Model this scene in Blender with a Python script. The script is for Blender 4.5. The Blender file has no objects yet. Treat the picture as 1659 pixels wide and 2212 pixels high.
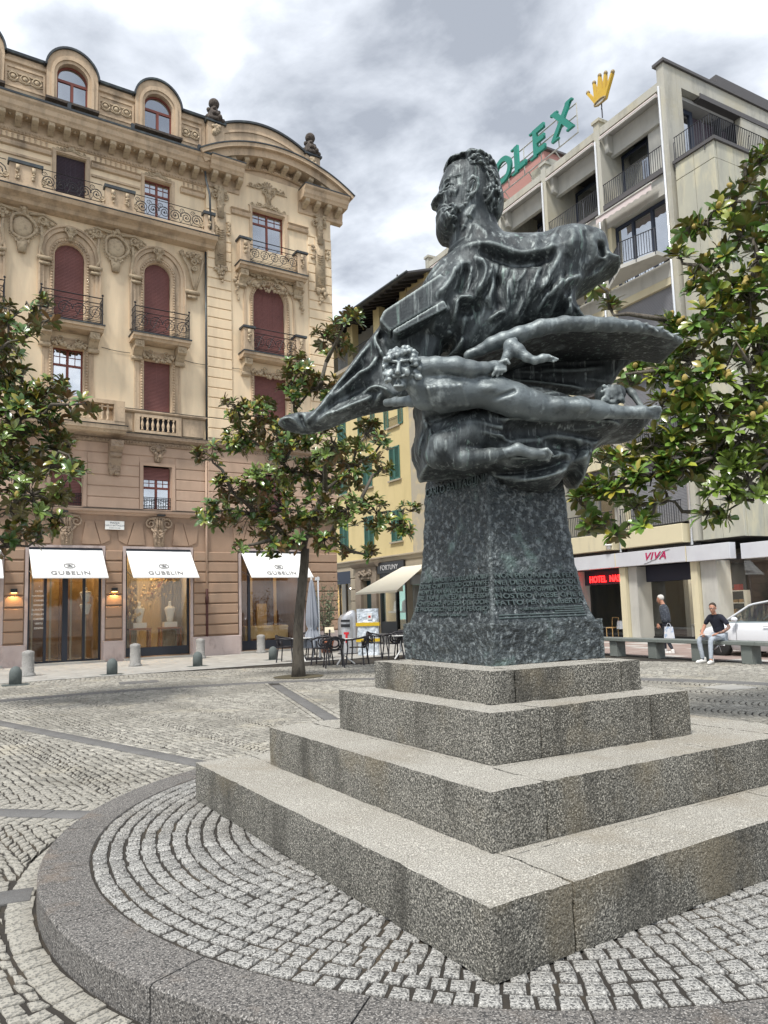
import bpy, math, random
import numpy as np
R_ = math.radians
scene = bpy.context.scene
COL = scene.collection

# ---------------------------------------------------------------- camera
F, PX, PY, CAMH = 1600.0, 829.5, 1148.0, 1.60      # focal length and centre in units of a 1659 x 2212 picture
PITCH, ROLL = R_(6.0), R_(1.75)
cam = bpy.data.cameras.new('camera'); camo = bpy.data.objects.new('camera', cam); COL.objects.link(camo)
cam.sensor_fit = 'HORIZONTAL'; cam.sensor_width = 36; cam.lens = 36 * F / 1659; cam.shift_y = (PY - 1106) / 1659
cam.clip_start = .05; cam.clip_end = 3000
_f = np.array([0, math.cos(PITCH), math.sin(PITCH)]); _r0 = np.array([1., 0, 0]); _u0 = np.cross(_r0, _f)
_r = _r0 * math.cos(ROLL) - _u0 * math.sin(ROLL); _u = _u0 * math.cos(ROLL) + _r0 * math.sin(ROLL)
CPOS = np.array([0, 0, CAMH])
from mathutils import Matrix, Vector, noise as mnoise
camo.matrix_world = Matrix(((_r[0], _u[0], -_f[0], 0), (_r[1], _u[1], -_f[1], 0), (_r[2], _u[2], -_f[2], CAMH), (0, 0, 0, 1)))
scene.camera = camo
def at(x, y, Y):                                     # survey helper: a picture point at a known depth Y -> place in the world
    d = _f + _r * ((x - PX) / F) + _u * ((PY - y) / F); return CPOS + d * (Y / d[1])
def gnd(x, y, z=0.0):
    d = _f + _r * ((x - PX) / F) + _u * ((PY - y) / F); return CPOS + d * ((z - CAMH) / d[2])

# ---------------------------------------------------------------- world: overcast sky over a Nishita sky
SUN_AZ, SUN_EL = R_(-152), R_(58)                    # azimuth from +Y towards +X
w = bpy.data.worlds.new('World'); scene.world = w; w.use_nodes = True
nt = w.node_tree; nt.nodes.clear(); N = nt.nodes.new; L = nt.links.new
out = N('ShaderNodeOutputWorld'); mix = N('ShaderNodeMixShader'); b1 = N('ShaderNodeBackground'); b2 = N('ShaderNodeBackground')
sky = N('ShaderNodeTexSky'); sky.sky_type = 'NISHITA'; sky.sun_disc = False; sky.sun_elevation = SUN_EL; sky.sun_rotation = SUN_AZ % (2 * math.pi)
L(sky.outputs[0], b1.inputs[0]); b1.inputs[1].default_value = .12
tc = N('ShaderNodeTexCoord'); sep = N('ShaderNodeSeparateXYZ'); L(tc.outputs['Generated'], sep.inputs[0])
def mth(op, a, b=None, c=None):
    n = N('ShaderNodeMath'); n.operation = op
    for i, v in enumerate((a, b, c)):
        if v is None: continue
        if isinstance(v, (int, float)): n.inputs[i].default_value = v
        else: L(v, n.inputs[i])
    return n.outputs[0]
zz = mth('ADD', mth('MAXIMUM', sep.outputs[2], 0.0), .42)
cmb = N('ShaderNodeCombineXYZ'); L(mth('DIVIDE', sep.outputs[0], zz), cmb.inputs[0]); L(mth('DIVIDE', sep.outputs[1], zz), cmb.inputs[1])
def wnoise(scale, det, rough, dist, off):
    mp = N('ShaderNodeMapping'); L(cmb.outputs[0], mp.inputs[0]); mp.inputs['Location'].default_value = off; mp.inputs['Rotation'].default_value = (0, 0, R_(35)); mp.inputs['Scale'].default_value = (1, 1.35, 1)
    n = N('ShaderNodeTexNoise'); L(mp.outputs[0], n.inputs['Vector']); n.inputs['Scale'].default_value = scale; n.inputs['Detail'].default_value = det
    n.inputs['Roughness'].default_value = rough; n.inputs['Distortion'].default_value = dist; return n.outputs['Fac']
n1 = wnoise(2.1, 10, .57, .35, (3.1, 1.7, 0)); n2 = wnoise(5.2, 8, .55, .3, (9, 4, 0))
s_ = mth('ADD', mth('MULTIPLY', n1, .64), mth('MULTIPLY', n2, .36))
cr = N('ShaderNodeValToRGB'); L(s_, cr.inputs[0]); e = cr.color_ramp.elements
e[0].position = .36; e[0].color = (1.0, 1.0, 1.0, 1)
e[1].position = .605; e[1].color = (.24, .255, .28, 1)
k = e.new(.425); k.color = (.70, .73, .77, 1)
k = e.new(.505); k.color = (.46, .48, .51, 1)
L(cr.outputs[0], b2.inputs[0]); b2.inputs[1].default_value = .76
mix.inputs[0].default_value = .90; L(b1.outputs[0], mix.inputs[1]); L(b2.outputs[0], mix.inputs[2]); L(mix.outputs[0], out.inputs[0])

sl = bpy.data.lights.new('sun', 'SUN'); so = bpy.data.objects.new('sun', sl); COL.objects.link(so)
sl.energy = 1.5; sl.angle = R_(10); sl.color = (1, .96, .9)
sv = Vector((math.sin(SUN_AZ) * math.cos(SUN_EL), math.cos(SUN_AZ) * math.cos(SUN_EL), math.sin(SUN_EL)))
so.rotation_euler = (-sv).to_track_quat('-Z', 'Y').to_euler(); so.location = (-10, -20, 40)
vs = scene.view_settings; vs.view_transform = 'Standard'; vs.look = 'None'; vs.gamma = 1; vs.exposure = 1.40; vs.use_curve_mapping = False
scene.render.engine = 'CYCLES'

# ---------------------------------------------------------------- materials
def rgb(c): return (c[0], c[1], c[2], 1)
def mat(name, col, rough=.7, metal=0, spots=(), bump=(), island=0, spec=.5, coord='Object', emit=None, streak=None, trans=0):
    """spots: (scale, lo, hi, colour, strength[, stretch]) noise patches; bump: (scale, depth[, kind])"""
    m = bpy.data.materials.new(name); m.use_nodes = True; t = m.node_tree; n = t.nodes; l = t.links
    P = n['Principled BSDF']; P.inputs['Roughness'].default_value = rough; P.inputs['Metallic'].default_value = metal
    P.inputs['Specular IOR Level'].default_value = spec
    tc = n.new('ShaderNodeTexCoord'); cur = None
    vec = tc.outputs[coord]
    base = n.new('ShaderNodeRGB'); base.outputs[0].default_value = rgb(col); cur = base.outputs[0]
    if island:
        g = n.new('ShaderNodeNewGeometry'); mr = n.new('ShaderNodeMapRange'); l.new(g.outputs['Random Per Island'], mr.inputs[0])
        mr.inputs[3].default_value = 1 - island; mr.inputs[4].default_value = 1 + island
        hs = n.new('ShaderNodeHueSaturation'); l.new(mr.outputs[0], hs.inputs['Value']); l.new(cur, hs.inputs['Color']); cur = hs.outputs[0]
    for s in spots:
        sc, lo, hi, c, st = s[:5]; stretch = s[5] if len(s) > 5 else None
        no = n.new('ShaderNodeTexNoise'); no.inputs['Scale'].default_value = sc; no.inputs['Detail'].default_value = 5; no.inputs['Roughness'].default_value = .6
        v = vec
        if stretch:
            mp = n.new('ShaderNodeMapping'); mp.inputs['Scale'].default_value = stretch; l.new(vec, mp.inputs[0]); v = mp.outputs[0]
        l.new(v, no.inputs['Vector'])
        mr = n.new('ShaderNodeMapRange'); l.new(no.outputs['Fac'], mr.inputs[0]); mr.inputs[1].default_value = lo; mr.inputs[2].default_value = hi; mr.inputs[4].default_value = st
        mx = n.new('ShaderNodeMix'); mx.data_type = 'RGBA'; l.new(mr.outputs[0], mx.inputs[0]); l.new(cur, mx.inputs[6]); mx.inputs[7].default_value = rgb(c); cur = mx.outputs[2]
    l.new(cur, P.inputs['Base Color'])
    prev = None
    for b in bump:
        sc, dp = b[:2]; kind = b[2] if len(b) > 2 else 'noise'
        if kind == 'voro':
            no = n.new('ShaderNodeTexVoronoi'); no.inputs['Scale'].default_value = sc; o = no.outputs['Distance']
        else:
            no = n.new('ShaderNodeTexNoise'); no.inputs['Scale'].default_value = sc; no.inputs['Detail'].default_value = 4; o = no.outputs['Fac']
        v = vec
        if len(b) > 3:
            mp = n.new('ShaderNodeMapping'); mp.inputs['Scale'].default_value = b[3]; l.new(vec, mp.inputs[0]); v = mp.outputs[0]
        l.new(v, no.inputs['Vector'])
        bp = n.new('ShaderNodeBump'); bp.inputs['Strength'].default_value = 1; bp.inputs['Distance'].default_value = dp; l.new(o, bp.inputs['Height'])
        if prev: l.new(prev, bp.inputs['Normal'])
        prev = bp.outputs[0]
    if prev: l.new(prev, P.inputs['Normal'])
    if emit: P.inputs['Emission Color'].default_value = rgb(emit[0]); P.inputs['Emission Strength'].default_value = emit[1]
    if trans: P.inputs['Transmission Weight'].default_value = trans
    return m
def glass(name, tint=(.8, .85, .86), refl=.12, edge=.35):
    m = bpy.data.materials.new(name); m.use_nodes = True; t = m.node_tree; n = t.nodes; l = t.links; n.clear()
    o = n.new('ShaderNodeOutputMaterial'); tr = n.new('ShaderNodeBsdfTransparent'); gl = n.new('ShaderNodeBsdfGlossy'); mx = n.new('ShaderNodeMixShader')
    tr.inputs[0].default_value = rgb(tint); gl.inputs['Roughness'].default_value = .02; gl.inputs[0].default_value = (.95, .97, 1, 1)
    lw = n.new('ShaderNodeLayerWeight'); lw.inputs[0].default_value = .25
    a = n.new('ShaderNodeMath'); a.operation = 'MULTIPLY_ADD'; l.new(lw.outputs['Facing'], a.inputs[0]); a.inputs[1].default_value = edge; a.inputs[2].default_value = refl
    l.new(a.outputs[0], mx.inputs[0]); l.new(tr.outputs[0], mx.inputs[1]); l.new(gl.outputs[0], mx.inputs[2]); l.new(mx.outputs[0], o.inputs[0])
    return m

# ---------------------------------------------------------------- mesh builder
class MB:
    def __init__(s): s.v = []; s.f = []
    def add(s, vs, fs):
        b = len(s.v); s.v.extend([tuple(map(float, p)) for p in vs]); s.f.extend([tuple(b + i for i in f) for f in fs]); return s
    def box(s, x0, x1, o0, o1, z0, z1):              # o = how far in front of the local plane (towards -y)
        x0, x1 = min(x0, x1), max(x0, x1); y0, y1 = sorted((-o1, -o0)); z0, z1 = min(z0, z1), max(z0, z1)
        return s.add([(x0, y0, z0), (x1, y0, z0), (x1, y1, z0), (x0, y1, z0), (x0, y0, z1), (x1, y0, z1), (x1, y1, z1), (x0, y1, z1)],
                     [(0, 3, 2, 1), (4, 5, 6, 7), (0, 1, 5, 4), (1, 2, 6, 5), (2, 3, 7, 6), (3, 0, 4, 7)])
    def bbox(s, x0, x1, o0, o1, z0, z1, c=.02):      # box whose front face is chamfered
        y0, y1 = -o1, -o0
        return s.add([(x0, y1, z0), (x1, y1, z0), (x1, y1, z1), (x0, y1, z1), (x0, y0 + c, z0), (x1, y0 + c, z0), (x1, y0 + c, z1), (x0, y0 + c, z1),
                      (x0 + c, y0, z0 + c), (x1 - c, y0, z0 + c), (x1 - c, y0, z1 - c), (x0 + c, y0, z1 - c)],
                     [(0, 4, 5, 1)[::-1], (1, 5, 6, 2)[::-1], (2, 6, 7, 3)[::-1], (3, 7, 4, 0)[::-1], (4, 8, 9, 5)[::-1], (5, 9, 10, 6)[::-1], (6, 10, 11, 7)[::-1], (7, 11, 8, 4)[::-1], (8, 9, 10, 11)])
    def prism(s, poly, o0, o1):                      # polygon in (x,z) given depth
        n = len(poly); a = [(x, -o1, z) for x, z in poly] + [(x, -o0, z) for x, z in poly]
        return s.add(a, [tuple(range(n)), tuple(range(2 * n - 1, n - 1, -1))] + [(i, n + i, n + (i + 1) % n, (i + 1) % n) for i in range(n)])
    def band(s, inner, outer, o0, o1, closed=False): # strip between two polylines in (x,z), given depth
        n = len(inner); m = n if closed else n - 1
        a = [(x, -o1, z) for x, z in inner] + [(x, -o1, z) for x, z in outer] + [(x, -o0, z) for x, z in inner] + [(x, -o0, z) for x, z in outer]
        fs = []
        for i in range(m):
            j = (i + 1) % n
            fs += [(i, j, n + j, n + i), (2 * n + i, 3 * n + i, 3 * n + j, 2 * n + j), (i, 2 * n + i, 2 * n + j, j), (n + i, n + j, 3 * n + j, 3 * n + i)]
        if not closed: fs += [(0, n, 3 * n, 2 * n), (n - 1, 3 * n - 1, 4 * n - 1, 2 * n - 1)]
        return s.add(a, fs)
    def sweep(s, prof, x0, x1):                      # cornice: profile (out, z) run along x
        n = len(prof); a = [(x0, -o, z) for o, z in prof] + [(x1, -o, z) for o, z in prof]
        return s.add(a, [(i, n + i, n + (i + 1) % n, (i + 1) % n) for i in range(n)] + [tuple(range(n - 1, -1, -1)), tuple(range(n, 2 * n))])
    def tube(s, pts, r, n=6, cap=True):
        P = [np.array(p, float) for p in pts]; rs = r if isinstance(r, (list, tuple)) else [r] * len(P); b = len(s.v); up = None
        for i, p in enumerate(P):
            d = P[min(i + 1, len(P) - 1)] - P[max(i - 1, 0)]; d /= (np.linalg.norm(d) + 1e-9)
            if up is None: up = np.cross(d, [0, 0, 1.] if abs(d[2]) < .9 else [1., 0, 0])
            a = up - d * np.dot(up, d); a /= (np.linalg.norm(a) + 1e-9); up = a; c = np.cross(d, a)
            for k in range(n):
                t = 2 * math.pi * k / n; s.v.append(tuple(p + rs[i] * (a * math.cos(t) + c * math.sin(t))))
        for i in range(len(P) - 1):
            for k in range(n):
                s.f.append((b + i * n + k, b + i * n + (k + 1) % n, b + (i + 1) * n + (k + 1) % n, b + (i + 1) * n + k))
        if cap: s.f.append(tuple(b + k for k in range(n - 1, -1, -1))); s.f.append(tuple(b + (len(P) - 1) * n + k for k in range(n)))
        return s
    def lathe(s, prof, c=(0, 0, 0), n=16):           # profile (r, z)
        b = len(s.v)
        for r, z in prof:
            for k in range(n): t = 2 * math.pi * k / n; s.v.append((c[0] + r * math.cos(t), c[1] + r * math.sin(t), c[2] + z))
        for i in range(len(prof) - 1):
            for k in range(n): s.f.append((b + i * n + k, b + i * n + (k + 1) % n, b + (i + 1) * n + (k + 1) % n, b + (i + 1) * n + k))
        s.f.append(tuple(b + k for k in range(n - 1, -1, -1))); s.f.append(tuple(b + (len(prof) - 1) * n + k for k in range(n)))
        return s
    def ball(s, c, r, n=8, m=6):
        r = r if isinstance(r, (list, tuple)) else (r, r, r); b = len(s.v)
        for i in range(m + 1):
            a = math.pi * i / m - math.pi / 2
            for k in range(n): t = 2 * math.pi * k / n; s.v.append((c[0] + r[0] * math.cos(a) * math.cos(t), c[1] + r[1] * math.cos(a) * math.sin(t), c[2] + r[2] * math.sin(a)))
        for i in range(m):
            for k in range(n): s.f.append((b + i * n + k, b + i * n + (k + 1) % n, b + (i + 1) * n + (k + 1) % n, b + (i + 1) * n + k))
        return s
    def mesh(s, name, smooth=False):
        me = bpy.data.meshes.new(name); me.from_pydata(s.v, [], s.f); me.update()
        if smooth: me.polygons.foreach_set('use_smooth', [True] * len(me.polygons))
        return me
def npmesh(name, V, Fq, smooth=False):               # V (n,3), Fq (m,4) or (m,3)
    me = bpy.data.meshes.new(name); k = Fq.shape[1]
    me.vertices.add(len(V)); me.vertices.foreach_set('co', np.ascontiguousarray(V, np.float32).ravel())
    me.loops.add(Fq.size); me.loops.foreach_set('vertex_index', np.ascontiguousarray(Fq, np.int32).ravel())
    me.polygons.add(len(Fq)); me.polygons.foreach_set('loop_start', np.arange(0, Fq.size, k, dtype=np.int32)); me.polygons.foreach_set('loop_total', np.full(len(Fq), k, np.int32))
    if smooth: me.polygons.foreach_set('use_smooth', np.ones(len(Fq), bool))
    me.update(calc_edges=True); return me
def tag(o, label=None, cat=None, group=None, kind=None):
    for k, v in (('label', label), ('category', cat), ('group', group), ('kind', kind)):
        if v: o[k] = v
    return o
def obj(name, mb, m, parent=None, loc=None, rz=0, smooth=False, **kw):
    me = mb.mesh(name, smooth) if isinstance(mb, MB) else mb
    if m is not None and not me.materials: me.materials.append(m)
    o = bpy.data.objects.new(name, me); COL.objects.link(o)
    if parent: o.parent = parent
    if loc is not None: o.location = loc
    if rz: o.rotation_euler = (0, 0, rz)
    return tag(o, **kw)
def empty(name, loc, rz=0, **kw):
    o = bpy.data.objects.new(name, None); COL.objects.link(o); o.location = loc; o.rotation_euler = (0, 0, rz); o.empty_display_size = .2
    return tag(o, **kw)
KIDS = {}
def copy_tree(o, parent=None, **kw):
    c = o.copy(); COL.objects.link(c); c.parent = parent
    for ch in list(o.children): copy_tree(ch, c)
    return tag(c, **kw)
def text(name, s, size, m, parent, loc, rot, align='CENTER', ext=.004, sx=1, shear=0, space=1, off=0):
    cu = bpy.data.curves.new(name, 'FONT'); cu.body = s; cu.size = size; cu.extrude = ext; cu.align_x = align; cu.align_y = 'CENTER'; cu.shear = shear; cu.space_character = space; cu.offset = off
    t = bpy.data.objects.new('tmp', cu); COL.objects.link(t); bpy.context.view_layer.update()
    me = bpy.data.meshes.new_from_object(t.evaluated_get(bpy.context.evaluated_depsgraph_get())); bpy.data.objects.remove(t)
    if not me.materials: me.materials.append(m)
    else: me.materials[0] = m
    me.name = name; o = bpy.data.objects.new(name, me); COL.objects.link(o); o.parent = parent; o.location = loc; o.rotation_euler = rot; o.scale = (sx, 1, 1); return o
rnd = random.Random(7); rng = np.random.default_rng(7)
def vnoise(P, seed=0):                               # value noise on (n,3) points, range -1..1
    P = np.asarray(P, float); i = np.floor(P).astype(np.int64); f = P - i; f = f * f * (3 - 2 * f); o = 0
    for dx in (0, 1):
        for dy in (0, 1):
            for dz in (0, 1):
                h = ((i[..., 0] + dx) * 374761393 + (i[..., 1] + dy) * 668265263 + (i[..., 2] + dz) * 2147483647 + seed * 974711) & 0xffffffff
                h = ((h ^ (h >> 13)) * 1274126177) & 0xffffffff; h = ((h ^ (h >> 16)) & 0xffff) / 32767.5 - 1
                o = o + h * (f[..., 0] if dx else 1 - f[..., 0]) * (f[..., 1] if dy else 1 - f[..., 1]) * (f[..., 2] if dz else 1 - f[..., 2])
    return o
def fbm(P, seed=0, oct=3):
    P = np.asarray(P, float); return sum(vnoise(P * 2 ** k, seed + k) * .5 ** k for k in range(oct))
# ---------------------------------------------------------------- ground and plaza paving
MC = np.array([.80, 5.60])                           # centre of the monument
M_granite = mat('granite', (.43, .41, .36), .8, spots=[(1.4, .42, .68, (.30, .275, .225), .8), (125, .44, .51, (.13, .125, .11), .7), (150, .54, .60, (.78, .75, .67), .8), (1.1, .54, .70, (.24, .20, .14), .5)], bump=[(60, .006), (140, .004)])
M_riser = mat('shade toned rock faced granite', (.26, .25, .22), .85, spots=[(1.3, .42, .66, (.14, .13, .105), .8, (1, 1, .4)), (95, .44, .52, (.04, .04, .033), .85), (125, .54, .60, (.62, .59, .51), .8), (3.5, .50, .68, (.05, .047, .038), .75, (1, 1, .22)), (1.4, .55, .68, (.24, .20, .13), .5)], bump=[(55, .022), (120, .010)])  # darker than the tops: shade of upright faces put into the colour, plus dirt
M_kerb = mat('kerb granite', (.165, .155, .143), .85, spots=[(1.5, .45, .7, (.09, .083, .075), .7), (90, .48, .56, (.03, .03, .03), .85), (120, .55, .62, (.46, .44, .41), .8), (3, .55, .7, (.24, .18, .13), .4)], bump=[(70, .008), (150, .004)])
M_cobble = mat('granite setts', (.32, .315, .295), .8, spots=[(1.1, .45, .7, (.20, .18, .145), .7), (95, .47, .55, (.045, .045, .045), .85), (120, .55, .62, (.66, .65, .61), .8)], bump=[(60, .006), (20, .006)], island=.30)
M_cobble2 = mat('pale granite setts', (.37, .352, .305), .8, spots=[(.5, .42, .68, (.21, .198, .165), .8), (75, .50, .58, (.09, .09, .085), .7), (.9, .56, .72, (.44, .40, .31), .6)], bump=[(60, .005)], island=.34)
M_grout = mat('grout', (.030, .026, .021), .95, spots=[(3, .5, .7, (.085, .065, .04), .7)], bump=[(60, .006)])
M_band = mat('dark stone bands', (.11, .108, .105), .8, spots=[(3, .45, .7, (.17, .165, .16), .7), (200, .52, .6, (.26, .26, .25), .5)], bump=[(90, .002)], island=.2)
M_flag = mat('flagstone', (.36, .35, .32), .8, spots=[(.8, .4, .7, (.30, .29, .27), .7), (2.2, .5, .7, (.52, .51, .48), .5)], bump=[(60, .002)], island=.14)
M_soil = mat('outer ground', (.27, .265, .25), .9, spots=[(.4, .4, .7, (.17, .165, .16), .7)], bump=[(30, .01)])
M_red = mat('reddish porphyry', (.27, .20, .175), .8, spots=[(1.5, .45, .7, (.36, .31, .28), .7, (1, 3, 1))], bump=[(40, .003)], island=.25)
g = MB(); g.add([(-900, -900, -.03), (900, -900, -.03), (900, 900, -.03), (-900, 900, -.03)], [(0, 1, 2, 3)])
ground = obj('ground', g, M_soil, kind='structure')
g = MB(); pts = [(-1 + 24 * math.cos(a), 8 + 24 * math.sin(a), 0) for a in np.linspace(0, 2 * math.pi, 96, endpoint=False)]
g.add(pts, [tuple(range(96))]); plaza = obj('plaza_pavement', g, M_grout, kind='structure')

def stones(Q, z0, h, inset=.009, ch=.004, jit=.004, hj=.0015):
    """Q (n,4,2) quads -> one mesh of bevelled setts"""
    n = len(Q); c = Q.mean(1, keepdims=True); d = Q - c; ln = np.linalg.norm(d, axis=2, keepdims=True)
    A = c + d * (1 - inset * 1.4 / ln) + rng.normal(0, jit, Q.shape); B = c + (A - c) * (1 - ch * 1.6 / ln); top = z0 + h + rng.normal(0, hj, (n, 1, 1)) + rng.normal(0, hj * .5, (n, 4, 1))
    V = np.concatenate([np.concatenate([A, np.full((n, 4, 1), z0 - .005)], 2), np.concatenate([A, top - ch * .7], 2), np.concatenate([B, top], 2)], 1).reshape(-1, 3)
    f = []
    for i in range(4):
        j = (i + 1) % 4; f += [(i, j, 4 + j, 4 + i), (4 + i, 4 + j, 8 + j, 8 + i)]
    f.append((8, 9, 10, 11)); f = np.array(f)
    return V, (f[None] + (np.arange(n) * 12)[:, None, None]).reshape(-1, 4)
def ordered(Q):                                      # make every quad anticlockwise
    a = Q - Q.mean(1, keepdims=True); s = (a[:, 0, 0] * a[:, 1, 1] - a[:, 0, 1] * a[:, 1, 0]) < 0; Q[s] = Q[s][:, ::-1]; return Q
def single_setts(Q, z0, h, m, parent, name):         # the setts that show largest, each an object of its own
    for q in Q:
        V, Fq = stones(q[None], z0, h); c = q.mean(0); V[:, 0] -= c[0]; V[:, 1] -= c[1]
        obj(name, npmesh(name, V, Fq), m, parent, loc=(c[0], c[1], 0))
def view_order(Q, z):                                # the setts nearest the photographer come first, those out of sight last
    c = Q.mean(1); P = np.concatenate([c, np.full((len(c), 1), z)], 1) - CPOS; d = P @ _f; x = PX + F * (P @ _r) / d; y = PY - F * (P @ _u) / d
    ok = (d > .3) & (x > -5) & (x < 1665) & (y < 2217); return np.argsort(np.where(ok, d, 1e6))
# raised round platform
ZP = .16; RO, RI = 3.08, 2.80
pc = empty('round_platform', (0, 0, 0), kind='structure')
g = MB(); n = 120; an = [2 * math.pi * i / n for i in range(n)]
g.add([(MC[0] + (RI + .1) * math.cos(a), MC[1] + (RI + .1) * math.sin(a), ZP - .010) for a in an], [tuple(range(n))]); obj('mortar_bed', g, M_grout, pc)
nk = 22
for k in range(nk):                                  # kerb stones
    a0 = 2 * math.pi * k / nk + .0015 + .1; a1 = 2 * math.pi * (k + 1) / nk - .0015 + .1; g = MB(); m_ = 7
    ang = np.linspace(a0, a1, m_)
    def rg(r, z): return [(MC[0] + r * math.cos(a), MC[1] + r * math.sin(a), z) for a in ang]
    V = rg(RO, -.02) + rg(RO, ZP - .012) + rg(RO - .012, ZP) + rg(RI + .006, ZP) + rg(RI, ZP - .01) + rg(RI, -.02)
    fs = []
    for r in range(6):
        s = (r + 1) % 6
        for i in range(m_ - 1): fs.append((r * m_ + i, r * m_ + i + 1, s * m_ + i + 1, s * m_ + i))
    fs += [tuple(r * m_ for r in range(6)), tuple(r * m_ + m_ - 1 for r in range(5, -1, -1))]
    g.add(V, fs); obj('kerb_stone', g, M_kerb, pc)
Q = []
r = RI - .008
while r > 1.2:
    p_ = .094; circ = 2 * math.pi * r; m_ = int(circ / .096); w0 = rng.uniform(.8, 1.2, m_); w0 = np.cumsum(w0) / w0.sum() * 2 * math.pi + rng.uniform(0, 6)
    w1 = np.append(w0[1:], w0[0] + 2 * math.pi)
    for a, b in zip(w0, w1):
        Q.append([[MC[0] + r * math.cos(a), MC[1] + r * math.sin(a)], [MC[0] + r * math.cos(b), MC[1] + r * math.sin(b)], [MC[0] + (r - p_) * math.cos(b), MC[1] + (r - p_) * math.sin(b)], [MC[0] + (r - p_) * math.cos(a), MC[1] + (r - p_) * math.sin(a)]])
    r -= p_
Q = ordered(np.array(Q)); o_ = view_order(Q, ZP); Q = Q[o_]
single_setts(Q[:300], ZP - .010, .0105, M_cobble, pc, 'granite_sett')
V, Fq = stones(Q[300:], ZP - .010, .0105); obj('granite_setts', npmesh('granite_setts', V, Fq), M_cobble, pc, kind='stuff')
# radial dark bands and the outer dark circle
OC = np.array([-1.0, 6.5]); ROUT = 10.7
baz = [R_(-79 + 31.2 * i) for i in range(-3, 9)]
def band_dist(P):                                    # distance to the nearest radial band axis
    d = P - MC; best = np.full(len(P), 9.)
    for a in baz:
        u = np.array([math.sin(a), math.cos(a)]); along = d @ u; perp = np.abs(d @ np.array([u[1], -u[0]])); best = np.where(along > 0, np.minimum(best, perp), best)
    return best
Q = []
Wc, Rc, pitch = 1.00, .70, .098; ca, sa = math.cos(R_(38)), math.sin(R_(38)); h0 = math.sqrt(Rc * Rc - Wc * Wc / 4); tmax = math.asin(Wc / 2 / Rc)
th = np.linspace(-tmax, tmax, 13)
for kx in range(-24, 25):
    for ky in range(-260, 261):
        tj = th + np.concatenate([[0], rng.normal(0, .012, 11), [0]]); xs = Rc * np.sin(tj) + kx * Wc; ys = Rc * np.cos(tj) - h0 + ky * pitch
        cx, cy = kx * Wc, ky * pitch; wx, wy = ca * cx - sa * cy, sa * cx + ca * cy + 6
        if wy < .5 or wy > 19 or abs(wx) > 13: continue
        X = ca * xs - sa * ys; Y = sa * xs + ca * ys + 6; X2 = ca * xs - sa * (ys + pitch); Y2 = sa * xs + ca * (ys + pitch) + 6
        Q.append(np.stack([np.stack([X[:-1], Y[:-1]], 1), np.stack([X[1:], Y[1:]], 1), np.stack([X2[1:], Y2[1:]], 1), np.stack([X2[:-1], Y2[:-1]], 1)], 1))
Q = np.concatenate(Q); c = Q.mean(1); rr = np.linalg.norm(c - MC, axis=1); ro = np.linalg.norm(c - OC, axis=1)
ok = (rr > RO + .08) & (ro < ROUT) & (band_dist(c) > .27); Q = ordered(Q[ok])
dv_ = Q - MC; rv = np.linalg.norm(dv_, axis=2, keepdims=True); Q = MC + dv_ / rv * np.maximum(rv, RO + .165)
sz = np.linalg.norm(Q[:, 2] - Q[:, 0], axis=1); ar_ = np.abs(np.cross(Q[:, 2] - Q[:, 0], Q[:, 3] - Q[:, 1])) / 2; Q = Q[ar_ > .0010]
# courses of setts hugging the platform kerb and the bands
E2 = []
for r in (RO + .095,):
    m_ = int(2 * math.pi * r / .10)
    for i in range(m_):
        a, b = 2 * math.pi * i / m_, 2 * math.pi * (i + 1) / m_; E2.append([[MC[0] + q * math.cos(t), MC[1] + q * math.sin(t)] for q, t in ((r + .068, a), (r + .068, b), (r - .088, b), (r - .088, a))])
for a in baz:
    u = np.array([math.sin(a), math.cos(a)]); v_ = np.array([u[1], -u[0]]); s = RO + .17
    while s < 14:
        ln = rng.uniform(.10, .14)
        for sd in (-1, 1):
            for (p0, p1) in ((.115, .205), (.205, .29)): E2.append([MC + u * s + v_ * sd * p0, MC + u * (s + ln) + v_ * sd * p0, MC + u * (s + ln) + v_ * sd * p1, MC + u * s + v_ * sd * p1])
        s += ln
E2 = ordered(np.array(E2)); E2 = E2[np.linalg.norm(E2.mean(1) - OC, axis=1) < ROUT]
Q = np.concatenate([Q, E2]); Q = Q[view_order(Q, 0)]
vis = Q[:300]
single_setts(vis, 0, .010, M_cobble2, plaza, 'granite_sett')
V, Fq = stones(Q[300:], 0, .010, .0115); obj('granite_setts', npmesh('granite_setts', V, Fq), M_cobble2, plaza, kind='stuff')
B2 = []
for a in baz:
    u = np.array([math.sin(a), math.cos(a)]); v_ = np.array([u[1], -u[0]]); s = RO + .03
    while s < 14:
        B2.append([MC + u * s + v_ * .11, MC + u * (s + .6) + v_ * .11, MC + u * (s + .6) - v_ * .11, MC + u * s - v_ * .11]); s += .6
B2 = ordered(np.array(B2)); B2 = B2[np.linalg.norm(B2.mean(1) - OC, axis=1) < ROUT - .2]
for q in B2[view_order(B2, 0)][:90]:
    V, Fq = stones(q[None], 0, .012, .003, .004, 0, 0); obj('band_slab', npmesh('band_slab', V, Fq), M_band, plaza)
def ringstones(r0, r1, ln, c0, rows, arc=(-60, 240)):
    S = []; p_ = (r1 - r0) / rows
    for i in range(rows):
        r = r0 + i * p_; m_ = int(R_(arc[1] - arc[0]) * r / ln); t = np.linspace(R_(arc[0]), R_(arc[1]), m_ + 1) + rng.uniform(0, ln / r)
        for a, b in zip(t[:-1], t[1:]): S.append([[c0[0] + q * math.cos(s), c0[1] + q * math.sin(s)] for q, s in ((r, a), (r, b), (r + p_, b), (r + p_, a))])
    return ordered(np.array(S))
S = ringstones(ROUT, ROUT + .5, .55, OC, 2, (20, 165)); S = S[view_order(S, 0)]
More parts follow.
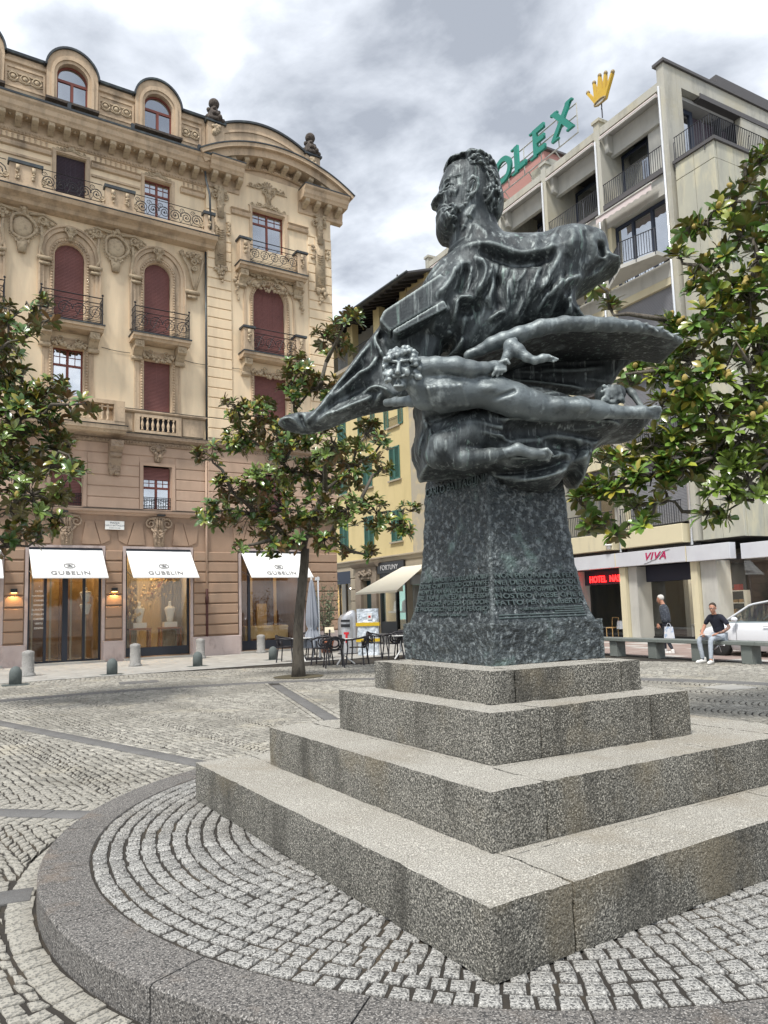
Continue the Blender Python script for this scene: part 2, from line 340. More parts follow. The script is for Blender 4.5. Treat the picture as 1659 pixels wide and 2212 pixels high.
for q in S[:120]:
    V, Fq = stones(q[None], 0, .012, .003, .004, 0, 0); obj('band_slab', npmesh('band_slab', V, Fq), M_band, plaza)
S = ringstones(ROUT + .5, ROUT + 5.0, .12, OC, 38, (15, 170))
V, Fq = stones(S, 0, .010); obj('outer_setts', npmesh('outer_setts', V, Fq), M_cobble2, plaza, kind='stuff')
# ---------------------------------------------------------------- monument: granite tiers and bronze pedestal
monument = empty('monument', (MC[0], MC[1], ZP), label='dark bronze monument with bearded bust and flying figure on tapered pedestal', cat='monument')
MO = np.array([MC[0], MC[1], ZP])
def az(a): return np.array([math.sin(R_(a)), math.cos(R_(a))])
def rough_block(c4, z0, z1, step=.045, amp=.004, bev=.010, seed=0, sidebulge=.006):
    """hand-pitched stone: c4 = 4 plan corners anticlockwise; all faces subdivided and roughened"""
    c4 = [np.array(c, float) for c in c4]; V = []; Fq = []
    cen = np.array([*sum(c4) / 4, (z0 + z1) / 2])
    def face(p00, p10, p11, p01):
        nu = max(2, int(np.linalg.norm(p10 - p00) / step)); nv = max(2, int(np.linalg.norm(p01 - p00) / step)); b = sum(len(v) for v in V)
        u = np.linspace(0, 1, nu + 1)[:, None, None]; v = np.linspace(0, 1, nv + 1)[None, :, None]
        P = (1 - u) * (1 - v) * p00 + u * (1 - v) * p10 + u * v * p11 + (1 - u) * v * p01
        nrm = np.cross(p10 - p00, p01 - p00); nrm /= np.linalg.norm(nrm)
        uu = np.abs(u - .5) * 2; vv = np.abs(v - .5) * 2; lu = np.linalg.norm(p10 - p00) / 2; lv = np.linalg.norm(p01 - p00) / 2
        e = np.minimum((1 - uu) * lu, (1 - vv) * lv); inn = np.clip(e / .03, 0, 1)
        P = P + nrm * (sidebulge * inn) * (0 if abs(nrm[2]) > .5 else 1)
        V.append(P.reshape(-1, 3)); i, j = np.meshgrid(np.arange(nu), np.arange(nv), indexing='ij'); a = b + i * (nv + 1) + j
        Fq.append(np.stack([a, a + nv + 1, a + nv + 2, a + 1], -1).reshape(-1, 4))
    B = [np.array([*c, z0]) for c in c4]; T = [np.array([*c, z1]) for c in c4]
    for i in range(4): face(B[i], B[(i + 1) % 4], T[(i + 1) % 4], T[i])
    face(T[0], T[1], T[2], T[3])
    P = np.concatenate(V); d = np.stack([vnoise(P * 9, seed + k) * .6 + vnoise(P * 26, seed + 5 + k) for k in range(3)], 1) * amp
    # soften the edges: pull points near an edge slightly inwards
    P = P + d - MO; return npmesh('granite_block', P, np.concatenate(Fq))
TIERS = [  # near corner px, z0, z1, left corner, right azimuth, right length, joint inset (along left side, along right side)
    (gnd(1064, 2131, .16)[:2], .16, .441, gnd(421, 1727, .16)[:2], 57.6, 3.6, .42, .46),
    (gnd(1063, 1845, .441)[:2], .441, .720, gnd(581, 1651, .441)[:2], 59.0, 2.75, .42, .36),
    (gnd(1064, 1655, .720)[:2], .720, 1.006, gnd(732, 1573, .72)[:2], 61.5, 1.62, .34, .36),
    (gnd(1064, 1524, 1.006)[:2], 1.006, 1.206, gnd(1064, 1524, 1.006)[:2] + az(-31) * 1.42, 62.5, 1.24, .22, .18)]
for ti, (P0, z0, z1, Lc, ra, rl, wl, wr) in enumerate(TIERS):
    a = Lc - P0; la = np.linalg.norm(a); a = a / la; b = az(ra); g_ = .006
    def pt(s, t): return P0 + a * s + b * t
    # pinwheel of four long blocks; the last fills the middle
    runs = [((0, 0), (0, wr), (la, wr), (la, 0)), ((0, wr), (0, rl - wr), (wl, rl - wr), (wl, wr)), ((0, rl - wr), (0, rl), (la, rl), (la, rl - wr)), ((la - wl, wr), (la - wl, rl - wr), (la, rl - wr), (la, wr))]
    if ti == 0: runs[1:2] = [((0, wr), (0, wr + 1.9), (wl, wr + 1.9), (wl, wr)), ((0, wr + 1.9), (0, rl - wr), (wl, rl - wr), (wl, wr + 1.9))]
    if ti == 1: runs[1:2] = [((0, wr), (0, wr + 1.35), (wl, wr + 1.35), (wl, wr)), ((0, wr + 1.35), (0, rl - wr), (wl, rl - wr), (wl, wr + 1.35))]
    core = [pt(wl + .004, wr + .004), pt(wl + .004, rl - wr - .004), pt(la - wl - .004, rl - wr - .004), pt(la - wl - .004, wr + .004)]
    for k, q in enumerate(runs):
        c = np.mean(q, 0); q = [np.array(x) + np.sign(c - np.array(x)) * g_ for x in q]
        me = rough_block([pt(*x) for x in q], z0 + .001, z1, seed=ti * 10 + k, amp=.0045 if ti < 2 else .0035); ob_ = obj('granite_block', me, M_riser, monument); me.materials.append(M_granite); nz_ = np.zeros(len(me.polygons) * 3); me.polygons.foreach_get('normal', nz_); me.polygons.foreach_set('material_index', (np.abs(nz_.reshape(-1, 3)[:, 2]) > .8).astype(np.int32))  # flat tops take the paler granite, sides the shade-darkened one
    g = MB(); V = [(*(c - MC), z) for z in (z0 + .002 - ZP, z1 - .002 - ZP) for c in core]; g.add(V, [(0, 3, 2, 1), (4, 5, 6, 7), (0, 1, 5, 4), (1, 2, 6, 5), (2, 3, 7, 6), (3, 0, 4, 7)])
    obj('core_block', g, M_granite, monument)
def ridge_tone(m, ridge_col=(.40, .46, .45), ws=.6):
    """mixes a paler colour in along convex ridges"""
    n = m.node_tree.nodes; l = m.node_tree.links; P = n['Principled BSDF']; cur = P.inputs['Base Color'].links[0].from_socket
    g = n.new('ShaderNodeNewGeometry'); m2 = n.new('ShaderNodeMapRange'); l.new(g.outputs['Pointiness'], m2.inputs[0]); m2.inputs[1].default_value = .505; m2.inputs[2].default_value = .56; m2.inputs[4].default_value = ws
    mk = n.new('ShaderNodeMix'); mk.data_type = 'RGBA'; l.new(m2.outputs[0], mk.inputs[0]); l.new(cur, mk.inputs[6]); mk.inputs[7].default_value = rgb(ridge_col); l.new(mk.outputs[2], P.inputs['Base Color']); return m
M_bronze = ridge_tone(mat('patinated bronze', (.034, .041, .044), .60, metal=.42, spec=.6, spots=[(1.4, .44, .68, (.08, .095, .10), .8), (2.6, .52, .68, (.27, .305, .31), .8, (1.6, 1.6, .5)), (9, .55, .70, (.42, .47, .46), .7, (3.2, 3.2, .25)), (8, .50, .66, (.010, .012, .015), .7, (1.5, 1.5, .5)), (5, .62, .70, (.34, .48, .42), .5, (3, 3, .35))], bump=[(14, .007, 'noise', (2.2, 2.2, .4)), (60, .003)]), ws=.65)
M_bronze_r = ridge_tone(mat('rough cast bronze', (.045, .054, .058), .45, metal=.5, spec=.7, spots=[(2.0, .40, .66, (.09, .11, .115), .8), (26, .50, .62, (.24, .27, .275), .8), (60, .52, .64, (.014, .018, .02), .7), (4, .58, .72, (.20, .29, .26), .6)], bump=[(24, .035), (60, .012)]), ws=.12)
M_bronze_f = ridge_tone(mat('pale patinated bronze', (.12, .14, .145), .52, metal=.45, spec=.6, spots=[(3, .40, .66, (.20, .235, .245), .85), (9, .56, .72, (.50, .56, .56), .75, (1, 1, .5)), (12, .54, .70, (.03, .035, .04), .7)], bump=[(24, .003, 'noise', (1, 1, 2)), (80, .002)]), (.6, .66, .64), .5)
# pedestal: base block and tapered pillar
zt = 1.206; zb = 1.482; Pn = gnd(1068, 1440, zt)[:2] + np.array([0, .03]); al, ar = az(-30), az(62.5)
def quad(P0, l, r): return [P0, P0 + ar * r, P0 + ar * r + al * l, P0 + al * l]
base = quad(Pn, 1.135, .975)
me = rough_block(base, zt + .001, zb, step=.02, amp=.010, seed=91, sidebulge=0); obj('pedestal_base', me, M_bronze_r, monument, smooth=False)
cb = sum(base) / 4; hl, hr = 1.135 / 2, .975 / 2
def pill(z):                                         # half widths of the pillar at height z: flares out at the foot
    t = (z - zb) / (2.62 - zb); k = .885 - .20 * t - .035 * math.sin(min(1, t * 1.2) * math.pi) + .05 * math.exp(-t * 14); return k
def pillar():
    V = []; Fq = []; ns = 44; nz = 74; zs = np.linspace(zb - .01, 2.66, nz)
    for z in zs:
        k = pill(z); c = [cb - al * hl * k - ar * hr * k, cb - al * hl * k + ar * hr * k, cb + al * hl * k + ar * hr * k, cb + al * hl * k - ar * hr * k]
        for i in range(4):
            for j in range(ns):
                p = c[i] + (c[(i + 1) % 4] - c[i]) * (j / ns); V.append([p[0], p[1], z])
    n = ns * 4; V = np.array(V)
    for i in range(nz - 1):
        for j in range(n): Fq.append((i * n + j, i * n + (j + 1) % n, (i + 1) * n + (j + 1) % n, (i + 1) * n + j))
    cen = np.array([*cb, 0]); d = V - cen; d[:, 2] = 0; d /= np.linalg.norm(d, axis=1, keepdims=True)
    V = V + d * ((vnoise(V * 16, 3) * .006 + vnoise(V * 40, 4) * .007) * np.clip((V[:, 2] - 1.80) / .08, .25, 1))[:, None]; return npmesh('pedestal_pillar', V - MO, np.array(Fq), True)
obj('pedestal_pillar', pillar(), M_bronze_r, monument)
M_letter = mat('bronze letters', (.10, .125, .125), .5, metal=.5, spots=[(20, .45, .6, (.14, .19, .18), .6)])
def face_frame(side):                                # origin on the near edge, x along the face, z up
    zc = 1.75; k0, k1 = pill(1.5), pill(2.1); sl = (k0 - k1) / .6
    return sl
def inscribe(lines, side, z0, dz, size):
    for i, s in enumerate(lines):
        z = z0 - i * dz; k = pill(z); dirx = ar if side == 'R' else -al; near = cb - al * hl * k - ar * hr * k
        wdt = 2 * (hr if side == 'R' else hl) * k; nrm = -al if side == 'R' else -ar; half = hr if side == 'R' else hl
        mid = near + (ar if side == 'R' else al) * (wdt / 2) + nrm * .003
        sz = size * (.55 if i == len(lines) - 1 else 1); o = text('inscription_line', s, sz, M_letter, monument, (mid[0] - MO[0], mid[1] - MO[1], z - MO[2]), (0, 0, 0), ext=.010, off=.0005)
        lean = math.atan2(.5 * (pill(z - .1) - pill(z + .1)) * 2 * (hl if side == 'R' else hr), .2)
        X = Vector((*dirx, 0)); Z = Vector((0, 0, 1)); Nn = Vector((*nrm, 0)); Zt = (Z * math.cos(lean) - Nn * math.sin(lean)).normalized(); Y = X.cross(Zt) * -1
        Mx = Matrix((X, Zt, X.cross(Zt))).transposed().to_4x4(); o.matrix_local = Matrix.Translation(o.location) @ Mx
        bpy.context.view_layer.update(); wd = o.dimensions.x
        if wd > 0: f_ = (wdt * (.94 if i < len(lines) - 1 else .45)) / wd; o.matrix_local = Matrix.Translation(o.location) @ Mx @ Matrix.Diagonal((f_, 1, 1, 1))
inscribe(['...ALLA BANDIERA DELLA RIVOLU', 'ZIONE CI ATTERREMO COSTANTE', 'MENTE TRA LA LUCE E LE TENE', 'BRE. TRA IL BENE ED IL MALE ESSA', 'FONTEREMO, A DIFESA DEL SOCIA', 'LE PROGRESSO, NEI DI DI PERIGLIO', 'C. BATTAGLINI  4 GIUGNO 1880'], 'L', 1.805, .044, .045)
inscribe(['NON PERDIAMO LA FEDE', 'NEI DESTINI DEI POPOLI', 'E NEL RISORGIMENTO DEL', 'NOSTRO PAESE CHE E', "FATTO PER LA LIBERTA'", 'C. BATTAGLINI  15 NOVEMBRE 1855'], 'R', 1.805, .047, .047)
inscribe(['CARLO BATTAGLINI', ' '], 'L', 2.50, .06, .085)
g = MB()
for z in (1.535, 1.515, 1.55, 1.565, 1.58):
    k = pill(z); near = cb - al * (hl * k + .003) - ar * hr * k; wid = 2 * hr * k
    a0 = .06 if z < 1.54 else .62; p = near + ar * wid * a0 - MC; q = near + ar * wid * .93 - MC; g.tube([(p[0], p[1], z - ZP), (q[0], q[1], z - ZP)], .006, 5)
obj('raised_rule', g, M_letter, monument)

# ---------------------------------------------------------------- the sculpture: carved as a solid field and meshed
def surface_nets(Fd, origin, h):
    """Fd (nx,ny,nz) negative inside; naive surface nets"""
    s = Fd < 0; nx, ny, nz = Fd.shape
    c = np.zeros((nx - 1, ny - 1, nz - 1), np.int8)
    for i in (0, 1):
        for j in (0, 1):
            for k in (0, 1): c += s[i:nx - 1 + i, j:ny - 1 + j, k:nz - 1 + k]
    act = (c > 0) & (c < 8); idx = np.full(act.shape, -1, np.int64); cells = np.argwhere(act); idx[act] = np.arange(len(cells))
    acc = np.zeros((len(cells), 3)); cnt = np.zeros(len(cells)); cx, cy, cz = cells.T
    corners = [(i, j, k) for i in (0, 1) for j in (0, 1) for k in (0, 1)]
    for a in corners:
        for ax in range(3):
            if a[ax]: continue
            b = list(a); b[ax] = 1
            fa = Fd[cx + a[0], cy + a[1], cz + a[2]]; fb = Fd[cx + b[0], cy + b[1], cz + b[2]]; m = (fa < 0) != (fb < 0)
            t = fa[m] / (fa[m] - fb[m]); p = np.tile(np.array(a, float), (m.sum(), 1)); p[:, ax] += t; acc[m] += p; cnt[m] += 1
    V = cells + acc / cnt[:, None]; faces = []
    for ax in range(3):
        u, v = [(1, 2), (2, 0), (0, 1)][ax]; sl0 = [slice(None)] * 3; sl1 = [slice(None)] * 3
        sl0[ax] = slice(0, -1); sl1[ax] = slice(1, None); A = s[tuple(sl0)]; Bq = s[tuple(sl1)]
        for sign in (0, 1):
            m = (A & ~Bq) if sign == 0 else (~A & Bq); e = np.argwhere(m); e = e[(e[:, u] > 0) & (e[:, v] > 0) & (e[:, u] < Fd.shape[u] - 1) & (e[:, v] < Fd.shape[v] - 1)]
            def g_(du, dv): q = e.copy(); q[:, u] += du; q[:, v] += dv; return idx[q[:, 0], q[:, 1], q[:, 2]]
            f = np.stack([g_(-1, -1), g_(0, -1), g_(0, 0), g_(-1, 0)], 1); faces.append(f if sign == 0 else f[:, ::-1])
    return origin + V * h, np.concatenate(faces)
class Field:
    def __init__(s, lo, hi, h):
        s.lo = np.array(lo, float); s.h = h; s.n = (np.ceil((np.array(hi) - s.lo) / h)).astype(int) + 1
        s.ax = [s.lo[i] + np.arange(s.n[i]) * h for i in range(3)]; s.F = np.full(s.n, 1.0, np.float32)
    def sub(s, lo, hi):
        i0 = np.maximum(0, np.floor((np.array(lo) - s.lo) / s.h).astype(int)); i1 = np.minimum(s.n, np.ceil((np.array(hi) - s.lo) / s.h).astype(int) + 1)
        return tuple(slice(a, b) for a, b in zip(i0, i1)), [s.ax[k][i0[k]:i1[k]] for k in range(3)]
    def smin(s, sl, d, k):
        a = s.F[sl]
        if k <= 0: s.F[sl] = np.minimum(a, d); return
        hh = np.clip(.5 + .5 * (a - d) / k, 0, 1); s.F[sl] = a * (1 - hh) + d * hh - k * hh * (1 - hh)
    def cut(s, sl, d, k):
        a = -s.F[sl]; hh = np.clip(.5 + .5 * (a - d) / k, 0, 1); s.F[sl] = -(a * (1 - hh) + d * hh - k * hh * (1 - hh))
    def cap(s, A, B, ra, rb, k=.02, cut=False, sq=(1, 1, 1)):
        A, B = np.array(A, float), np.array(B, float); m = max(ra, rb) + k + s.h * 2
        sl, (X, Y, Z) = s.sub(np.minimum(A, B) - m, np.maximum(A, B) + m)
        if min(len(X), len(Y), len(Z)) == 0: return
        P = np.stack(np.meshgrid(X, Y, Z, indexing='ij'), -1) - A; ab = B - A; t = np.clip((P @ ab) / (ab @ ab + 1e-9), 0, 1)
        d = (np.linalg.norm((P - t[..., None] * ab) / np.array(sq), axis=-1) - (ra + (rb - ra) * t)).astype(np.float32)
        (s.cut if cut else s.smin)(sl, d, k)
    def chain(s, pts, k=.02, sq=(1, 1, 1)):
        for (A, ra), (B, rb) in zip(pts[:-1], pts[1:]): s.cap(A, B, ra, rb, k, sq=sq)
    def ell(s, c, r, k=.02, rot=0, cut=False):
        c = np.array(c, float); r = np.array(r, float); m = r.max() + k + s.h * 2; sl, (X, Y, Z) = s.sub(c - m, c + m)
        if min(len(X), len(Y), len(Z)) == 0: return
        P = np.stack(np.meshgrid(X, Y, Z, indexing='ij'), -1) - c
        if rot: cr_, sr_ = math.cos(rot), math.sin(rot); x = P[..., 0] * cr_ + P[..., 2] * sr_; z = -P[..., 0] * sr_ + P[..., 2] * cr_; P = np.stack([x, P[..., 1], z], -1)
        q = np.linalg.norm(P / r, axis=-1); d = ((q - 1) * r.min()).astype(np.float32); (s.cut if cut else s.smin)(sl, d, k)
    def layer(s, T, yc, relief, back=1.0, k=.02):
        """solid sheet: T (nx,nz) half thickness (<0 outside), yc centre depth, relief added to the front"""
        Y = s.ax[1][None, :, None]; front = (yc - T - relief)[:, None, :]; bk = (yc + T * back)[:, None, :]
        d = np.maximum(front - Y, Y - bk).astype(np.float32); d = np.where(T[:, None, :] < 0, np.maximum(d, (-T)[:, None, :]), d).astype(np.float32); s.smin((slice(None),) * 3, d, k)
def seg_d(X, Z, P):                                  # distance field to a polyline and the parameter along it
    best = np.full(X.shape, 9.); par = np.zeros(X.shape); n = len(P) - 1
    for i in range(n):
        a, b = P[i], P[i + 1]; ab = b - a; t = np.clip(((X - a[0]) * ab[0] + (Z - a[1]) * ab[1]) / (ab @ ab + 1e-12), 0, 1)
        d = np.hypot(X - a[0] - t * ab[0], Z - a[1] - t * ab[1]); m = d < best; best = np.where(m, d, best); par = np.where(m, (i + t) / n, par)
    return best, par
def smooth_poly(P, it=2, closed=True):
    P = np.array(P, float)
    for _ in range(it):
        if closed: Qn = np.roll(P, -1, 0); P = np.stack([P * .75 + Qn * .25, P * .25 + Qn * .75], 1).reshape(-1, 2)
        else: A, B = P[:-1], P[1:]; P = np.concatenate([P[:1], np.stack([A * .75 + B * .25, A * .25 + B * .75], 1).reshape(-1, 2)[1:-1], P[-1:]])
    return P
def poly_sd(X, Z, P):                                # positive inside
    d, _ = seg_d(X, Z, np.concatenate([P, P[:1]])); ins = np.zeros(X.shape, bool); n = len(P)
    for i in range(n):
        a, b = P[i], P[(i + 1) % n]
        if a[1] == b[1]: continue
        c = ((a[1] > Z) != (b[1] > Z)) & (X < (b[0] - a[0]) * (Z - a[1]) / (b[1] - a[1]) + a[0]); ins ^= c
    return np.where(ins, d, -d)
def pxz(pts, Y): return np.array([at(x, y, Y)[[0, 2]] for x, y in pts])
def z2(pts, s=2.942, ox=929, oy=431): return [(x / s + ox, y / s + oy) for x, y in pts]
def z3(pts): return z2(pts, 2.942, 564, 663.6)
def inflate(sd, w): return np.where(sd > 0, np.sqrt(np.clip(1 - (1 - np.clip(sd / w, 0, 1)) ** 2, 0, 1)), 0)
def strokes(X, Z, Y, L_):
    R = np.zeros(X.shape)
    for pts, amp, wd in L_:
        P = smooth_poly(pxz(pts, Y), 2, False); d, t = seg_d(X, Z, P); taper = np.clip(np.minimum(t, 1 - t) * 6, 0, 1) ** .7
        R += amp * taper * np.exp(-(d / wd) ** 2)
    return R
def flow_noise(X, Z, ang, s_along, s_across, seed=0, warp=.05):
    """ridged noise drawn out along a direction: small folds"""
    c, s = math.cos(ang), math.sin(ang); w_ = vnoise(np.stack([X * 2.2, Z * 2.2, X * 0 + seed], -1), seed) * warp
    u = (X * c + Z * s) * s_along; v = (-X * s + Z * c + w_) * s_across
    n = vnoise(np.stack([u, v, X * 0 + seed * 3.3], -1), seed + 9); return (1 - np.abs(n) * 2)
def put(name, Fd, m, extra=None):
    V, Fq = surface_nets(Fd.F, Fd.lo, Fd.h)
    if extra is not None: V = extra(V)
    return obj(name, npmesh(name, V - MO, Fq, True), m, monument)
# --- draped torso, left flying cloak, stone book, lower drapery
A = Field((-.98, 4.72, 2.30), (2.22, 6.0, 4.62), .011)
GX, GZ = np.meshgrid(A.ax[0], A.ax[2], indexing='ij')
def lay(Fd, X, Z, px, Y, T, w_, L_=(), fold=None, k=.03, back=1.0, ymod=None, it=2, edge=0, base=.25):
    sd = poly_sd(X, Z, smooth_poly(pxz(px, Y - .5 * T), it)); inf = inflate(sd, w_); rel = strokes(X, Z, Y - .92 * T, L_) if L_ else 0   # outline and folds are surveyed on the front of the form
    if fold: ang, sa_, sc_, amp, seed = fold; rel = rel + amp * flow_noise(X, Z, R_(ang), sa_, sc_, seed) * np.clip(sd / .06, 0, 1)
    TT = np.where(sd > 0, T * (base * np.clip(sd / .03, 0, 1) + (1 - base) * inf) + .004, sd); yc = np.full(X.shape, float(Y)) + (ymod(X, Z) if ymod else 0)
    Fd.layer(TT, yc, np.where(sd > 0, rel * np.clip(sd / .05, .15, 1), 0), back, k)
# torso
tors = [(1000, 500), (985, 528), (965, 545), (946, 556), (926, 579), (906, 612), (890, 645), (880, 700), (905, 735), (950, 745), (975, 735), (978, 752), (945, 772), (1000, 770), (1040, 752), (1080, 728), (1126, 708), (1200, 703), (1276, 693), (1262, 676), (1250, 655), (1250, 635), (1266, 612), (1296, 597), (1316, 580), (1337, 566), (1356, 563), (1342, 549), (1322, 545), (1320, 525), (1310, 499), (1282, 486), (1235, 479), (1194, 488), (1165, 500), (1130, 500), (1085, 498), (1060, 478), (1010, 478)]
L1 = [(z2([(110, 350), (180, 300), (250, 285), (370, 288), (440, 310), (520, 350), (600, 368), (680, 350), (760, 320), (850, 295), (930, 250)]), .035, .035),
      (z2([(300, 330), (420, 360), (540, 410), (680, 400), (800, 350)]), -.085, .045),
      (z2([(270, 370), (320, 410), (350, 470), (335, 540), (300, 600), (280, 640)]), .08, .03),
      (z2([(200, 400), (150, 470), (120, 540), (70, 600), (20, 640)]), .06, .035),
      (z2([(170, 640), (230, 650), (290, 640)]), .08, .02), (z2([(170, 640), (165, 700), (150, 770)]), .06, .018), (z2([(180, 680), (260, 700), (330, 640)]), -.10, .05),
      (z2([(230, 420), (220, 520), (180, 620)]), -.06, .03), (z2([(380, 450), (400, 560), (370, 640), (380, 700)]), .05, .025), (z2([(430, 480), (450, 600), (430, 720)]), -.05, .035),
      (z2([(700, 430), (640, 620), (570, 700), (520, 800)]), .05, .03), (z2([(830, 320), (770, 470), (720, 560), (650, 640)]), .045, .03), (z2([(760, 380), (690, 520)]), -.03, .02),
      (z2([(1120, 400), (1050, 450), (960, 485), (860, 530), (780, 590), (700, 680), (640, 740)]), .07, .03), (z2([(1140, 340), (1060, 420), (960, 520)]), -.06, .03),
      (z2([(1220, 370), (1150, 420), (1060, 490), (990, 530)]), .06, .02), (z2([(860, 600), (900, 700), (950, 750), (1020, 768)]), .07, .025), (z2([(900, 640), (830, 700), (790, 740)]), -.07, .03), (z2([(600, 700), (560, 760), (620, 800), (720, 800)]), .05, .02),
      (z2([(1090, 240), (1110, 290), (1120, 330)]), -.10, .03), (z2([(980, 190), (1010, 290), (1000, 380)]), -.03, .03), (z2([(880, 160), (900, 260), (870, 380)]), .03, .04),
      (z2([(130, 800), (130, 880), (70, 960)]), .10, .022), (z2([(210, 840), (200, 920), (120, 990)]), .09, .02), (z2([(290, 700), (240, 820), (190, 900)]), -.05, .04), (z2([(360, 770), (420, 740), (480, 700)]), .05, .02), (z2([(330, 900), (420, 800), (480, 740)]), .03, .02)]
rs_ = random.Random(5)
for i in range(46):
    x = rs_.uniform(250, 1050); y = rs_.uniform(380, 640); L1.append((z2([(x, y), (x - rs_.uniform(0, 30), y + 60), (x - rs_.uniform(10, 70), y + rs_.uniform(110, 170))]), rs_.choice([1, -1]) * rs_.uniform(.010, .022), rs_.uniform(.008, .014)))
for i in range(16):
    x = rs_.uniform(-20, 110); y = rs_.uniform(330, 520); L1.append((z2([(x, y), (x - 40, y + 50), (x - 90, y + 110)]), rs_.choice([1, -1]) * .014, .012))
lay(A, GX, GZ, tors, 5.50, .40, .30, L1, (78, 1.6, 9, .020, 3), k=.02)
# chest of the man: smooth slope on the left
A.chain([(at(1025, 560, 5.35), .13), (at(975, 620, 5.40), .15), (at(935, 675, 5.45), .13)], .08)
A.chain([(at(1025, 500, 5.45), .13), (at(1020, 560, 5.45), .20)], .06)
# left flying cloak
lc = z3([(95, 735), (105, 695), (160, 665), (235, 652), (330, 652), (400, 560), (480, 460), (540, 385), (600, 300), (680, 200), (735, 130), (800, 40), (850, 0), (930, -10), (1010, -40), (1100, 60), (1180, 200), (1100, 420), (1000, 600), (900, 628), (800, 648), (700, 665), (600, 690), (520, 722), (430, 757), (290, 796), (190, 780)])
L2 = [(z3([(300, 735), (400, 705), (500, 668), (620, 620), (700, 595), (760, 565), (900, 545)]), .05, .03), (z3([(330, 650), (400, 590), (480, 500), (560, 410), (650, 290), (720, 180)]), .05, .022),
      (z3([(300, 715), (380, 640), (470, 560), (580, 470), (690, 400)]), .05, .025), (z3([(420, 640), (540, 560), (640, 520), (720, 500)]), -.05, .035), (z3([(520, 690), (660, 650), (720, 590), (740, 540)]), -.05, .02),
      (z3([(450, 560), (560, 450), (680, 350)]), -.04, .02), (z3([(600, 440), (680, 420), (760, 300)]), .04, .02), (z3([(740, 140), (720, 230), (760, 300), (800, 380)]), .06, .02), (z3([(780, 250), (900, 290), (1000, 330)]), -.05, .03),
      (z3([(820, 60), (780, 160), (740, 220)]), -.05, .02), (z3([(640, 560), (700, 520), (780, 530), (850, 590)]), .06, .018), (z3([(235, 652), (262, 720), (290, 790)]), -.05, .015), (z3([(105, 700), (180, 695), (245, 745)]), .03, .01), (z3([(300, 760), (450, 705), (640, 640), (800, 610)]), .03, .05)]
lay(A, GX, GZ, lc, 5.42, .13, .16, L2, (52, 1.0, 13, .014, 8), k=.02, ymod=lambda X, Z: (.9 - X) * .05 - .06)
# the flat slab (an open book or lintel) the man leans on
def slab(Fd, c4, Y0, Y1, k=.006):                    # planar quad in the picture plane, given depth
    P = pxz(c4, (Y0 + Y1) / 2); X, Z = np.meshgrid(Fd.ax[0], Fd.ax[2], indexing='ij'); sd = poly_sd(X, Z, P); Y = Fd.ax[1][None, :, None]
    Fd.smin((slice(None),) * 3, np.maximum(np.maximum(Y0 - Y, Y - Y1), -sd[:, None, :]).astype(np.float32), k)
slab(A, [(829, 694), (947, 617), (980, 640), (952, 672), (841, 737), (820, 713)], 5.10, 5.5, .035)
slab(A, [(846, 738), (954, 674), (962, 690), (854, 745)], 5.06, 5.5, .015)
# hollow below the slab
A.chain([(at(905, 750, 5.16), .03), (at(950, 730, 5.14), .075), (at(960, 755, 5.18), .05)], .02) if False else None
A.cap(at(880, 765, 5.0), at(952, 730, 5.0), .05, .10, .03, cut=True); A.cap(at(915, 765, 5.0), at(950, 760, 5.0), .06, .06, .03, cut=True)
# lower drapery
lowd = [(893, 872), (902, 905), (900, 930), (890, 958), (893, 985), (905, 1004), (905, 1030)] + z2([(0, 1745), (100, 1738), (200, 1728), (330, 1760), (480, 1832), (600, 1848), (740, 1852), (850, 1802), (900, 1700), (935, 1750), (975, 1805), (1000, 1790), (1030, 1700), (1070, 1560), (1180, 1492), (1300, 1472), (1385, 1470), (1420, 1400), (1485, 1362), (1300, 1300), (1000, 1260), (600, 1150), (200, 1130)]) + [(905, 840)]
L4 = [(z2([(0, 1600), (150, 1540), (300, 1500), (420, 1520), (560, 1540), (760, 1560)]), .05, .02), (z2([(100, 1480), (250, 1440), (400, 1470), (600, 1500)]), .06, .03), (z2([(250, 1400), (500, 1430), (800, 1440), (1100, 1430), (1400, 1390)]), .07, .035),
      (z2([(600, 1400), (850, 1470), (1100, 1480), (1250, 1440)]), -.10, .04), (z2([(700, 1540), (900, 1560), (1050, 1580)]), -.12, .05), (z2([(250, 1760), (450, 1800), (650, 1790), (860, 1730), (1000, 1620), (1040, 1550)]), .08, .025),
      (z2([(330, 1700), (550, 1720), (780, 1690), (900, 1620)]), -.10, .03), (z2([(500, 1650), (700, 1660), (850, 1600)]), .06, .02), (z2([(1060, 1520), (1200, 1500), (1350, 1450)]), .04, .02), (z2([(1130, 1400), (1260, 1430), (1320, 1470)]), .05, .015), (z2([(950, 1500), (1000, 1600), (980, 1700)]), .05, .03),
      ([(905, 880), (930, 930), (925, 990)], .06, .02), ([(915, 1010), (950, 985), (990, 930)], .05, .02), ([(900, 900), (960, 905), (1000, 880)], -.08, .03), ([(935, 900), (915, 950), (905, 1000)], -.05, .015)]
lay(A, GX, GZ, lowd, 5.42, .44, .26, L4, (4, 1.8, 12, .022, 21), k=.02, ymod=lambda X, Z: np.clip((X - 1.2), 0, 1) * .1)
A.cap(at(1110, 930, 4.92), at(1330, 925, 5.02), .075, .05, .03, cut=True); A.cap(at(1130, 965, 4.93), at(1260, 965, 5.0), .07, .05, .03, cut=True); A.cap(at(1120, 1010, 4.95), at(1215, 1005, 5.0), .045, .04, .03, cut=True); A.cap(at(940, 915, 4.93), at(985, 900, 4.93), .05, .06, .03, cut=True)
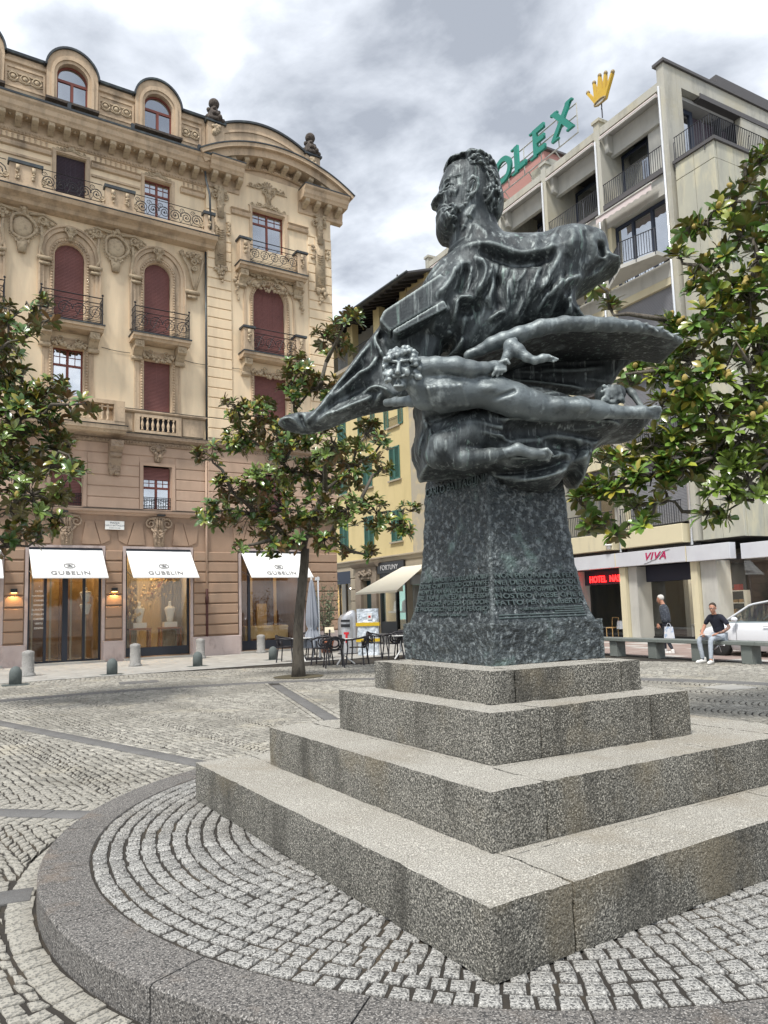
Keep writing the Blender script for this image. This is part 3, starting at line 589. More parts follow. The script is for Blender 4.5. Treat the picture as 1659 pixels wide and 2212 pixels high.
# knee and shin of the kneeling leg wrapped in cloth
A.chain([(at(1075, 905, 5.10), .13), (at(1010, 938, 5.0), .135), (at(958, 968, 4.96), .105), (at(945, 985, 4.97), .085)], .05)
A.chain([(at(945, 985, 4.97), .075), (at(1000, 992, 4.93), .072), (at(1060, 985, 4.92), .05), (at(1105, 975, 4.93), .034)], .03)
put('draped_torso', A, M_bronze)
del A
# --- wing with its rounded leading edge
Wf = Field((.45, 4.74, 2.85), (2.36, 5.85, 3.75), .010); GX, GZ = np.meshgrid(Wf.ax[0], Wf.ax[2], indexing='ij')
wing = z2([(240, 985), (380, 935), (560, 865), (700, 805), (850, 778), (1000, 772), (1150, 775), (1300, 790), (1450, 830), (1600, 905), (1500, 955), (1340, 985), (1260, 1035), (1210, 1105), (1175, 1165), (1000, 1235), (700, 1210), (450, 1160), (300, 1130), (240, 1060)])
L5 = [(z2([(600, 1000), (800, 1010), (1100, 980), (1400, 930)]), .03, .03), (z2([(500, 1150), (800, 1180), (1000, 1200)]), .06, .02), (z2([(700, 1080), (900, 1090), (1150, 1040)]), .03, .03)]
lay(Wf, GX, GZ, wing, 5.74, .05, .10, L5, (-6, 1.4, 14, .012, 31), k=.02, ymod=lambda X, Z: .10 * np.clip((X - 1.0) / 1.0, 0, 1))
rim = z2([(240, 990), (330, 955), (390, 920), (460, 895), (560, 862), (700, 815), (850, 792), (1000, 790), (1150, 795), (1300, 808), (1450, 842), (1600, 908)]); rr_ = [.03, .036, .045, .05, .052, .052, .05, .05, .046, .038, .028, .010]
Yr = [5.02, 5.0, 4.97, 4.95, 4.94, 4.95, 4.98, 5.02, 5.08, 5.14, 5.22, 5.34]
# shelf joining the leading edge to the back of the wing
for i in range(len(rim) - 1):
    for t in np.linspace(0, .92, 12):
        x = rim[i][0] * (1 - t) + rim[i + 1][0] * t; y = rim[i][1] * (1 - t) + rim[i + 1][1] * t; Yv = Yr[i] * (1 - t) + Yr[i + 1] * t; P = at(x, y - 2, Yv); Wf.cap(P, P + np.array([0, 5.74 - Yv, -.015]), .022, .02, .02)
put('wing', Wf, M_bronze); del Wf
Wf = Field((.45, 4.74, 2.85), (2.36, 5.85, 3.75), .009); Wf.chain([(at(x, y, Y), r) for (x, y), r, Y in zip(rim, rr_, Yr)], .03, sq=(1, 1.3, 1))
for i in range(40): q_ = i / 39; x = 1012 + 440 * q_; y = float(np.interp(x, [a_[0] for a_ in rim], [a_[1] for a_ in rim])); Yv = float(np.interp(x, [a_[0] for a_ in rim], Yr)); Wf.cap(at(x, y - 6, Yv - .03), at(x + 14, y - 10 + 6 * (i % 3), Yv - .04), .012, .008, .012)
put('wing_edge', Wf, M_bronze_f); del Wf
# --- flying figure
G = Field((.02, 4.55, 2.50), (2.25, 5.55, 3.62), .0075); Yf = 4.86
def P_(x, y, Y=Yf): return at(x, y, Y)
u1 = Yf / F
body = [((912, 812), 26), ((925, 835), 40), ((960, 848), 46), ((1000, 846), 42), ((1035, 845), 37), ((1075, 852), 40), ((1110, 864), 40), ((1150, 876), 35), ((1190, 884), 29), ((1215, 883), 27), ((1250, 882), 27), ((1290, 886), 22), ((1330, 890), 15), ((1352, 891), 14)]
G.chain([(P_(x, y, Yf + .0 + max(0, (x - 1100)) * .0006), r * u1 * .93) for (x, y), r in body], .035, sq=(1, .95, 1))
G.chain([(P_(1352, 891, 5.01), 14 * u1), (P_(1385, 890, 5.02), 15 * u1), (P_(1405, 893, 5.03), 12 * u1)], .02)
for i in range(5): y = 880 + i * 5.5; G.chain([(P_(1395, 886 + i * 2.5, 5.00 + i * .006), .018), (P_(1414, y, 5.00 + i * .006), .0145), (P_(1427 - abs(i - 1) * 2, y + 1, 5.005 + i * .006), .012)], .005)
# shoulder, raised right arm and its hand gripping the wrist
G.chain([(P_(922, 828), .085), (P_(912, 796, 4.80), .075), (P_(940, 790, 4.76), .058), (P_(985, 790, 4.75), .058), (P_(1015, 797, 4.76), .055), (P_(1045, 796, 4.78), .04), (P_(1066, 791, 4.80), .032), (P_(1082, 790, 4.81), .035)], .025)
G.chain([(P_(893, 800, 4.80), .05), (P_(896, 830, 4.80), .05), (P_(912, 862, 4.86), .07)], .03)
G.chain([(P_(925, 870), .05), (P_(890, 866, 4.98), .038), (P_(855, 868, 5.12), .030), (P_(835, 870, 5.2), .028)], .03)
for i, (x, y) in enumerate([(1064, 811), (1074, 812), (1083, 808), (1091, 800)]): G.chain([(P_(1078 + i * 4, 790 + i, 4.79), .016), (P_(1072 + i * 6, 800, 4.765), .0145), (P_(x, y, 4.775), .011)], .006)
G.chain([(P_(1080, 784, 4.79), .018), (P_(1094, 778, 4.77), .013), (P_(1100, 785, 4.77), .011)], .006)
# second arm coming out of the wing, hand pointing right
G.chain([(P_(1085, 787, 4.86), .026), (P_(1096, 768, 4.86), .030), (P_(1104, 748, 4.87), .050), (P_(1118, 757, 4.85), .046), (P_(1138, 772, 4.82), .030), (P_(1155, 779, 4.81), .024), (P_(1172, 774, 4.81), .026), (P_(1184, 771, 4.81), .020)], .02)
for i, (x, y) in enumerate([(1205, 776), (1201, 779), (1196, 781)]): G.chain([(P_(1180, 771 + i * 3, 4.81 + i * .008), .013), (P_(1192, 772 + i * 3.2, 4.80 + i * .008), .011), (P_(x, y, 4.80), .008)], .004)
G.chain([(P_(1104, 742, 4.86), .03), (P_(1112, 735, 4.87), .02)], .01)
# navel, ribs, hips, kneecap
for (x, y) in [(1058, 838)]: G.ell(P_(x, y, 4.76), (.05, .03, .03), .03)
for i in range(6): G.cap(P_(925 + i * 14, 838 - i, 4.735), P_(938 + i * 14, 872, 4.80), .012, .010, .03)
G.cap(P_(1050, 868, 4.75), P_(1110, 845, 4.76), .012, .012, .02, cut=True)
G.ell(P_(1205, 874, 4.84), (.05, .03, .04), .03); G.ell(P_(1250, 876, 4.86), (.08, .04, .045), .04)
# foot of the kneeling leg
G.chain([(P_(1060, 984, 4.93), .046), (P_(1105, 975, 4.92), .034), (P_(1118, 970, 4.91), .040), (P_(1150, 980, 4.91), .036), (P_(1172, 980, 4.91), .034)], .02)
for i in range(4): G.chain([(P_(1165, 975 + i * 5, 4.90 + i * .01), .019), (P_(1181, 972 + i * 6, 4.89 + i * .01), .017), (P_(1190 - i * 2, 979 + i * 5, 4.90 + i * .01), .013)], .006)
# head of the figure: three quarter view, mouth open, thick curls
hx, hy, hY = 867, 800, 4.80; hc = P_(hx, hy, hY)
G.ell(hc, (.092, .11, .128), .02, rot=R_(-6)); G.chain([(P_(880, 815, 4.84), .06), (P_(908, 842, 4.86), .075)], .03)
G.ell(P_(864, 833, 4.745), (.045, .05, .036), .02)                   # chin
G.ell(P_(851, 788, 4.688), (.026, .030, .020), .008, cut=True); G.ell(P_(875, 786, 4.688), (.027, .030, .020), .008, cut=True)
G.ell(P_(851, 789, 4.715), (.013, .010, .008), .004); G.ell(P_(875, 787, 4.715), (.013, .010, .008), .004)
G.cap(P_(841, 780, 4.705), P_(857, 781, 4.685), .010, .010, .006); G.cap(P_(867, 780, 4.685), P_(886, 777, 4.705), .010, .010, .006)
G.cap(P_(862, 783, 4.688), P_(859, 803, 4.662), .011, .017, .008); G.ell(P_(859, 806, 4.678), (.024, .014, .012), .006)
G.ell(P_(860, 822, 4.670), (.024, .060, .034), .005, cut=True); G.cap(P_(849, 813, 4.692), P_(871, 812, 4.692), .009, .009, .005); G.cap(P_(852, 834, 4.700), P_(869, 833, 4.700), .010, .010, .005)
G.ell(P_(845, 805, 4.705), (.020, .02, .028), .012); G.ell(P_(879, 804, 4.700), (.022, .02, .028), .012)
hr_ = random.Random(4)
for i in range(110):
    t = hr_.uniform(-.35, math.pi + .55); rr = hr_.uniform(.95, 1.18); dx = math.cos(t) * 31 * rr; dy = -math.sin(t) * 37 * rr
    if -24 < dx < 21 and dy > -24: continue
    x, y = hx + dx + 2, hy + dy - 2; Yv = hY - .05 + hr_.uniform(-.05, .12); a = hr_.uniform(0, 6.28); G.chain([(P_(x, y, Yv), .018), (P_(x + 6 * math.cos(a), y + 6 * math.sin(a), Yv - .02), .016), (P_(x + 9 * math.cos(a + 1.2), y + 9 * math.sin(a + 1.2), Yv - .005), .010)], .006)
for i in range(26):                                  # locks streaming back over the shoulder
    t = i / 25; x = 892 + 34 * t; y = 783 + 10 * t + hr_.uniform(-6, 6); G.cap(P_(x, y, 4.80 + hr_.uniform(-.02, .05)), P_(x + 10, y + 3, 4.80), .014, .009, .006)
put('flying_figure', G, M_bronze_f); del G
# --- child's head behind the wing
K = Field((1.3, 5.0, 2.75), (1.95, 5.6, 3.15), .010)
K.ell(at(1318, 852, 5.25), (.11, .11, .085), .02)
for i in range(50): a = hr_.uniform(0, 6.3); rr = hr_.uniform(.2, 1); K.cap(at(1318 + 30 * rr * math.cos(a), 850 + 20 * rr * math.sin(a), 5.16), at(1322 + 33 * rr * math.cos(a), 858 + 20 * rr * math.sin(a), 5.18), .014, .008, .006)
K.chain([(at(1332, 822, 5.3), .03), (at(1352, 835, 5.28), .03), (at(1366, 850, 5.25), .025), (at(1385, 878, 5.2), .02)], .02)
put('small_head', K, M_bronze); del K
# --- the bearded head
def zh(x, y): return (x / 4.237 + 862.6, y / 4.237 + 278.7)
def zs(l): return [zh(*p) for p in l]
H_ = Field((.22, 5.06, 3.85), (1.22, 5.80, 5.12), .0058); Yh = 5.42; GX, GZ = np.meshgrid(H_.ax[0], H_.ax[2], indexing='ij')
face = zs([(440, 300), (392, 400), (374, 462), (368, 480), (372, 500), (364, 535), (325, 588), (296, 618), (298, 645), (322, 650), (352, 658), (360, 672), (344, 690), (356, 712), (350, 725), (338, 752), (350, 800), (342, 852), (362, 900), (400, 940), (450, 950), (492, 1010), (500, 1100), (900, 1090), (865, 940), (840, 880), (840, 760), (900, 600), (900, 400), (800, 260), (600, 240)])
def headlay(px, T, w_, L_=(), fold=None, it=1, Y=Yh, k=.02, back=1.0): lay(H_, GX, GZ, px, Y, T, w_, L_, fold, k=k, it=it, base=.12, back=back)
Lf = [(zs([(372, 492), (392, 462), (425, 446), (462, 458)]), .030, .009), (zs([(385, 430), (430, 415), (480, 440)]), .014, .03),
      (zs([(380, 512), (415, 505), (455, 512)]), -.045, .016), (zs([(385, 515), (415, 500), (462, 486)]), .036, .007), (zs([(392, 532), (425, 528), (458, 510)]), .026, .006), (zs([(400, 545), (435, 548), (470, 525)]), -.012, .006), (zs([(465, 500), (500, 520)]), -.012, .008),
      (zs([(370, 560), (335, 600), (310, 632)]), .034, .014), (zs([(338, 650), (366, 640), (380, 612)]), .026, .010), (zs([(352, 640), (362, 636)]), -.03, .005), (zs([(388, 585), (400, 625), (395, 655)]), -.026, .009), (zs([(382, 530), (376, 560)]), -.03, .010),
      (zs([(440, 570), (490, 585), (530, 600)]), .024, .030), (zs([(420, 640), (450, 700)]), -.012, .02), (zs([(530, 430), (545, 520)]), -.014, .03),
      (zs([(355, 672), (385, 664), (420, 690), (450, 735), (470, 760)]), .040, .012), (zs([(350, 708), (385, 706), (410, 720)]), -.034, .008), (zs([(352, 728), (380, 732)]), .022, .008),
      (zs([(700, 690), (650, 790), (590, 890), (530, 1000)]), .035, .022), (zs([(640, 820), (600, 900)]), -.03, .03), (zs([(800, 760), (790, 860), (800, 960)]), .015, .025)]
headlay(face, .185, .17, Lf)
# neck flows into the shoulders
H_.chain([(at(*zh(690, 820), Yh), .15), (at(*zh(690, 950), Yh), .17), (at(*zh(720, 1080), Yh), .24)], .05)
hair = zs([(415, 292), (418, 322), (442, 334), (470, 305), (520, 292), (570, 288), (590, 330), (585, 380), (560, 420), (590, 450), (600, 490), (625, 540), (640, 450), (700, 430), (735, 480), (720, 560), (700, 620), (720, 700), (780, 760), (815, 815), (850, 818), (880, 795), (930, 770), (968, 690), (976, 600), (950, 500), (930, 400), (905, 335), (850, 250), (740, 190), (655, 166), (608, 182), (580, 208), (520, 215), (480, 228), (430, 262)])
Lr = [(zs([(425, 310), (455, 262), (520, 235), (590, 225)]), .03, .012), (zs([(600, 200), (590, 260), (620, 330)]), -.03, .012), (zs([(640, 180), (620, 240), (660, 320)]), .035, .016), (zs([(560, 300), (600, 260), (640, 300)]), -.02, .012)]
hr_ = random.Random(11)
def hairdir(x, y):                                   # flow of the hair: back over the crown, then down
    t = math.atan2(y - 520, x - 640); return t + math.pi / 2
for i in range(430):
    x = hr_.uniform(430, 965); y = hr_.uniform(180, 800); q = hr_.uniform(30, 90); pts = [(x, y)]; a = hairdir(x, y) + hr_.uniform(-.35, .35); cu_ = hr_.uniform(-.35, .45)
    for s in range(4): x += q * math.cos(a) / 4; y += q * math.sin(a) / 4; a = a * .6 + (hairdir(x, y) + hr_.uniform(-.2, .2)) * .4 if abs(a - hairdir(x, y)) < 2 else a + cu_; a += cu_ * .5; pts.append((x, y))
    Lr.append((zs(pts), hr_.choice([1, 1, -1]) * hr_.uniform(.008, .022), hr_.uniform(.0055, .012)))
Lr += [(zs([(742, 640), (790, 655), (838, 625), (846, 575)]), .035, .012), (zs([(760, 600), (800, 620)]), -.03, .012), (zs([(880, 560), (900, 650), (860, 740)]), -.035, .016), (zs([(940, 620), (930, 720), (860, 790)]), .03, .018)]
headlay(hair, .215, .13, Lr, it=1, k=.008)
# beard and side whiskers
beard = zs([(352, 738), (340, 752), (350, 800), (340, 852), (362, 902), (402, 942), (452, 952), (500, 975), (560, 930), (590, 860), (640, 780), (690, 690), (670, 620), (620, 560), (600, 500), (570, 470), (545, 520), (540, 570), (570, 640), (560, 700), (500, 690), (440, 690), (400, 720)])
Lb = []
for i in range(170):
    x = hr_.uniform(345, 690); y = hr_.uniform(480, 950); q = hr_.uniform(22, 60); a = 1.45 + hr_.uniform(-.7, .7) - (x - 520) * .0012; c_ = hr_.uniform(-.9, .9); pts = [(x, y)]
    for s in range(4): x += q * math.cos(a) / 4; y += q * math.sin(a) / 4; a += c_ * .45; pts.append((x, y))
    Lb.append((zs(pts), hr_.choice([1, 1, -1]) * hr_.uniform(.010, .026), hr_.uniform(.0055, .0095)))
Lb += [(zs([(520, 760), (560, 800), (600, 790)]), -.07, .025), (zs([(500, 830), (540, 860)]), -.05, .02), (zs([(420, 735), (440, 800), (470, 860)]), .03, .025), (zs([(600, 600), (640, 660), (640, 720)]), .03, .03)]
headlay(beard, .212, .08, Lb, it=1, k=.006)
# ear
Ye = 5.205
H_.chain([(at(*zh(628, 560), Ye), .012), (at(*zh(640, 470), Ye - .02), .014), (at(*zh(672, 438), Ye - .03), .015), (at(*zh(708, 455), Ye - .03), .016), (at(*zh(718, 510), Ye - .02), .015), (at(*zh(695, 565), Ye - .01), .014), (at(*zh(662, 600), Ye), .020)], .008)
H_.ell(at(*zh(672, 520), Ye - .01), (.026, .045, .045), .01, cut=True); H_.chain([(at(*zh(655, 565), Ye), .010), (at(*zh(680, 500), Ye), .009), (at(*zh(695, 470), Ye), .007)], .006)
put('bearded_head', H_, M_bronze); del H_
# ---------------------------------------------------------------- cream corner palazzo on the left
LBO = (-10.245, 27.062, 0); LBR = R_(90 - 57.2)
palazzo = empty('palazzo', LBO, LBR, label='ornate cream and tan stone palazzo with red shutters and iron balconies', cat='building')
M_cream = mat('cream render', (.83, .67, .46), .85, spots=[(.25, .42, .7, (.74, .57, .38), .6), (1.1, .48, .75, (.36, .28, .20), .6, (1, 1, .16)), (5, .5, .7, (.70, .60, .42), .35)], bump=[(40, .002)])
M_tan = mat('tan render', (.54, .38, .28), .85, spots=[(.35, .42, .7, (.37, .265, .185), .7), (1.2, .5, .75, (.27, .20, .15), .5, (1, 1, .2)), (3, .55, .75, (.53, .40, .30), .5)], bump=[(50, .002)])
M_brown = mat('brown rusticated render', (.38, .255, .175), .85, spots=[(.5, .42, .7, (.25, .17, .115), .7), (2.4, .52, .75, (.36, .26, .185), .6), (1.5, .5, .75, (.17, .13, .10), .5, (1, 1, .3))], bump=[(60, .002)])
M_trim = mat('cream stone trim', (.60, .46, .315), .85, spots=[(.5, .42, .7, (.46, .335, .215), .7), (1.6, .48, .70, (.21, .16, .115), .75, (1, 1, .25)), (10, .56, .75, (.20, .16, .12), .5)], bump=[(40, .004)])
M_carv = mat('carved stone', (.50, .40, .27), .9, spots=[(2, .42, .7, (.40, .30, .20), .7), (9, .50, .72, (.17, .135, .10), .7)], bump=[(35, .01), (90, .004)])
M_carvb = mat('carved brown stone', (.38, .285, .20), .9, spots=[(2, .42, .7, (.30, .22, .155), .7), (9, .50, .72, (.15, .11, .085), .7)], bump=[(35, .01)])
M_pink = mat('pink granite plinth', (.52, .43, .40), .75, spots=[(1.2, .45, .7, (.38, .30, .275), .7), (200, .52, .62, (.24, .20, .19), .6), (3, .55, .7, (.24, .18, .16), .55, (1, 1, .6))], bump=[(90, .002)])
M_shut = mat('dark red roller shutter', (.23, .095, .085), .55, spots=[(.8, .45, .7, (.15, .060, .055), .6), (2, .5, .7, (.20, .085, .08), .5, (1, 1, .3))], bump=[(60, .001)], island=.06)
M_shutd = mat('aubergine shutter', (.045, .028, .042), .5, island=.1)
M_frame = mat('red brown window frame', (.19, .048, .032), .5)
M_dkframe = mat('black blue shopfront frame', (.012, .016, .026), .35)
M_iron = mat('wrought iron', (.022, .022, .026), .5, metal=.3, spots=[(6, .5, .7, (.06, .06, .065), .5)])
M_gutter = mat('dark zinc gutter', (.055, .062, .068), .5, metal=.4, spots=[(1, .5, .7, (.12, .15, .14), .7, (3, 1, 1))])
M_finial = mat('dark weathered stone', (.085, .068, .055), .9, spots=[(5, .45, .65, (.035, .028, .024), .8), (9, .58, .75, (.2, .17, .14), .6)], bump=[(18, .03)])
M_glass = glass('window glass', (.45, .50, .54), .45); M_shopglass = glass('shop glass', (.90, .90, .88), .045, .16)
M_dim = mat('dim room', (.03, .032, .036), .9); M_curt = mat('net curtain', (.42, .46, .50), .9, bump=[(14, .03, 'noise', (3, 3, .1))])
M_hole = mat('dark reveal', (.02, .02, .024), .9)
M_canvas = mat('white awning canvas', (.84, .84, .82), .9, spots=[(.9, .45, .75, (.76, .76, .74), .5)], bump=[(1.6, .02)])
M_greyprint = mat('grey print', (.22, .22, .22), .8)
M_wlamp = mat('warm lamp', (1, .7, .3), .5, emit=((1, .55, .14), 5)); M_blackm = mat('black metal', (.015, .015, .016), .4)
PB = palazzo
WX = [-7.85, -4.60, -1.35, 1.90]; X0, X1 = -9.4, 3.85; PX0, PX1 = 3.85, 9.68; PC = 6.62
# --- walls (with openings), built from strips: list of (x0,x1,z0,z1) holes in a face at depth o
def wall(name, m, x0, x1, z0, z1, holes, o=0.0, th=.30, parent=PB):
    g = MB(); xs = sorted({x0, x1, *[h[0] for h in holes], *[h[1] for h in holes]}); xs = [x for x in xs if x0 <= x <= x1]
    for a, b in zip(xs[:-1], xs[1:]):
        hs = sorted([(h[2], h[3]) for h in holes if h[0] < (a + b) / 2 < h[1]]); z = z0
        for h in hs:
            if h[0] > z: g.box(a, b, o - th, o, z, h[0])
            z = max(z, h[1])
        if z < z1: g.box(a, b, o - th, o, z, z1)
    return obj(name, g, m, parent)
def arc(cx, cz, r, a0, a1, n=14, rz_=None): return [(cx + r * math.cos(a), cz + (rz_ or r) * math.sin(a)) for a in np.linspace(a0, a1, n)]
def arch_fill(name, m, cx, zs_, r, ztop, w_, o=0.0, th=.3, parent=PB, rz_=None):       # wall between a round arch and a square opening
    g = MB(); inner = arc(cx, zs_, r, 0, math.pi, 20, rz_); outer = [(min(max(x + (x - cx) * 9, cx - w_), cx + w_), ztop) if abs(x - cx) * 10 > 0 else (x, ztop) for x, z in inner]
    outer = [(cx + w_, ztop)] * 1 + [(cx + w_ * math.cos(a), ztop) for a in np.linspace(0, math.pi, 20)[1:-1]] + [(cx - w_, ztop)]
    g.band(inner, outer, o - th, o); return obj(name, g, m, parent)
main_z = dict(sq=(9.45, 11.50), arch=(12.45, 14.98), top=(17.15, 18.98))
hw = .525
holes = []
for x in WX: holes += [(x - hw, x + hw, 9.45, 11.50), (x - hw, x + hw, 12.45, 15.52), (x - hw, x + hw, 17.15, 18.98)]
wall('upper_wall', M_cream, X0, X1, 8.40, 20.35, holes)
for x in WX: arch_fill('arch_spandrel', M_cream, x, 14.98, hw, 15.52, hw)
mz = [(x - hw, x + hw, 5.66, 7.46) for x in WX]
wall('mezzanine_wall', M_tan, X0, X1, 5.42, 8.40, mz)
ph = .74
wall('pavilion_wall', M_cream, PX0, PX1, 8.40, 20.4, [(PC - ph, PC + ph, 9.45, 11.55), (PC - ph, PC + ph, 12.45, 15.56), (PC - ph, PC + ph, 17.10, 18.84)], o=.14)
arch_fill('arch_spandrel', M_cream, PC, 14.82, ph, 15.56, ph, o=.14)
wall('pavilion_mezzanine_wall', M_tan, PX0, PX1, 5.42, 8.40, [(PC - ph, PC + ph, 5.66, 7.46)], o=.14)
doors = [(-9.1, -6.7), (-5.82, -3.42), (-2.55, -.12), (.73, 3.15), (5.24, 7.95)]
wall('ground_floor_wall', M_brown, X0, PX1, 0, 5.42, [(a, b, 0 if i == 2 else .12, 4.12) for i, (a, b) in enumerate(doors)], o=.02, th=.5)
g = MB(); g.box(PX1 - .3, PX1, -14, -.32, 0, 21.0); g.box(X0, PX1, -14, -13.7, 0, 20.9); obj('side_wall', g, M_cream, PB)
g = MB(); g.box(X0, PX1 - .32, -13.6, -.35, 20.2, 20.4); g.box(X0, PX1 - .32, -13.6, -3.5, 8.2, 8.35); g.box(X0, PX1 - .32, -13.6, -3.5, 5.0, 5.15); obj('inner_slab', g, M_dim, PB)
# --- horizontal rustication grooves shown as courses of blocks
def course(m, x0, x1, z0, z1, o, h=.42, gap=.035, skip=(), name='stone_course', depth=.035, split=None):
    z = z0
    while z < z1 - .1:
        t = min(z + h, z1); seg = [(x0, x1)]
        for s0, s1, a, b in skip:
            if z + h / 2 > a and z + h / 2 < b:
                ns = []
                for p, q in seg:
                    if s0 > p and s0 < q: ns.append((p, s0))
                    if s1 < q and s1 > p: ns.append((s1, q))
                    if s1 <= p or s0 >= q: ns.append((p, q))
                seg = ns
        for p, q in seg:
            if q - p > .05: obj(name, MB().bbox(p, q, o, o + depth, z + gap / 2, t - gap / 2, .018), m, PB)
        z += h
sk = [(x - hw - .16, x + hw + .16, 5.5, 7.62) for x in WX]
course(M_tan, X0, X1 - .02, 5.62, 8.10, .001, .415, .03, sk)
course(M_tan, PX0 + .02, PX1, 5.62, 8.10, .141, .415, .03, [(PC - ph - .16, PC + ph + .16, 5.5, 7.62)])
for a, b in ((PX0 + .02, 4.90), (8.50, PX1)): course(M_cream, a, b, 8.62, 18.4, .141, .42, .035, name='quoin_block', depth=.05)
# ground floor pilasters with raised blocks
piers = [(-6.6, -5.95), (-3.32, -2.66), (-.01, .62), (3.27, 5.12), (8.08, PX1)]
for a, b in piers:
    z = .80
    for k in range(8): obj('rusticated_block', MB().bbox(a + .02, b - .02, .021, .10, z + .02, z + .39, .03), M_brown, PB); z += .41
    obj('plinth_stone', MB().bbox(a - .06, b + .06, .021, .16, 0, .76, .02), M_pink, PB)
for i, (a, b) in enumerate(doors):
    g = MB(); g.box(a - .11, a - .001, .0, .075, .0, 4.22); g.box(b + .001, b + .11, .0, .075, .0, 4.22); g.box(a, b, .0, .075, 4.13, 4.22); obj('door_surround', g, M_pink, PB)
    obj('threshold', MB().box(a - .1, b + .1, .05, .30, 0, .10), M_flag, PB)
# lintel zone: splayed blocks beside the keystones
for i, (a, b) in enumerate(doors):
    c = (a + b) / 2
    for sd_ in (-1, 1):
        e = b if sd_ > 0 else a; p = [(c + sd_ * .52, 4.28), (c + sd_ * .62, 5.12), (e - sd_ * .30, 5.12), (e - sd_ * .06, 4.28)]
        if sd_ < 0: p = p[::-1]
        obj('splayed_block', MB().prism(p, .02, .075), M_brown, PB)
        q = [(e - sd_ * .03, 4.28), (e - sd_ * .26, 5.12), (e + sd_ * .34, 5.12), (e + sd_ * .26, 4.42)]
        obj('splayed_block', MB().prism(q if sd_ > 0 else q[::-1], .02, .06), M_brown, PB)
# --- string courses and cornices
def cornice(name, m, prof, x0, x1): return obj(name, MB().sweep(prof, x0, x1), m, PB)
cornice('ledge', M_tan, [(0, 5.36), (.08, 5.38), (.12, 5.46), (.26, 5.48), (.28, 5.56), (0, 5.60)], X0, PX1 + .02)
cornice('ledge_flashing', M_gutter, [(.02, 5.602), (.29, 5.565), (.30, 5.58), (.02, 5.62)], X0, PX1 + .03)
cornice('bead_course', M_carvb, [(0, 8.08), (.10, 8.10), (.16, 8.22), (.10, 8.24), (.22, 8.30), (.34, 8.34), (.36, 8.46), (0, 8.50)], X0, PX1 + .02)
cornice('course_flashing', M_gutter, [(.02, 8.502), (.37, 8.465), (.38, 8.485), (.02, 8.53)], X0, PX1 + .03)
def beads(name, m, x0, x1, z, o, r, step, n=6):
    g = MB(); x = x0
    while x < x1: g.ball((x, -o, z), (r * .85, r, r), n, 4); x += step
    return obj(name, g, m, PB, smooth=True)
beads('bead_row', M_carvb, X0, PX1, 8.17, .15, .045, .115)
cornice('parapet_ledge', M_trim, [(0, 9.33), (.10, 9.35), (.16, 9.40), (.16, 9.45), (0, 9.47)], -.3, PX1)
cornice('parapet_flashing', M_gutter, [(.0, 9.472), (.165, 9.455), (.17, 9.47), (0, 9.49)], -.3, PX1)
obj('parapet_panel', MB().bbox(-.2, .95, 0, .06, 8.6, 9.3), M_trim, PB); obj('parapet_panel', MB().bbox(2.85, 3.7, 0, .06, 8.6, 9.3), M_trim, PB)
g = MB(); g.box(1.0, 2.8, 0.001, .12, 8.58, 8.68); g.box(1.0, 2.8, .001, .12, 9.20, 9.32); g.box(1.0, 1.2, .001, .12, 8.68, 9.20); g.box(2.6, 2.8, .001, .12, 8.68, 9.20); obj('balustrade_frame', g, M_trim, PB)
obj('balustrade_back', MB().box(1.2, 2.6, .001, .01, 8.68, 9.2), M_hole, PB)
BAL = MB().lathe([(.035, 0), (.05, .02), (.05, .05), (.025, .07), (.055, .17), (.062, .25), (.03, .36), (.025, .42), (.05, .45), (.05, .50)], n=10).mesh('baluster', True); BAL.materials.append(M_trim)
for i in range(7): obj('baluster', BAL, None, PB, loc=(1.30 + i * .2, -.07, 8.69))
for i in range(8): obj('baluster', BAL, None, PB, loc=(5.95 + i * .2, -.42, 8.69))
g = MB(); g.box(5.4, 7.9, .15, .55, 8.56, 8.68); g.box(5.4, 7.9, .30, .55, 9.20, 9.34); g.box(5.4, 5.8, .28, .57, 8.68, 9.20); g.box(7.5, 7.9, .28, .57, 8.68, 9.20); obj('balcony_parapet', g, M_trim, PB)
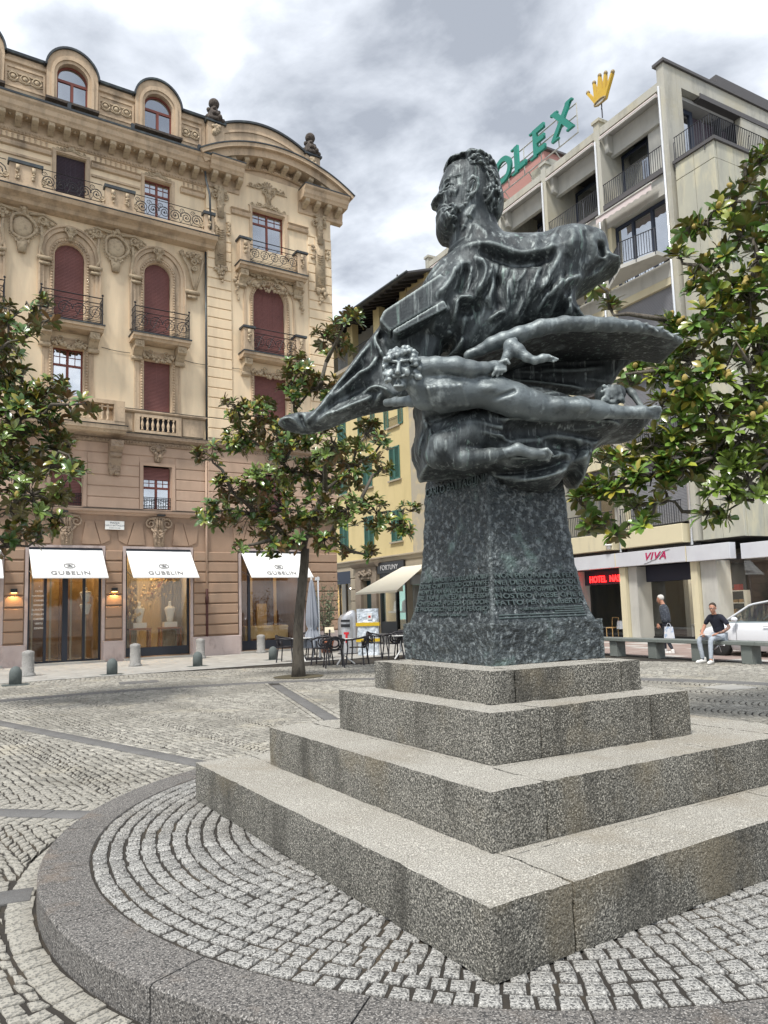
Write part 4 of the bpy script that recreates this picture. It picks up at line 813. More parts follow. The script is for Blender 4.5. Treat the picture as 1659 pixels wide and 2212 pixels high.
# --- carved ornaments
def volute(g, cx, cz, o, r, sgn=1, turns=1.7, th=.03, flip=1):
    pts = []
    for t in np.linspace(0, 1, 22): a = flip * t * turns * 2 * math.pi + (0 if sgn > 0 else math.pi); rr = r * (1 - .85 * t); pts.append((cx + rr * math.cos(a) * 1, -o, cz + rr * math.sin(a)))
    g.tube(pts, [th * (1 - .5 * t) for t in np.linspace(0, 1, 22)], 5)
def leafs(g, cx, cz, o, w_, h, n=7, r=.05, seed=0):
    q = random.Random(seed * 31 + int(cx * 100))
    for i in range(n): g.ball((cx + q.uniform(-w_, w_), -o - q.uniform(0, .05), cz + q.uniform(-h, h)), (r * q.uniform(.7, 1.3), r * .8, r * q.uniform(.7, 1.3)), 6, 4)
def keystone(cx, cz, w_, h, o, m):
    g = MB(); g.prism([(cx - w_ * .42, cz - h / 2), (cx + w_ * .42, cz - h / 2), (cx + w_ * .62, cz + h * .38), (cx - w_ * .62, cz + h * .38)], o - .02, o + .07)
    volute(g, cx - w_ * .75, cz + h * .28, o + .07, h * .20, 1, 1.6, .045, 1); volute(g, cx + w_ * .75, cz + h * .28, o + .07, h * .20, -1, 1.6, .045, -1)
    g.tube([(cx - w_ * .95, -o - .07, cz + h * .45), (cx, -o - .10, cz + h * .50), (cx + w_ * .95, -o - .07, cz + h * .45)], .05, 6)
    for k in (-1, 0, 1): g.tube([(cx + k * w_ * .22, -o - .12, cz + h * .48), (cx + k * w_ * .2, -o - .13, cz + h * .30), (cx + k * w_ * .17, -o - .09, cz + h * .12)], [.04, .045, .03], 6)
    leafs(g, cx, cz - h * .05, o + .07, w_ * .5, h * .14, 12, .06, 1); g.tube([(cx - w_ * .7, -o - .06, cz + h * .12), (cx, -o - .10, cz - h * .22), (cx + w_ * .7, -o - .06, cz + h * .12)], .04, 6)
    for k in range(4): g.ball((cx, -o - .08, cz - h * (.2 + .08 * k)), .05 - .006 * k, 6, 4)
    for k in (-1, 1): g.tube([(cx + k * w_ * .3, -o - .07, cz - h * .1), (cx + k * w_ * .26, -o - .07, cz - h * .48)], .025, 5)
    return obj('carved_keystone', g, m, PB, smooth=True)
for a, b in doors[:4]: keystone((a + b) / 2, 4.78, .42, 1.1, .03, M_carvb)
keystone(6.6, 4.78, .42, 1.1, .05, M_carvb)
for x in WX + [PC]: keystone(x, 7.80, .26, .62, .14 if x == PC else .02, M_carvb)
def console(cx, z0, z1, o, w_=.22, m=None, big=True):
    g = MB(); h = z1 - z0; prof = [(o, z1), (o + h * .50, z1), (o + h * .52, z1 - h * .22), (o + h * .40, z1 - h * .30), (o + h * .22, z1 - h * .45), (o + h * .24, z1 - h * .62), (o + h * .12, z1 - h * .80), (o + .06, z1 - h), (o, z1 - h)]
    n = len(prof); g.add([(cx - w_, -a, z) for a, z in prof] + [(cx + w_, -a, z) for a, z in prof], [(i, n + i, n + (i + 1) % n, (i + 1) % n) for i in range(n)] + [tuple(range(n - 1, -1, -1)), tuple(range(n, 2 * n))])
    leafs(g, cx, z1 - h * .12, o + h * .5, w_ * .5, h * .05, 6, .035, 2)
    return obj('console', g, m or M_carvb, PB)
for cx in (.28, -2.98): console(cx, 7.0, 8.10, .02, .22)
for cx in (.28, -2.98):
    g = MB(); leafs(g, cx, 7.1, .10, .15, .2, 12, .07, 5); g.tube([(cx - .2, -.3, 7.6), (cx + .2, -.3, 7.6)], .10, 8); g.tube([(cx - .2, -.12, 7.05), (cx + .2, -.12, 7.05)], .07, 8); obj('console_ornament', g, M_carvb, PB, smooth=True)
# large balcony on the left (stone balustrade)
g = MB(); g.sweep([(.02, 8.30), (.70, 8.32), (.78, 8.40), (.86, 8.42), (.88, 8.56), (.02, 8.60)], -3.5, .55); obj('balcony_slab', g, M_trim, PB)
obj('slab_flashing', MB().sweep([(.03, 8.602), (.90, 8.565), (.91, 8.585), (.03, 8.63)], -3.55, .60), M_gutter, PB)
g = MB(); g.box(-3.45, .48, .58, .80, 8.62, 8.74); g.box(-3.45, .48, .56, .82, 9.36, 9.50); g.box(.10, .48, .56, .82, 8.74, 9.36); g.box(-3.45, -3.05, .56, .82, 8.74, 9.36); g.box(-1.55, -1.2, .58, .80, 8.74, 9.36); g.box(.2, .48, .05, .56, 8.62, 9.5); obj('balcony_parapet', g, M_trim, PB)
for x in list(np.arange(-2.95, -1.6, .2)) + list(np.arange(-1.1, .05, .2)): obj('baluster', BAL, None, PB, loc=(float(x), -.69, 8.75)).scale = (1, 1, 1.22)
# --- windows
def bars(w_, z0, z1, nx, nz, t=.03): return w_
def window(cx, hw_, z0, z1, o, kind, arch=0, shut=0, rows=3, room=None):
    """kind: 'shutter' (closed roller), 'glass', 'part' (roller partly down)"""
    rec = .20; W = obj('window', MB().box(cx - hw_ - .0, cx - hw_ + .06, o - rec - .06, o - rec, z0, z1).box(cx + hw_ - .06, cx + hw_, o - rec - .06, o - rec, z0, z1).box(cx - hw_ + .06, cx + hw_ - .06, o - rec - .06, o - rec, z0, z0 + .07), M_frame, PB)
    if kind in ('shutter', 'part'):
        zb_ = z0 + .03 if kind == 'shutter' else z1 - shut; zt_ = z1 + (arch or 0); g = MB(); z = zb_; k = 0
        while z < zt_ - .02:
            t = min(z + .055, zt_); hh = hw_ - .03
            if arch and z > z1: hh = hw_ * math.sqrt(max(0, 1 - ((z - z1 + .02) / arch) ** 2)) - .01
            if hh > .03: y = o - rec + .035; g.add([(cx - hh, -(y), z + .004), (cx + hh, -(y), z + .004), (cx + hh, -(y + .012), z + .03), (cx - hh, -(y + .012), z + .03), (cx + hh, -y, t - .002), (cx - hh, -y, t - .002)], [(0, 1, 2, 3), (3, 2, 4, 5)])
            z += .055
        me = g.mesh('shutter_slats'); me.materials.append(M_shut if kind != 'dark' else M_shutd); obj('roller_shutter', me, None, W)
        g = MB(); g.box(cx - hw_ + .02, cx + hw_ - .02, o - rec - .02, o - rec + .03, zb_ - .04, zb_ + .01)
        for fx in (-.33, .0, .33):
            if kind == 'shutter': g.box(cx + fx * hw_ - .008, cx + fx * hw_ + .008, o - rec + .049, o - rec + .056, z0 + (z1 - z0) * .55, z1 + arch * .55)
        obj('shutter_rail', g, M_shut, W)
        g = MB()
        if arch: g.prism([(cx + hw_, z1), *arc(cx, z1, hw_, 0, math.pi, 16, arch)[1:-1], (cx - hw_, z1)], o - rec - .02, o - rec + .02)
        g.box(cx - hw_, cx + hw_, o - rec - .05, o - rec - .01, zb_, z1); obj('window_back', g, M_hole if kind == 'shutter' else M_shut, W) if kind == 'shutter' else None
    if kind in ('glass', 'part', 'arched'):
        zt_ = z1 if kind != 'part' else z1 - shut
        f = MB(); f.box(cx - .045, cx + .045, o - rec - .05, o - rec + .01, z0, zt_); tz = z0 + (zt_ - z0) * .70
        f.box(cx - hw_, cx + hw_, o - rec - .05, o - rec + .012, tz - .04, tz + .04)
        f.box(cx - hw_, cx + hw_, o - rec - .05, o - rec + .01, zt_ - .06, zt_)
        if rows: 
            for q in range(1, 4): x = cx - hw_ + q * hw_ / 2; f.box(x - .012, x + .012, o - rec - .04, o - rec, tz, zt_)
            f.box(cx - hw_, cx + hw_, o - rec - .04, o - rec - .002, (tz + zt_) / 2 - .012, (tz + zt_) / 2 + .012)
        obj('window_bars', f, M_frame, W)
        for sd_ in (-1, 1):
            a, b = sorted((cx, cx + sd_ * hw_)); obj('pane', MB().box(a + .05, b - .05, o - rec - .03, o - rec - .02, z0 + .06, tz - .04), M_glass, W); obj('pane', MB().box(a + .05, b - .05, o - rec - .03, o - rec - .02, tz + .04, zt_ - .05), M_glass, W)
        g = MB(); g.box(cx - hw_ - .2, cx + hw_ + .2, o - 1.2, o - 1.15, z0 - .2, z1 + .4); obj('room_back', g, room or M_dim, W)
        g = MB(); g.add([(cx - hw_ + .03, -(o - rec - .1), z0), (cx - hw_ * .35, -(o - rec - .1), z0), (cx - hw_ * .45, -(o - rec - .1), zt_), (cx - hw_ + .03, -(o - rec - .1), zt_)], [(0, 1, 2, 3)]); g.add([(cx + hw_ * .35, -(o - rec - .1), z0), (cx + hw_ - .03, -(o - rec - .1), z0), (cx + hw_ - .03, -(o - rec - .1), zt_), (cx + hw_ * .45, -(o - rec - .1), zt_)], [(0, 1, 2, 3)]); obj('curtain', g, M_curt, W)
    if kind == 'part': pass
    return W
def frame_beads(cx, hw_, z0, z1, o, arch=0):
    g = MB(); st = .11; off = .10
    for sd_ in (-1, 1):
        z = z0 + .05
        while z < z1: g.ball((cx + sd_ * (hw_ + off), -o - .03, z), (.045, .045, .05), 6, 4); z += st
    if arch:
        n = int(math.pi * (hw_ + off) / st)
        for i in range(n + 1): a = math.pi * i / n; g.ball((cx + (hw_ + off) * math.cos(a), -o - .03, z1 + (arch + off) * math.sin(a)), .05, 6, 4)
    else:
        x = cx - hw_ - off
        while x <= cx + hw_ + off + .01: g.ball((x, -o - .03, z1 + off), .05, 6, 4); x += st
    obj('bead_moulding', g, M_trim, PB, smooth=True)
def surround(cx, hw_, z0, z1, o, w0, w1, d, arch=0, m=None, name='window_surround'):
    g = MB()
    if arch:
        inn = [(cx + hw_ + w0, z0)] + arc(cx, z1, hw_ + w0, 0, math.pi, 22, arch + w0) + [(cx - hw_ - w0, z0)]; outp = [(cx + hw_ + w1, z0)] + arc(cx, z1, hw_ + w1, 0, math.pi, 22, arch + w1) + [(cx - hw_ - w1, z0)]
    else: inn = [(cx + hw_ + w0, z0), (cx + hw_ + w0, z1 + w0), (cx - hw_ - w0, z1 + w0), (cx - hw_ - w0, z0)]; outp = [(cx + hw_ + w1, z0), (cx + hw_ + w1, z1 + w1), (cx - hw_ - w1, z1 + w1), (cx - hw_ - w1, z0)]
    g.band(inn, outp, o, o + d); return obj(name, g, m or M_trim, PB)
for i, x in enumerate(WX):
    window(x, hw, 5.66, 7.30, 0, 'shutter' if i != 3 else 'part', shut=.42); surround(x, hw, 5.64, 7.30, .001, .03, .15, .06, m=M_tan)
    window(x, hw, 9.45, 11.50, 0, 'shutter' if i != 2 else 'glass'); surround(x, hw, 9.47, 11.50, .001, .02, .16, .05); frame_beads(x, hw, 9.47, 11.50, .05); surround(x, hw, 9.47, 11.50, .0012, .30, .36, .04); surround(x, hw, 9.47, 11.50, .001, .17, .30, .02)
    window(x, hw, 12.50, 14.98, 0, 'shutter', arch=.52); surround(x, hw, 12.6, 14.98, .001, .02, .17, .05, arch=.52); frame_beads(x, hw, 12.6, 14.98, .05, arch=.52)
    surround(x, hw, 12.6, 14.98, .001, .36, .50, .10, arch=.60); surround(x, hw, 12.6, 14.98, .0013, .50, .56, .16, arch=.60); surround(x, hw, 12.6, 14.98, .0005, .18, .36, .03, arch=.56)
window(PC, ph, 5.66, 7.30, .14, 'shutter'); surround(PC, ph, 5.64, 7.30, .141, .03, .15, .06, m=M_tan)
window(PC, ph, 9.45, 11.55, .14, 'shutter'); surround(PC, ph, 9.47, 11.55, .141, .02, .16, .05); frame_beads(PC, ph, 9.47, 11.55, .19)
window(PC, ph, 12.50, 14.82, .14, 'shutter', arch=.74); surround(PC, ph, 12.6, 14.82, .141, .02, .17, .05, arch=.74); frame_beads(PC, ph, 12.6, 14.82, .19, arch=.74); surround(PC, ph, 12.6, 14.82, .141, .36, .44, .06, arch=.76)
# top floor
for i, x in enumerate(WX):
    if i == 2:
        Wd = window(x, hw, 17.15, 18.98, 0, 'shutter'); 
        for ch in Wd.children:
            if ch.name.startswith('roller'): ch.data.materials[0] = M_shutd
            if ch.name.startswith('shutter_rail'): ch.data.materials[0] = M_shutd
    else: window(x, hw, 17.15, 18.98, 0, 'glass')
    surround(x, hw, 17.1, 18.98, .001, .02, .14, .05)
window(PC, ph, 17.10, 18.84, .14, 'glass'); surround(PC, ph, 17.0, 18.84, .141, .02, .14, .06)
def scrollwork(cx, cz, w_, h, o, m=M_carv, seed=1):  # shell with scrolls on either side
    g = MB()
    for k in range(7): a = math.pi * (k + .5) / 7; g.tube([(cx, -o - .03, cz - h * .1), (cx + h * .5 * math.cos(a), -o - .06, cz - h * .1 + h * .55 * math.sin(a))], [.02, .045], 5)
    for sd_ in (-1, 1):
        volute(g, cx + sd_ * w_ * .42, cz, o + .03, h * .30, sd_, 1.5, .035, -sd_); volute(g, cx + sd_ * w_ * .78, cz - h * .08, o + .03, h * .2, -sd_, 1.4, .03, sd_)
        g.tube([(cx + sd_ * w_ * .1, -o - .04, cz), (cx + sd_ * w_ * .5, -o - .04, cz - h * .25), (cx + sd_ * w_, -o - .03, cz - h * .3)], [.04, .035, .015], 5)
    leafs(g, cx, cz, o + .03, w_ * .8, h * .15, 10, .04, seed); return obj('carved_scrollwork', g, m, PB, smooth=True)
for x in WX: scrollwork(x, 19.16, .6, .30, .01)
scrollwork(PC, 19.1, .95, .45, .15); scrollwork(PC - .05, 19.98, .95, .55, .15)
keystone(PC, 19.55, .24, .7, .16, M_carv)
# fluted panels and mouldings between the top windows
for c in (-6.22, -2.975, .275):
    for k in range(9): x = c - .76 + k * .19; obj('flute', MB().tube([(x, -.02, 19.03), (x, -.02, 19.19)], .035, 6).ball((x, -.03, 19.2), .05, 6, 4), M_trim, PB)
    g = MB(); g.sweep([(0, 18.72), (.10, 18.75), (.13, 18.85), (.10, 18.92), (.18, 18.96), (0, 19.0)], c - .92, c + .92); g.sweep([(0, 18.38), (.06, 18.40), (.06, 18.48), (0, 18.5)], c - .90, c + .90); obj('panel_moulding', g, M_trim, PB)
    g = MB(); g.box(c - .92, c + .92, 0.001, .05, 19.0, 19.03); obj('panel_base', g, M_trim, PB)
for k in range(5): x = 2.95 + k * .19; obj('flute', MB().tube([(x, -.02, 19.03), (x, -.02, 19.19)], .035, 6).ball((x, -.03, 19.2), .05, 6, 4), M_trim, PB)
obj('panel_moulding', MB().sweep([(0, 18.72), (.10, 18.75), (.13, 18.85), (.10, 18.92), (.18, 18.96), (0, 19.0)], 2.8, 3.8), M_trim, PB)
# --- garland under the iron balconies, brackets
def iron_balcony(cx, w_, z, o, out_, piers_=False, m=M_iron):
    g = MB(); a, b = cx - w_, cx + w_; O = o + out_
    g.sweep([(o, z - .22), (O - .16, z - .20), (O - .10, z - .12), (O, z - .10), (O, z), (o, z)], a, b); obj('balcony_slab', g, M_trim, PB)
    obj('slab_flashing', MB().box(a - .03, b + .03, o, O + .03, z + .002, z + .045), M_gutter, PB)
    for sd_ in (-1, 1):
        x = cx + sd_ * (w_ - .28); g = MB(); pr = [(o, z - .22), (O - .20, z - .22), (O - .20, z - .46), (O - .38, z - .52), (o + .12, z - .72), (o, z - .75)]
        n = len(pr); g.add([(x - .17, -q, t) for q, t in pr] + [(x + .17, -q, t) for q, t in pr], [(i, n + i, n + (i + 1) % n, (i + 1) % n) for i in range(n)] + [tuple(range(n - 1, -1, -1)), tuple(range(n, 2 * n))]); leafs(g, x, z - .34, O - .20, .06, .05, 5, .03, 4)
        g.tube([(x - .18 * sd_, -o - .10, z - .80), (x + .22 * sd_, -o - .10, z - .80)], .09, 7); obj('bracket', g, M_carv, PB)
    g = MB(); q = random.Random(int(cx * 10))
    for k in range(34): t = k / 33 * 2 - 1; g.ball((cx + t * (w_ - .5), -o - .10 - q.uniform(0, .08), z - .62 - .14 * (1 - t * t) + q.uniform(-.10, .10)), q.uniform(.04, .085), 6, 4)
    for sd_ in (-1, 1): volute(g, cx + sd_ * .32, z - .50, o + .12, .14, sd_, 1.4, .035, -sd_)
    obj('carved_garland', g, M_carv, PB, smooth=True)
    # railing
    R = MB(); zt_ = z + 1.05; x0_, x1_ = a + .06, b - .06
    if piers_: 
        for sd_ in (-1, 1):
            x = cx + sd_ * (w_ - .24); obj('balcony_pier', MB().bbox(x - .22, x + .22, O - .45, O - .04, z + .05, z + 1.0, .03), M_trim, PB); obj('pier_cap', MB().box(x - .27, x + .27, O - .5, O + .01, z + 1.001, z + 1.09), M_gutter, PB)
            g = MB(); leafs(g, x, z + .55, O - .03, .06, .2, 9, .05, 8); g.box(x - .07, x + .07, O - .04, O + .01, z + .72, z + .92); obj('pier_ornament', g, M_carv, PB, smooth=True)
        x0_, x1_ = a + .46, b - .46
    for zz_ in (z + .10, z + .16, z + .84, zt_): R.tube([(x0_, -O + .06, zz_), (x1_, -O + .06, zz_)], .014 if zz_ < zt_ else .022, 4)
    for zz_ in np.arange(z + .22, z + .84, .085): R.tube([(x0_, -O + .06, zz_), (x1_, -O + .06, zz_)], .006, 3)
    nsc = max(3, int((x1_ - x0_) / .42)); dx = (x1_ - x0_) / nsc
    for k in range(nsc):
        c = x0_ + dx * (k + .5); volute(R, c, z + .48, O - .06, dx * .52, 1 if k % 2 else -1, 2.0, .016, 1 if k % 2 else -1); R.ball((c, -O + .06, z + .48), .03, 5, 3)
        R.tube([(c - dx / 2, -O + .06, z + .16), (c - dx * .2, -O + .06, z + .25), (c + dx * .2, -O + .06, z + .72), (c + dx / 2, -O + .06, z + .84)], .012, 4)
    if not piers_:
        for sx in (a + .06, b - .06):
            R.tube([(sx, -O + .06, z), (sx, -O + .06, zt_ + .06)], .022, 5); R.ball((sx, -O + .06, zt_ + .12), .045, 6, 4)
            for zz_ in (z + .10, z + .84, zt_): R.tube([(sx, -O + .06, zz_), (sx, -o, zz_)], .014, 4)
            for yy in np.arange(o + .12, O - .1, .12): R.tube([(sx, -yy, z + .1), (sx, -yy, zt_)], .009, 4); volute(R, sx, z + .48, yy, .05, 1, 1, .008)
    obj('iron_railing', R, m, PB)
for x in WX: iron_balcony(x, 1.10, 12.28, .02, .72)
iron_balcony(PC, 1.42, 12.28, .14, .62, True); iron_balcony(PC, 1.55, 16.08, .14, .62, True)
for c_ in WX + [PC]:                                 # low window grilles of the mezzanine
    h_ = ph if c_ == PC else hw; o_ = .1 if c_ == PC else -.04; R = MB()
    for zz_ in (5.68, 5.80, 6.06, 6.12): R.tube([(c_ - h_, -o_, zz_), (c_ + h_, -o_, zz_)], .014, 4)
    for x in np.arange(c_ - h_ + .05, c_ + h_, .09): R.tube([(x, -o_, 5.68), (x, -o_, 6.12)], .007, 3)
    for k in range(4): volute(R, c_ - h_ + (k + .5) * h_ / 2, 5.93, o_ + .01, .11, 1, 1.3, .012)
    obj('window_grille', R, M_iron, PB)
# --- continuous balcony of the top floor
cornice('long_balcony_slab', M_trim, [(0, 16.44), (.35, 16.50), (.42, 16.60), (.55, 16.66), (.72, 16.70), (.80, 16.84), (0, 16.88)], X0, 4.12)
cornice('long_balcony_flashing', M_gutter, [(.05, 16.882), (.82, 16.845), (.83, 16.88), (.05, 16.93)], X0, 4.16)
cornice('long_balcony_curb', M_trim, [(.50, 16.93), (.74, 16.93), (.74, 17.02), (.50, 17.02)], X0, 4.0)
for c in (-6.22, -2.975, .275, 3.78):
    w_ = .52 if c < 3 else .2; g = MB(); g.box(c - w_, c + w_, .48, .70, 17.02, 17.72)
    obj('parapet_block', g, M_trim, PB); obj('parapet_cap', MB().box(c - w_ - .05, c + w_ + .05, .44, .76, 17.722, 17.84), M_gutter, PB)
    g = MB()
    for k in ((-.26, .26) if w_ > .3 else (0,)): leafs(g, c + k, 17.3, .72, .05, .14, 8, .05, 9); g.box(c + k - .06, c + k + .06, .70, .76, 17.46, 17.66)
    for k in (-1, 1): volute(g, c + k * (w_ + .10), 17.28, .62, .13, k, 1.5, .035)
    obj('parapet_ornament', g, M_carv, PB, smooth=True)
for a, b in ((-9.3, -6.85), (-5.6, -3.6), (-2.4, -.35), (.9, 3.5)):
    R = MB(); O = .62
    for zz_ in (17.05, 17.12, 17.80): R.tube([(a, -O, zz_), (b, -O, zz_)], .016, 4)
    nsc = int((b - a) / .40); dx = (b - a) / nsc
    for k in range(nsc):
        c = a + dx * (k + .5); volute(R, c, 17.38, O, dx * .55, 1 if k % 2 else -1, 2.0, .020, 1 if k % 2 else -1); volute(R, c - dx * .4, 17.62, O, .10, 1, 1.4, .014); R.ball((c, -O, 17.38), .04, 5, 3)
        R.tube([(c - dx / 2, -O, 17.12), (c, -O, 17.60), (c + dx / 2, -O, 17.12)], .012, 4)
    obj('iron_railing', R, M_iron, PB)
# cartouches between the arches, below the long balcony
def cartouche(c):
    g = MB(); rim_ = [(c + .42 * math.cos(t) * (1 + .12 * math.cos(3 * t)), -.14, 15.72 + .46 * math.sin(t)) for t in np.linspace(0, 2 * math.pi, 26)]
    g.tube(rim_, .055, 6); g.ball((c, -.06, 15.72), (.36, .10, .40), 12, 8)
    for t in np.linspace(0, 2 * math.pi, 30): g.ball((c + .50 * math.cos(t) * (1 + .12 * math.cos(3 * t)), -.12, 15.72 + .54 * math.sin(t)), .035, 5, 4)
    for sd_ in (-1, 1):
        volute(g, c + sd_ * .68, 16.12, .14, .17, sd_, 1.6, .055, -sd_); volute(g, c + sd_ * .95, 15.98, .12, .14, -sd_, 1.5, .045, sd_)
        g.tube([(c + sd_ * .2, -.12, 16.25), (c + sd_ * .7, -.16, 16.32), (c + sd_ * 1.15, -.12, 16.10)], [.06, .05, .03], 6); g.tube([(c + sd_ * .62, -.10, 15.9), (c + sd_ * .66, -.12, 15.45), (c + sd_ * .58, -.12, 15.0), (c + sd_ * .80, -.10, 14.62)], [.05, .07, .06, .06], 6)
        g.tube([(c + sd_ * .5, -.14, 14.70), (c + sd_ * .98, -.14, 14.70)], .08, 7); g.tube([(c + sd_ * .56, -.14, 14.50), (c + sd_ * .92, -.14, 14.50)], .06, 7); leafs(g, c + sd_ * .75, 16.05, .14, .25, .12, 9, .07, 3)
    leafs(g, c, 16.28, .16, .14, .12, 10, .07, 6); g.prism([(c - .12, 14.75), (c + .12, 14.75), (c + .20, 15.22), (c - .20, 15.22)], .02, .16); leafs(g, c, 15.2, .12, .25, .06, 9, .06, 7)
    obj('cartouche', g, M_carv, PB, smooth=True)
for c in (-6.22, -2.975, .275): cartouche(c)
g = MB()
for k in range(3): volute(g, 3.35, 16.1 - k * .25, .12, .2 - k * .04, 1 if k % 2 else -1, 1.5, .05)
g.tube([(2.75, -.12, 16.2), (3.1, -.14, 15.6), (3.3, -.12, 14.9), (3.4, -.10, 14.6)], .06, 6); g.tube([(3.7, -.12, 16.0), (3.6, -.14, 15.4), (3.4, -.10, 14.7)], .05, 6); leafs(g, 3.2, 16.1, .14, .4, .12, 14, .07, 3); g.tube([(2.95, -.14, 14.55), (3.55, -.14, 14.55)], .09, 7); g.tube([(3.05, -.14, 14.35), (3.45, -.14, 14.35)], .065, 7); obj('cartouche', g, M_carv, PB, smooth=True)
for x in WX: keystone(x, 15.78, .17, .5, .10, M_carv)
# --- main cornice with modillions
cp = [(0, 19.26), (.06, 19.28), (.08, 19.38), (.05, 19.46), (.10, 19.77), (.55, 19.79), (.60, 19.88), (.66, 19.94), (.70, 20.10), (.80, 20.18), (.82, 20.25), (0, 20.32)]
cornice('main_cornice', M_trim, cp, X0, 3.86); beads('egg_moulding', M_trim, X0, 3.9, 19.34, .09, .045, .12)
cornice('roof_gutter', M_gutter, [(.05, 20.322), (.84, 20.255), (.85, 20.33), (.5, 20.46), (.05, 20.5)], X0, 3.86)
MOD = MB().add([(-.11, -.1, 0), (.11, -.1, 0), (.11, -.52, .02), (-.11, -.52, .02), (-.11, -.1, -.30), (.11, -.1, -.30), (.11, -.30, -.22), (-.11, -.30, -.22), (-.11, -.50, -.14), (.11, -.50, -.14)],
               [(0, 1, 2, 3), (3, 2, 9, 8), (8, 9, 6, 7), (7, 6, 5, 4), (0, 3, 8, 7), (0, 7, 4), (1, 6, 9), (1, 9, 2), (1, 5, 6), (0, 4, 5, 1)]).bbox(-.09, .09, .50, .53, -.13, .0, .02).mesh('modillion'); MOD.materials.append(M_carv)
x = X0 + .2
while x < 3.8: obj('modillion', MOD, None, PB, loc=(x, 0, 19.77)); x += .545
g = MB(); x = X0 + .47
while x < 3.8: g.ball((x, -.34, 19.75), (.06, .06, .05), 8, 4); x += .545
obj('rosettes', g, M_carv, PB, kind='stuff', smooth=True)
for x in (-1.55, .75, 3.4, -4.0): obj('gutter_bracket', MB().box(x - .06, x + .06, .55, .66, 20.44, 20.66), M_gutter, PB)
# drain pipe
g = MB(); g.tube([(3.80, -.10, 2.6), (3.80, -.10, 8.0)], .045, 8); obj('drain_pipe', g, M_tan, PB, smooth=True)
g = MB(); g.tube([(3.80, -.10, .05), (3.80, -.10, 2.6)], .05, 8); g.tube([(3.80, -.10, 2.05), (3.80, -.10, 2.3)], .07, 8); obj('drain_pipe_foot', g, mat('dark red pipe', (.07, .018, .014), .5), PB, smooth=True)
g = MB(); g.tube([(3.82, -.12, 8.55), (3.82, -.12, 16.4)], .045, 8); g.tube([(3.82, -.75, 17.1), (3.80, -.70, 18.6), (3.72, -.50, 19.3), (3.70, -.45, 19.7)], .045, 8); obj('drain_pipe', g, M_gutter, PB, smooth=True)
# --- attic with round dormers
AO = -.05
wall('attic_wall', M_trim, X0, 3.9, 20.33, 22.32, [(x - .60, x + .60, 20.98, 22.32) for x in WX], o=AO)
cornice('attic_coping', M_gutter, [(AO - .3, 22.322), (AO + .12, 22.325), (AO + .14, 22.42), (AO - .3, 22.46)], X0, WX[2] - .95)
cornice('attic_coping', M_gutter, [(AO - .3, 22.322), (AO + .12, 22.325), (AO + .14, 22.42), (AO - .3, 22.46)], WX[2] + .95, WX[3] - .95)
cornice('attic_coping', M_gutter, [(AO - .3, 22.322), (AO + .12, 22.325), (AO + .14, 22.42), (AO - .3, 22.46)], WX[3] + .95, 3.9)
for i, x in enumerate(WX):
    inn = [(x + .56, 21.0)] + arc(x, 22.08, .56, 0, math.pi, 20) + [(x - .56, 21.0)]; outp = [(x + .90, 21.0)] + arc(x, 22.20, .92, 0, math.pi, 20, 1.0) + [(x - .90, 21.0)]
    obj('dormer_surround', MB().band(inn, outp, AO - .9, AO + .16), M_trim, PB)
    i2 = [(x + .66, 21.0)] + arc(x, 22.10, .66, 0, math.pi, 20) + [(x - .66, 21.0)]; o2 = [(x + .76, 21.0)] + arc(x, 22.12, .76, 0, math.pi, 20, .8) + [(x - .76, 21.0)]
    obj('dormer_moulding', MB().band(i2, o2, AO + .16, AO + .21), M_trim, PB)
    outq = [(x + 1.02, 22.32)] + arc(x, 22.20, .99, 0.06, math.pi - .06, 20, 1.08) + [(x - 1.02, 22.32)]; obj('dormer_roof', MB().band([(x + .90, 22.32)] + arc(x, 22.20, .922, 0.06, math.pi - .06, 20, 1.002) + [(x - .90, 22.32)], outq, AO - 1.5, AO + .24), M_gutter, PB)
    obj('dormer_sill', MB().box(x - .95, x + .95, AO - .1, AO + .26, 20.93, 21.02), M_finial, PB)
    W = obj('window', MB().band([(x + .50, 21.1)] + arc(x, 22.05, .50, 0, math.pi, 16) + [(x - .50, 21.1)], [(x + .56, 21.03)] + arc(x, 22.06, .56, 0, math.pi, 16) + [(x - .56, 21.03)], AO - .10, AO - .04), M_frame, PB)
    obj('window_bars', MB().box(x - .55, x + .55, AO - .10, AO - .03, 21.92, 22.02).box(x - .05, x + .05, AO - .10, AO - .03, 21.03, 21.92).box(x - .55, x + .55, AO - .10, AO - .03, 21.02, 21.1), M_frame, W)
    obj('pane', MB().box(x - .49, x - .06, AO - .08, AO - .07, 21.1, 21.91), M_glass, W); obj('pane', MB().box(x + .06, x + .49, AO - .08, AO - .07, 21.1, 21.91), M_glass, W)
    obj('pane', MB().prism([(x + .49, 22.03)] + arc(x, 22.05, .49, 0, math.pi, 14) + [(x - .49, 22.03)], AO - .08, AO - .07), M_glass, W); obj('blind', MB().box(x - .52, x + .52, AO - .30, AO - .29, 21.0, 22.6), M_curt, W)
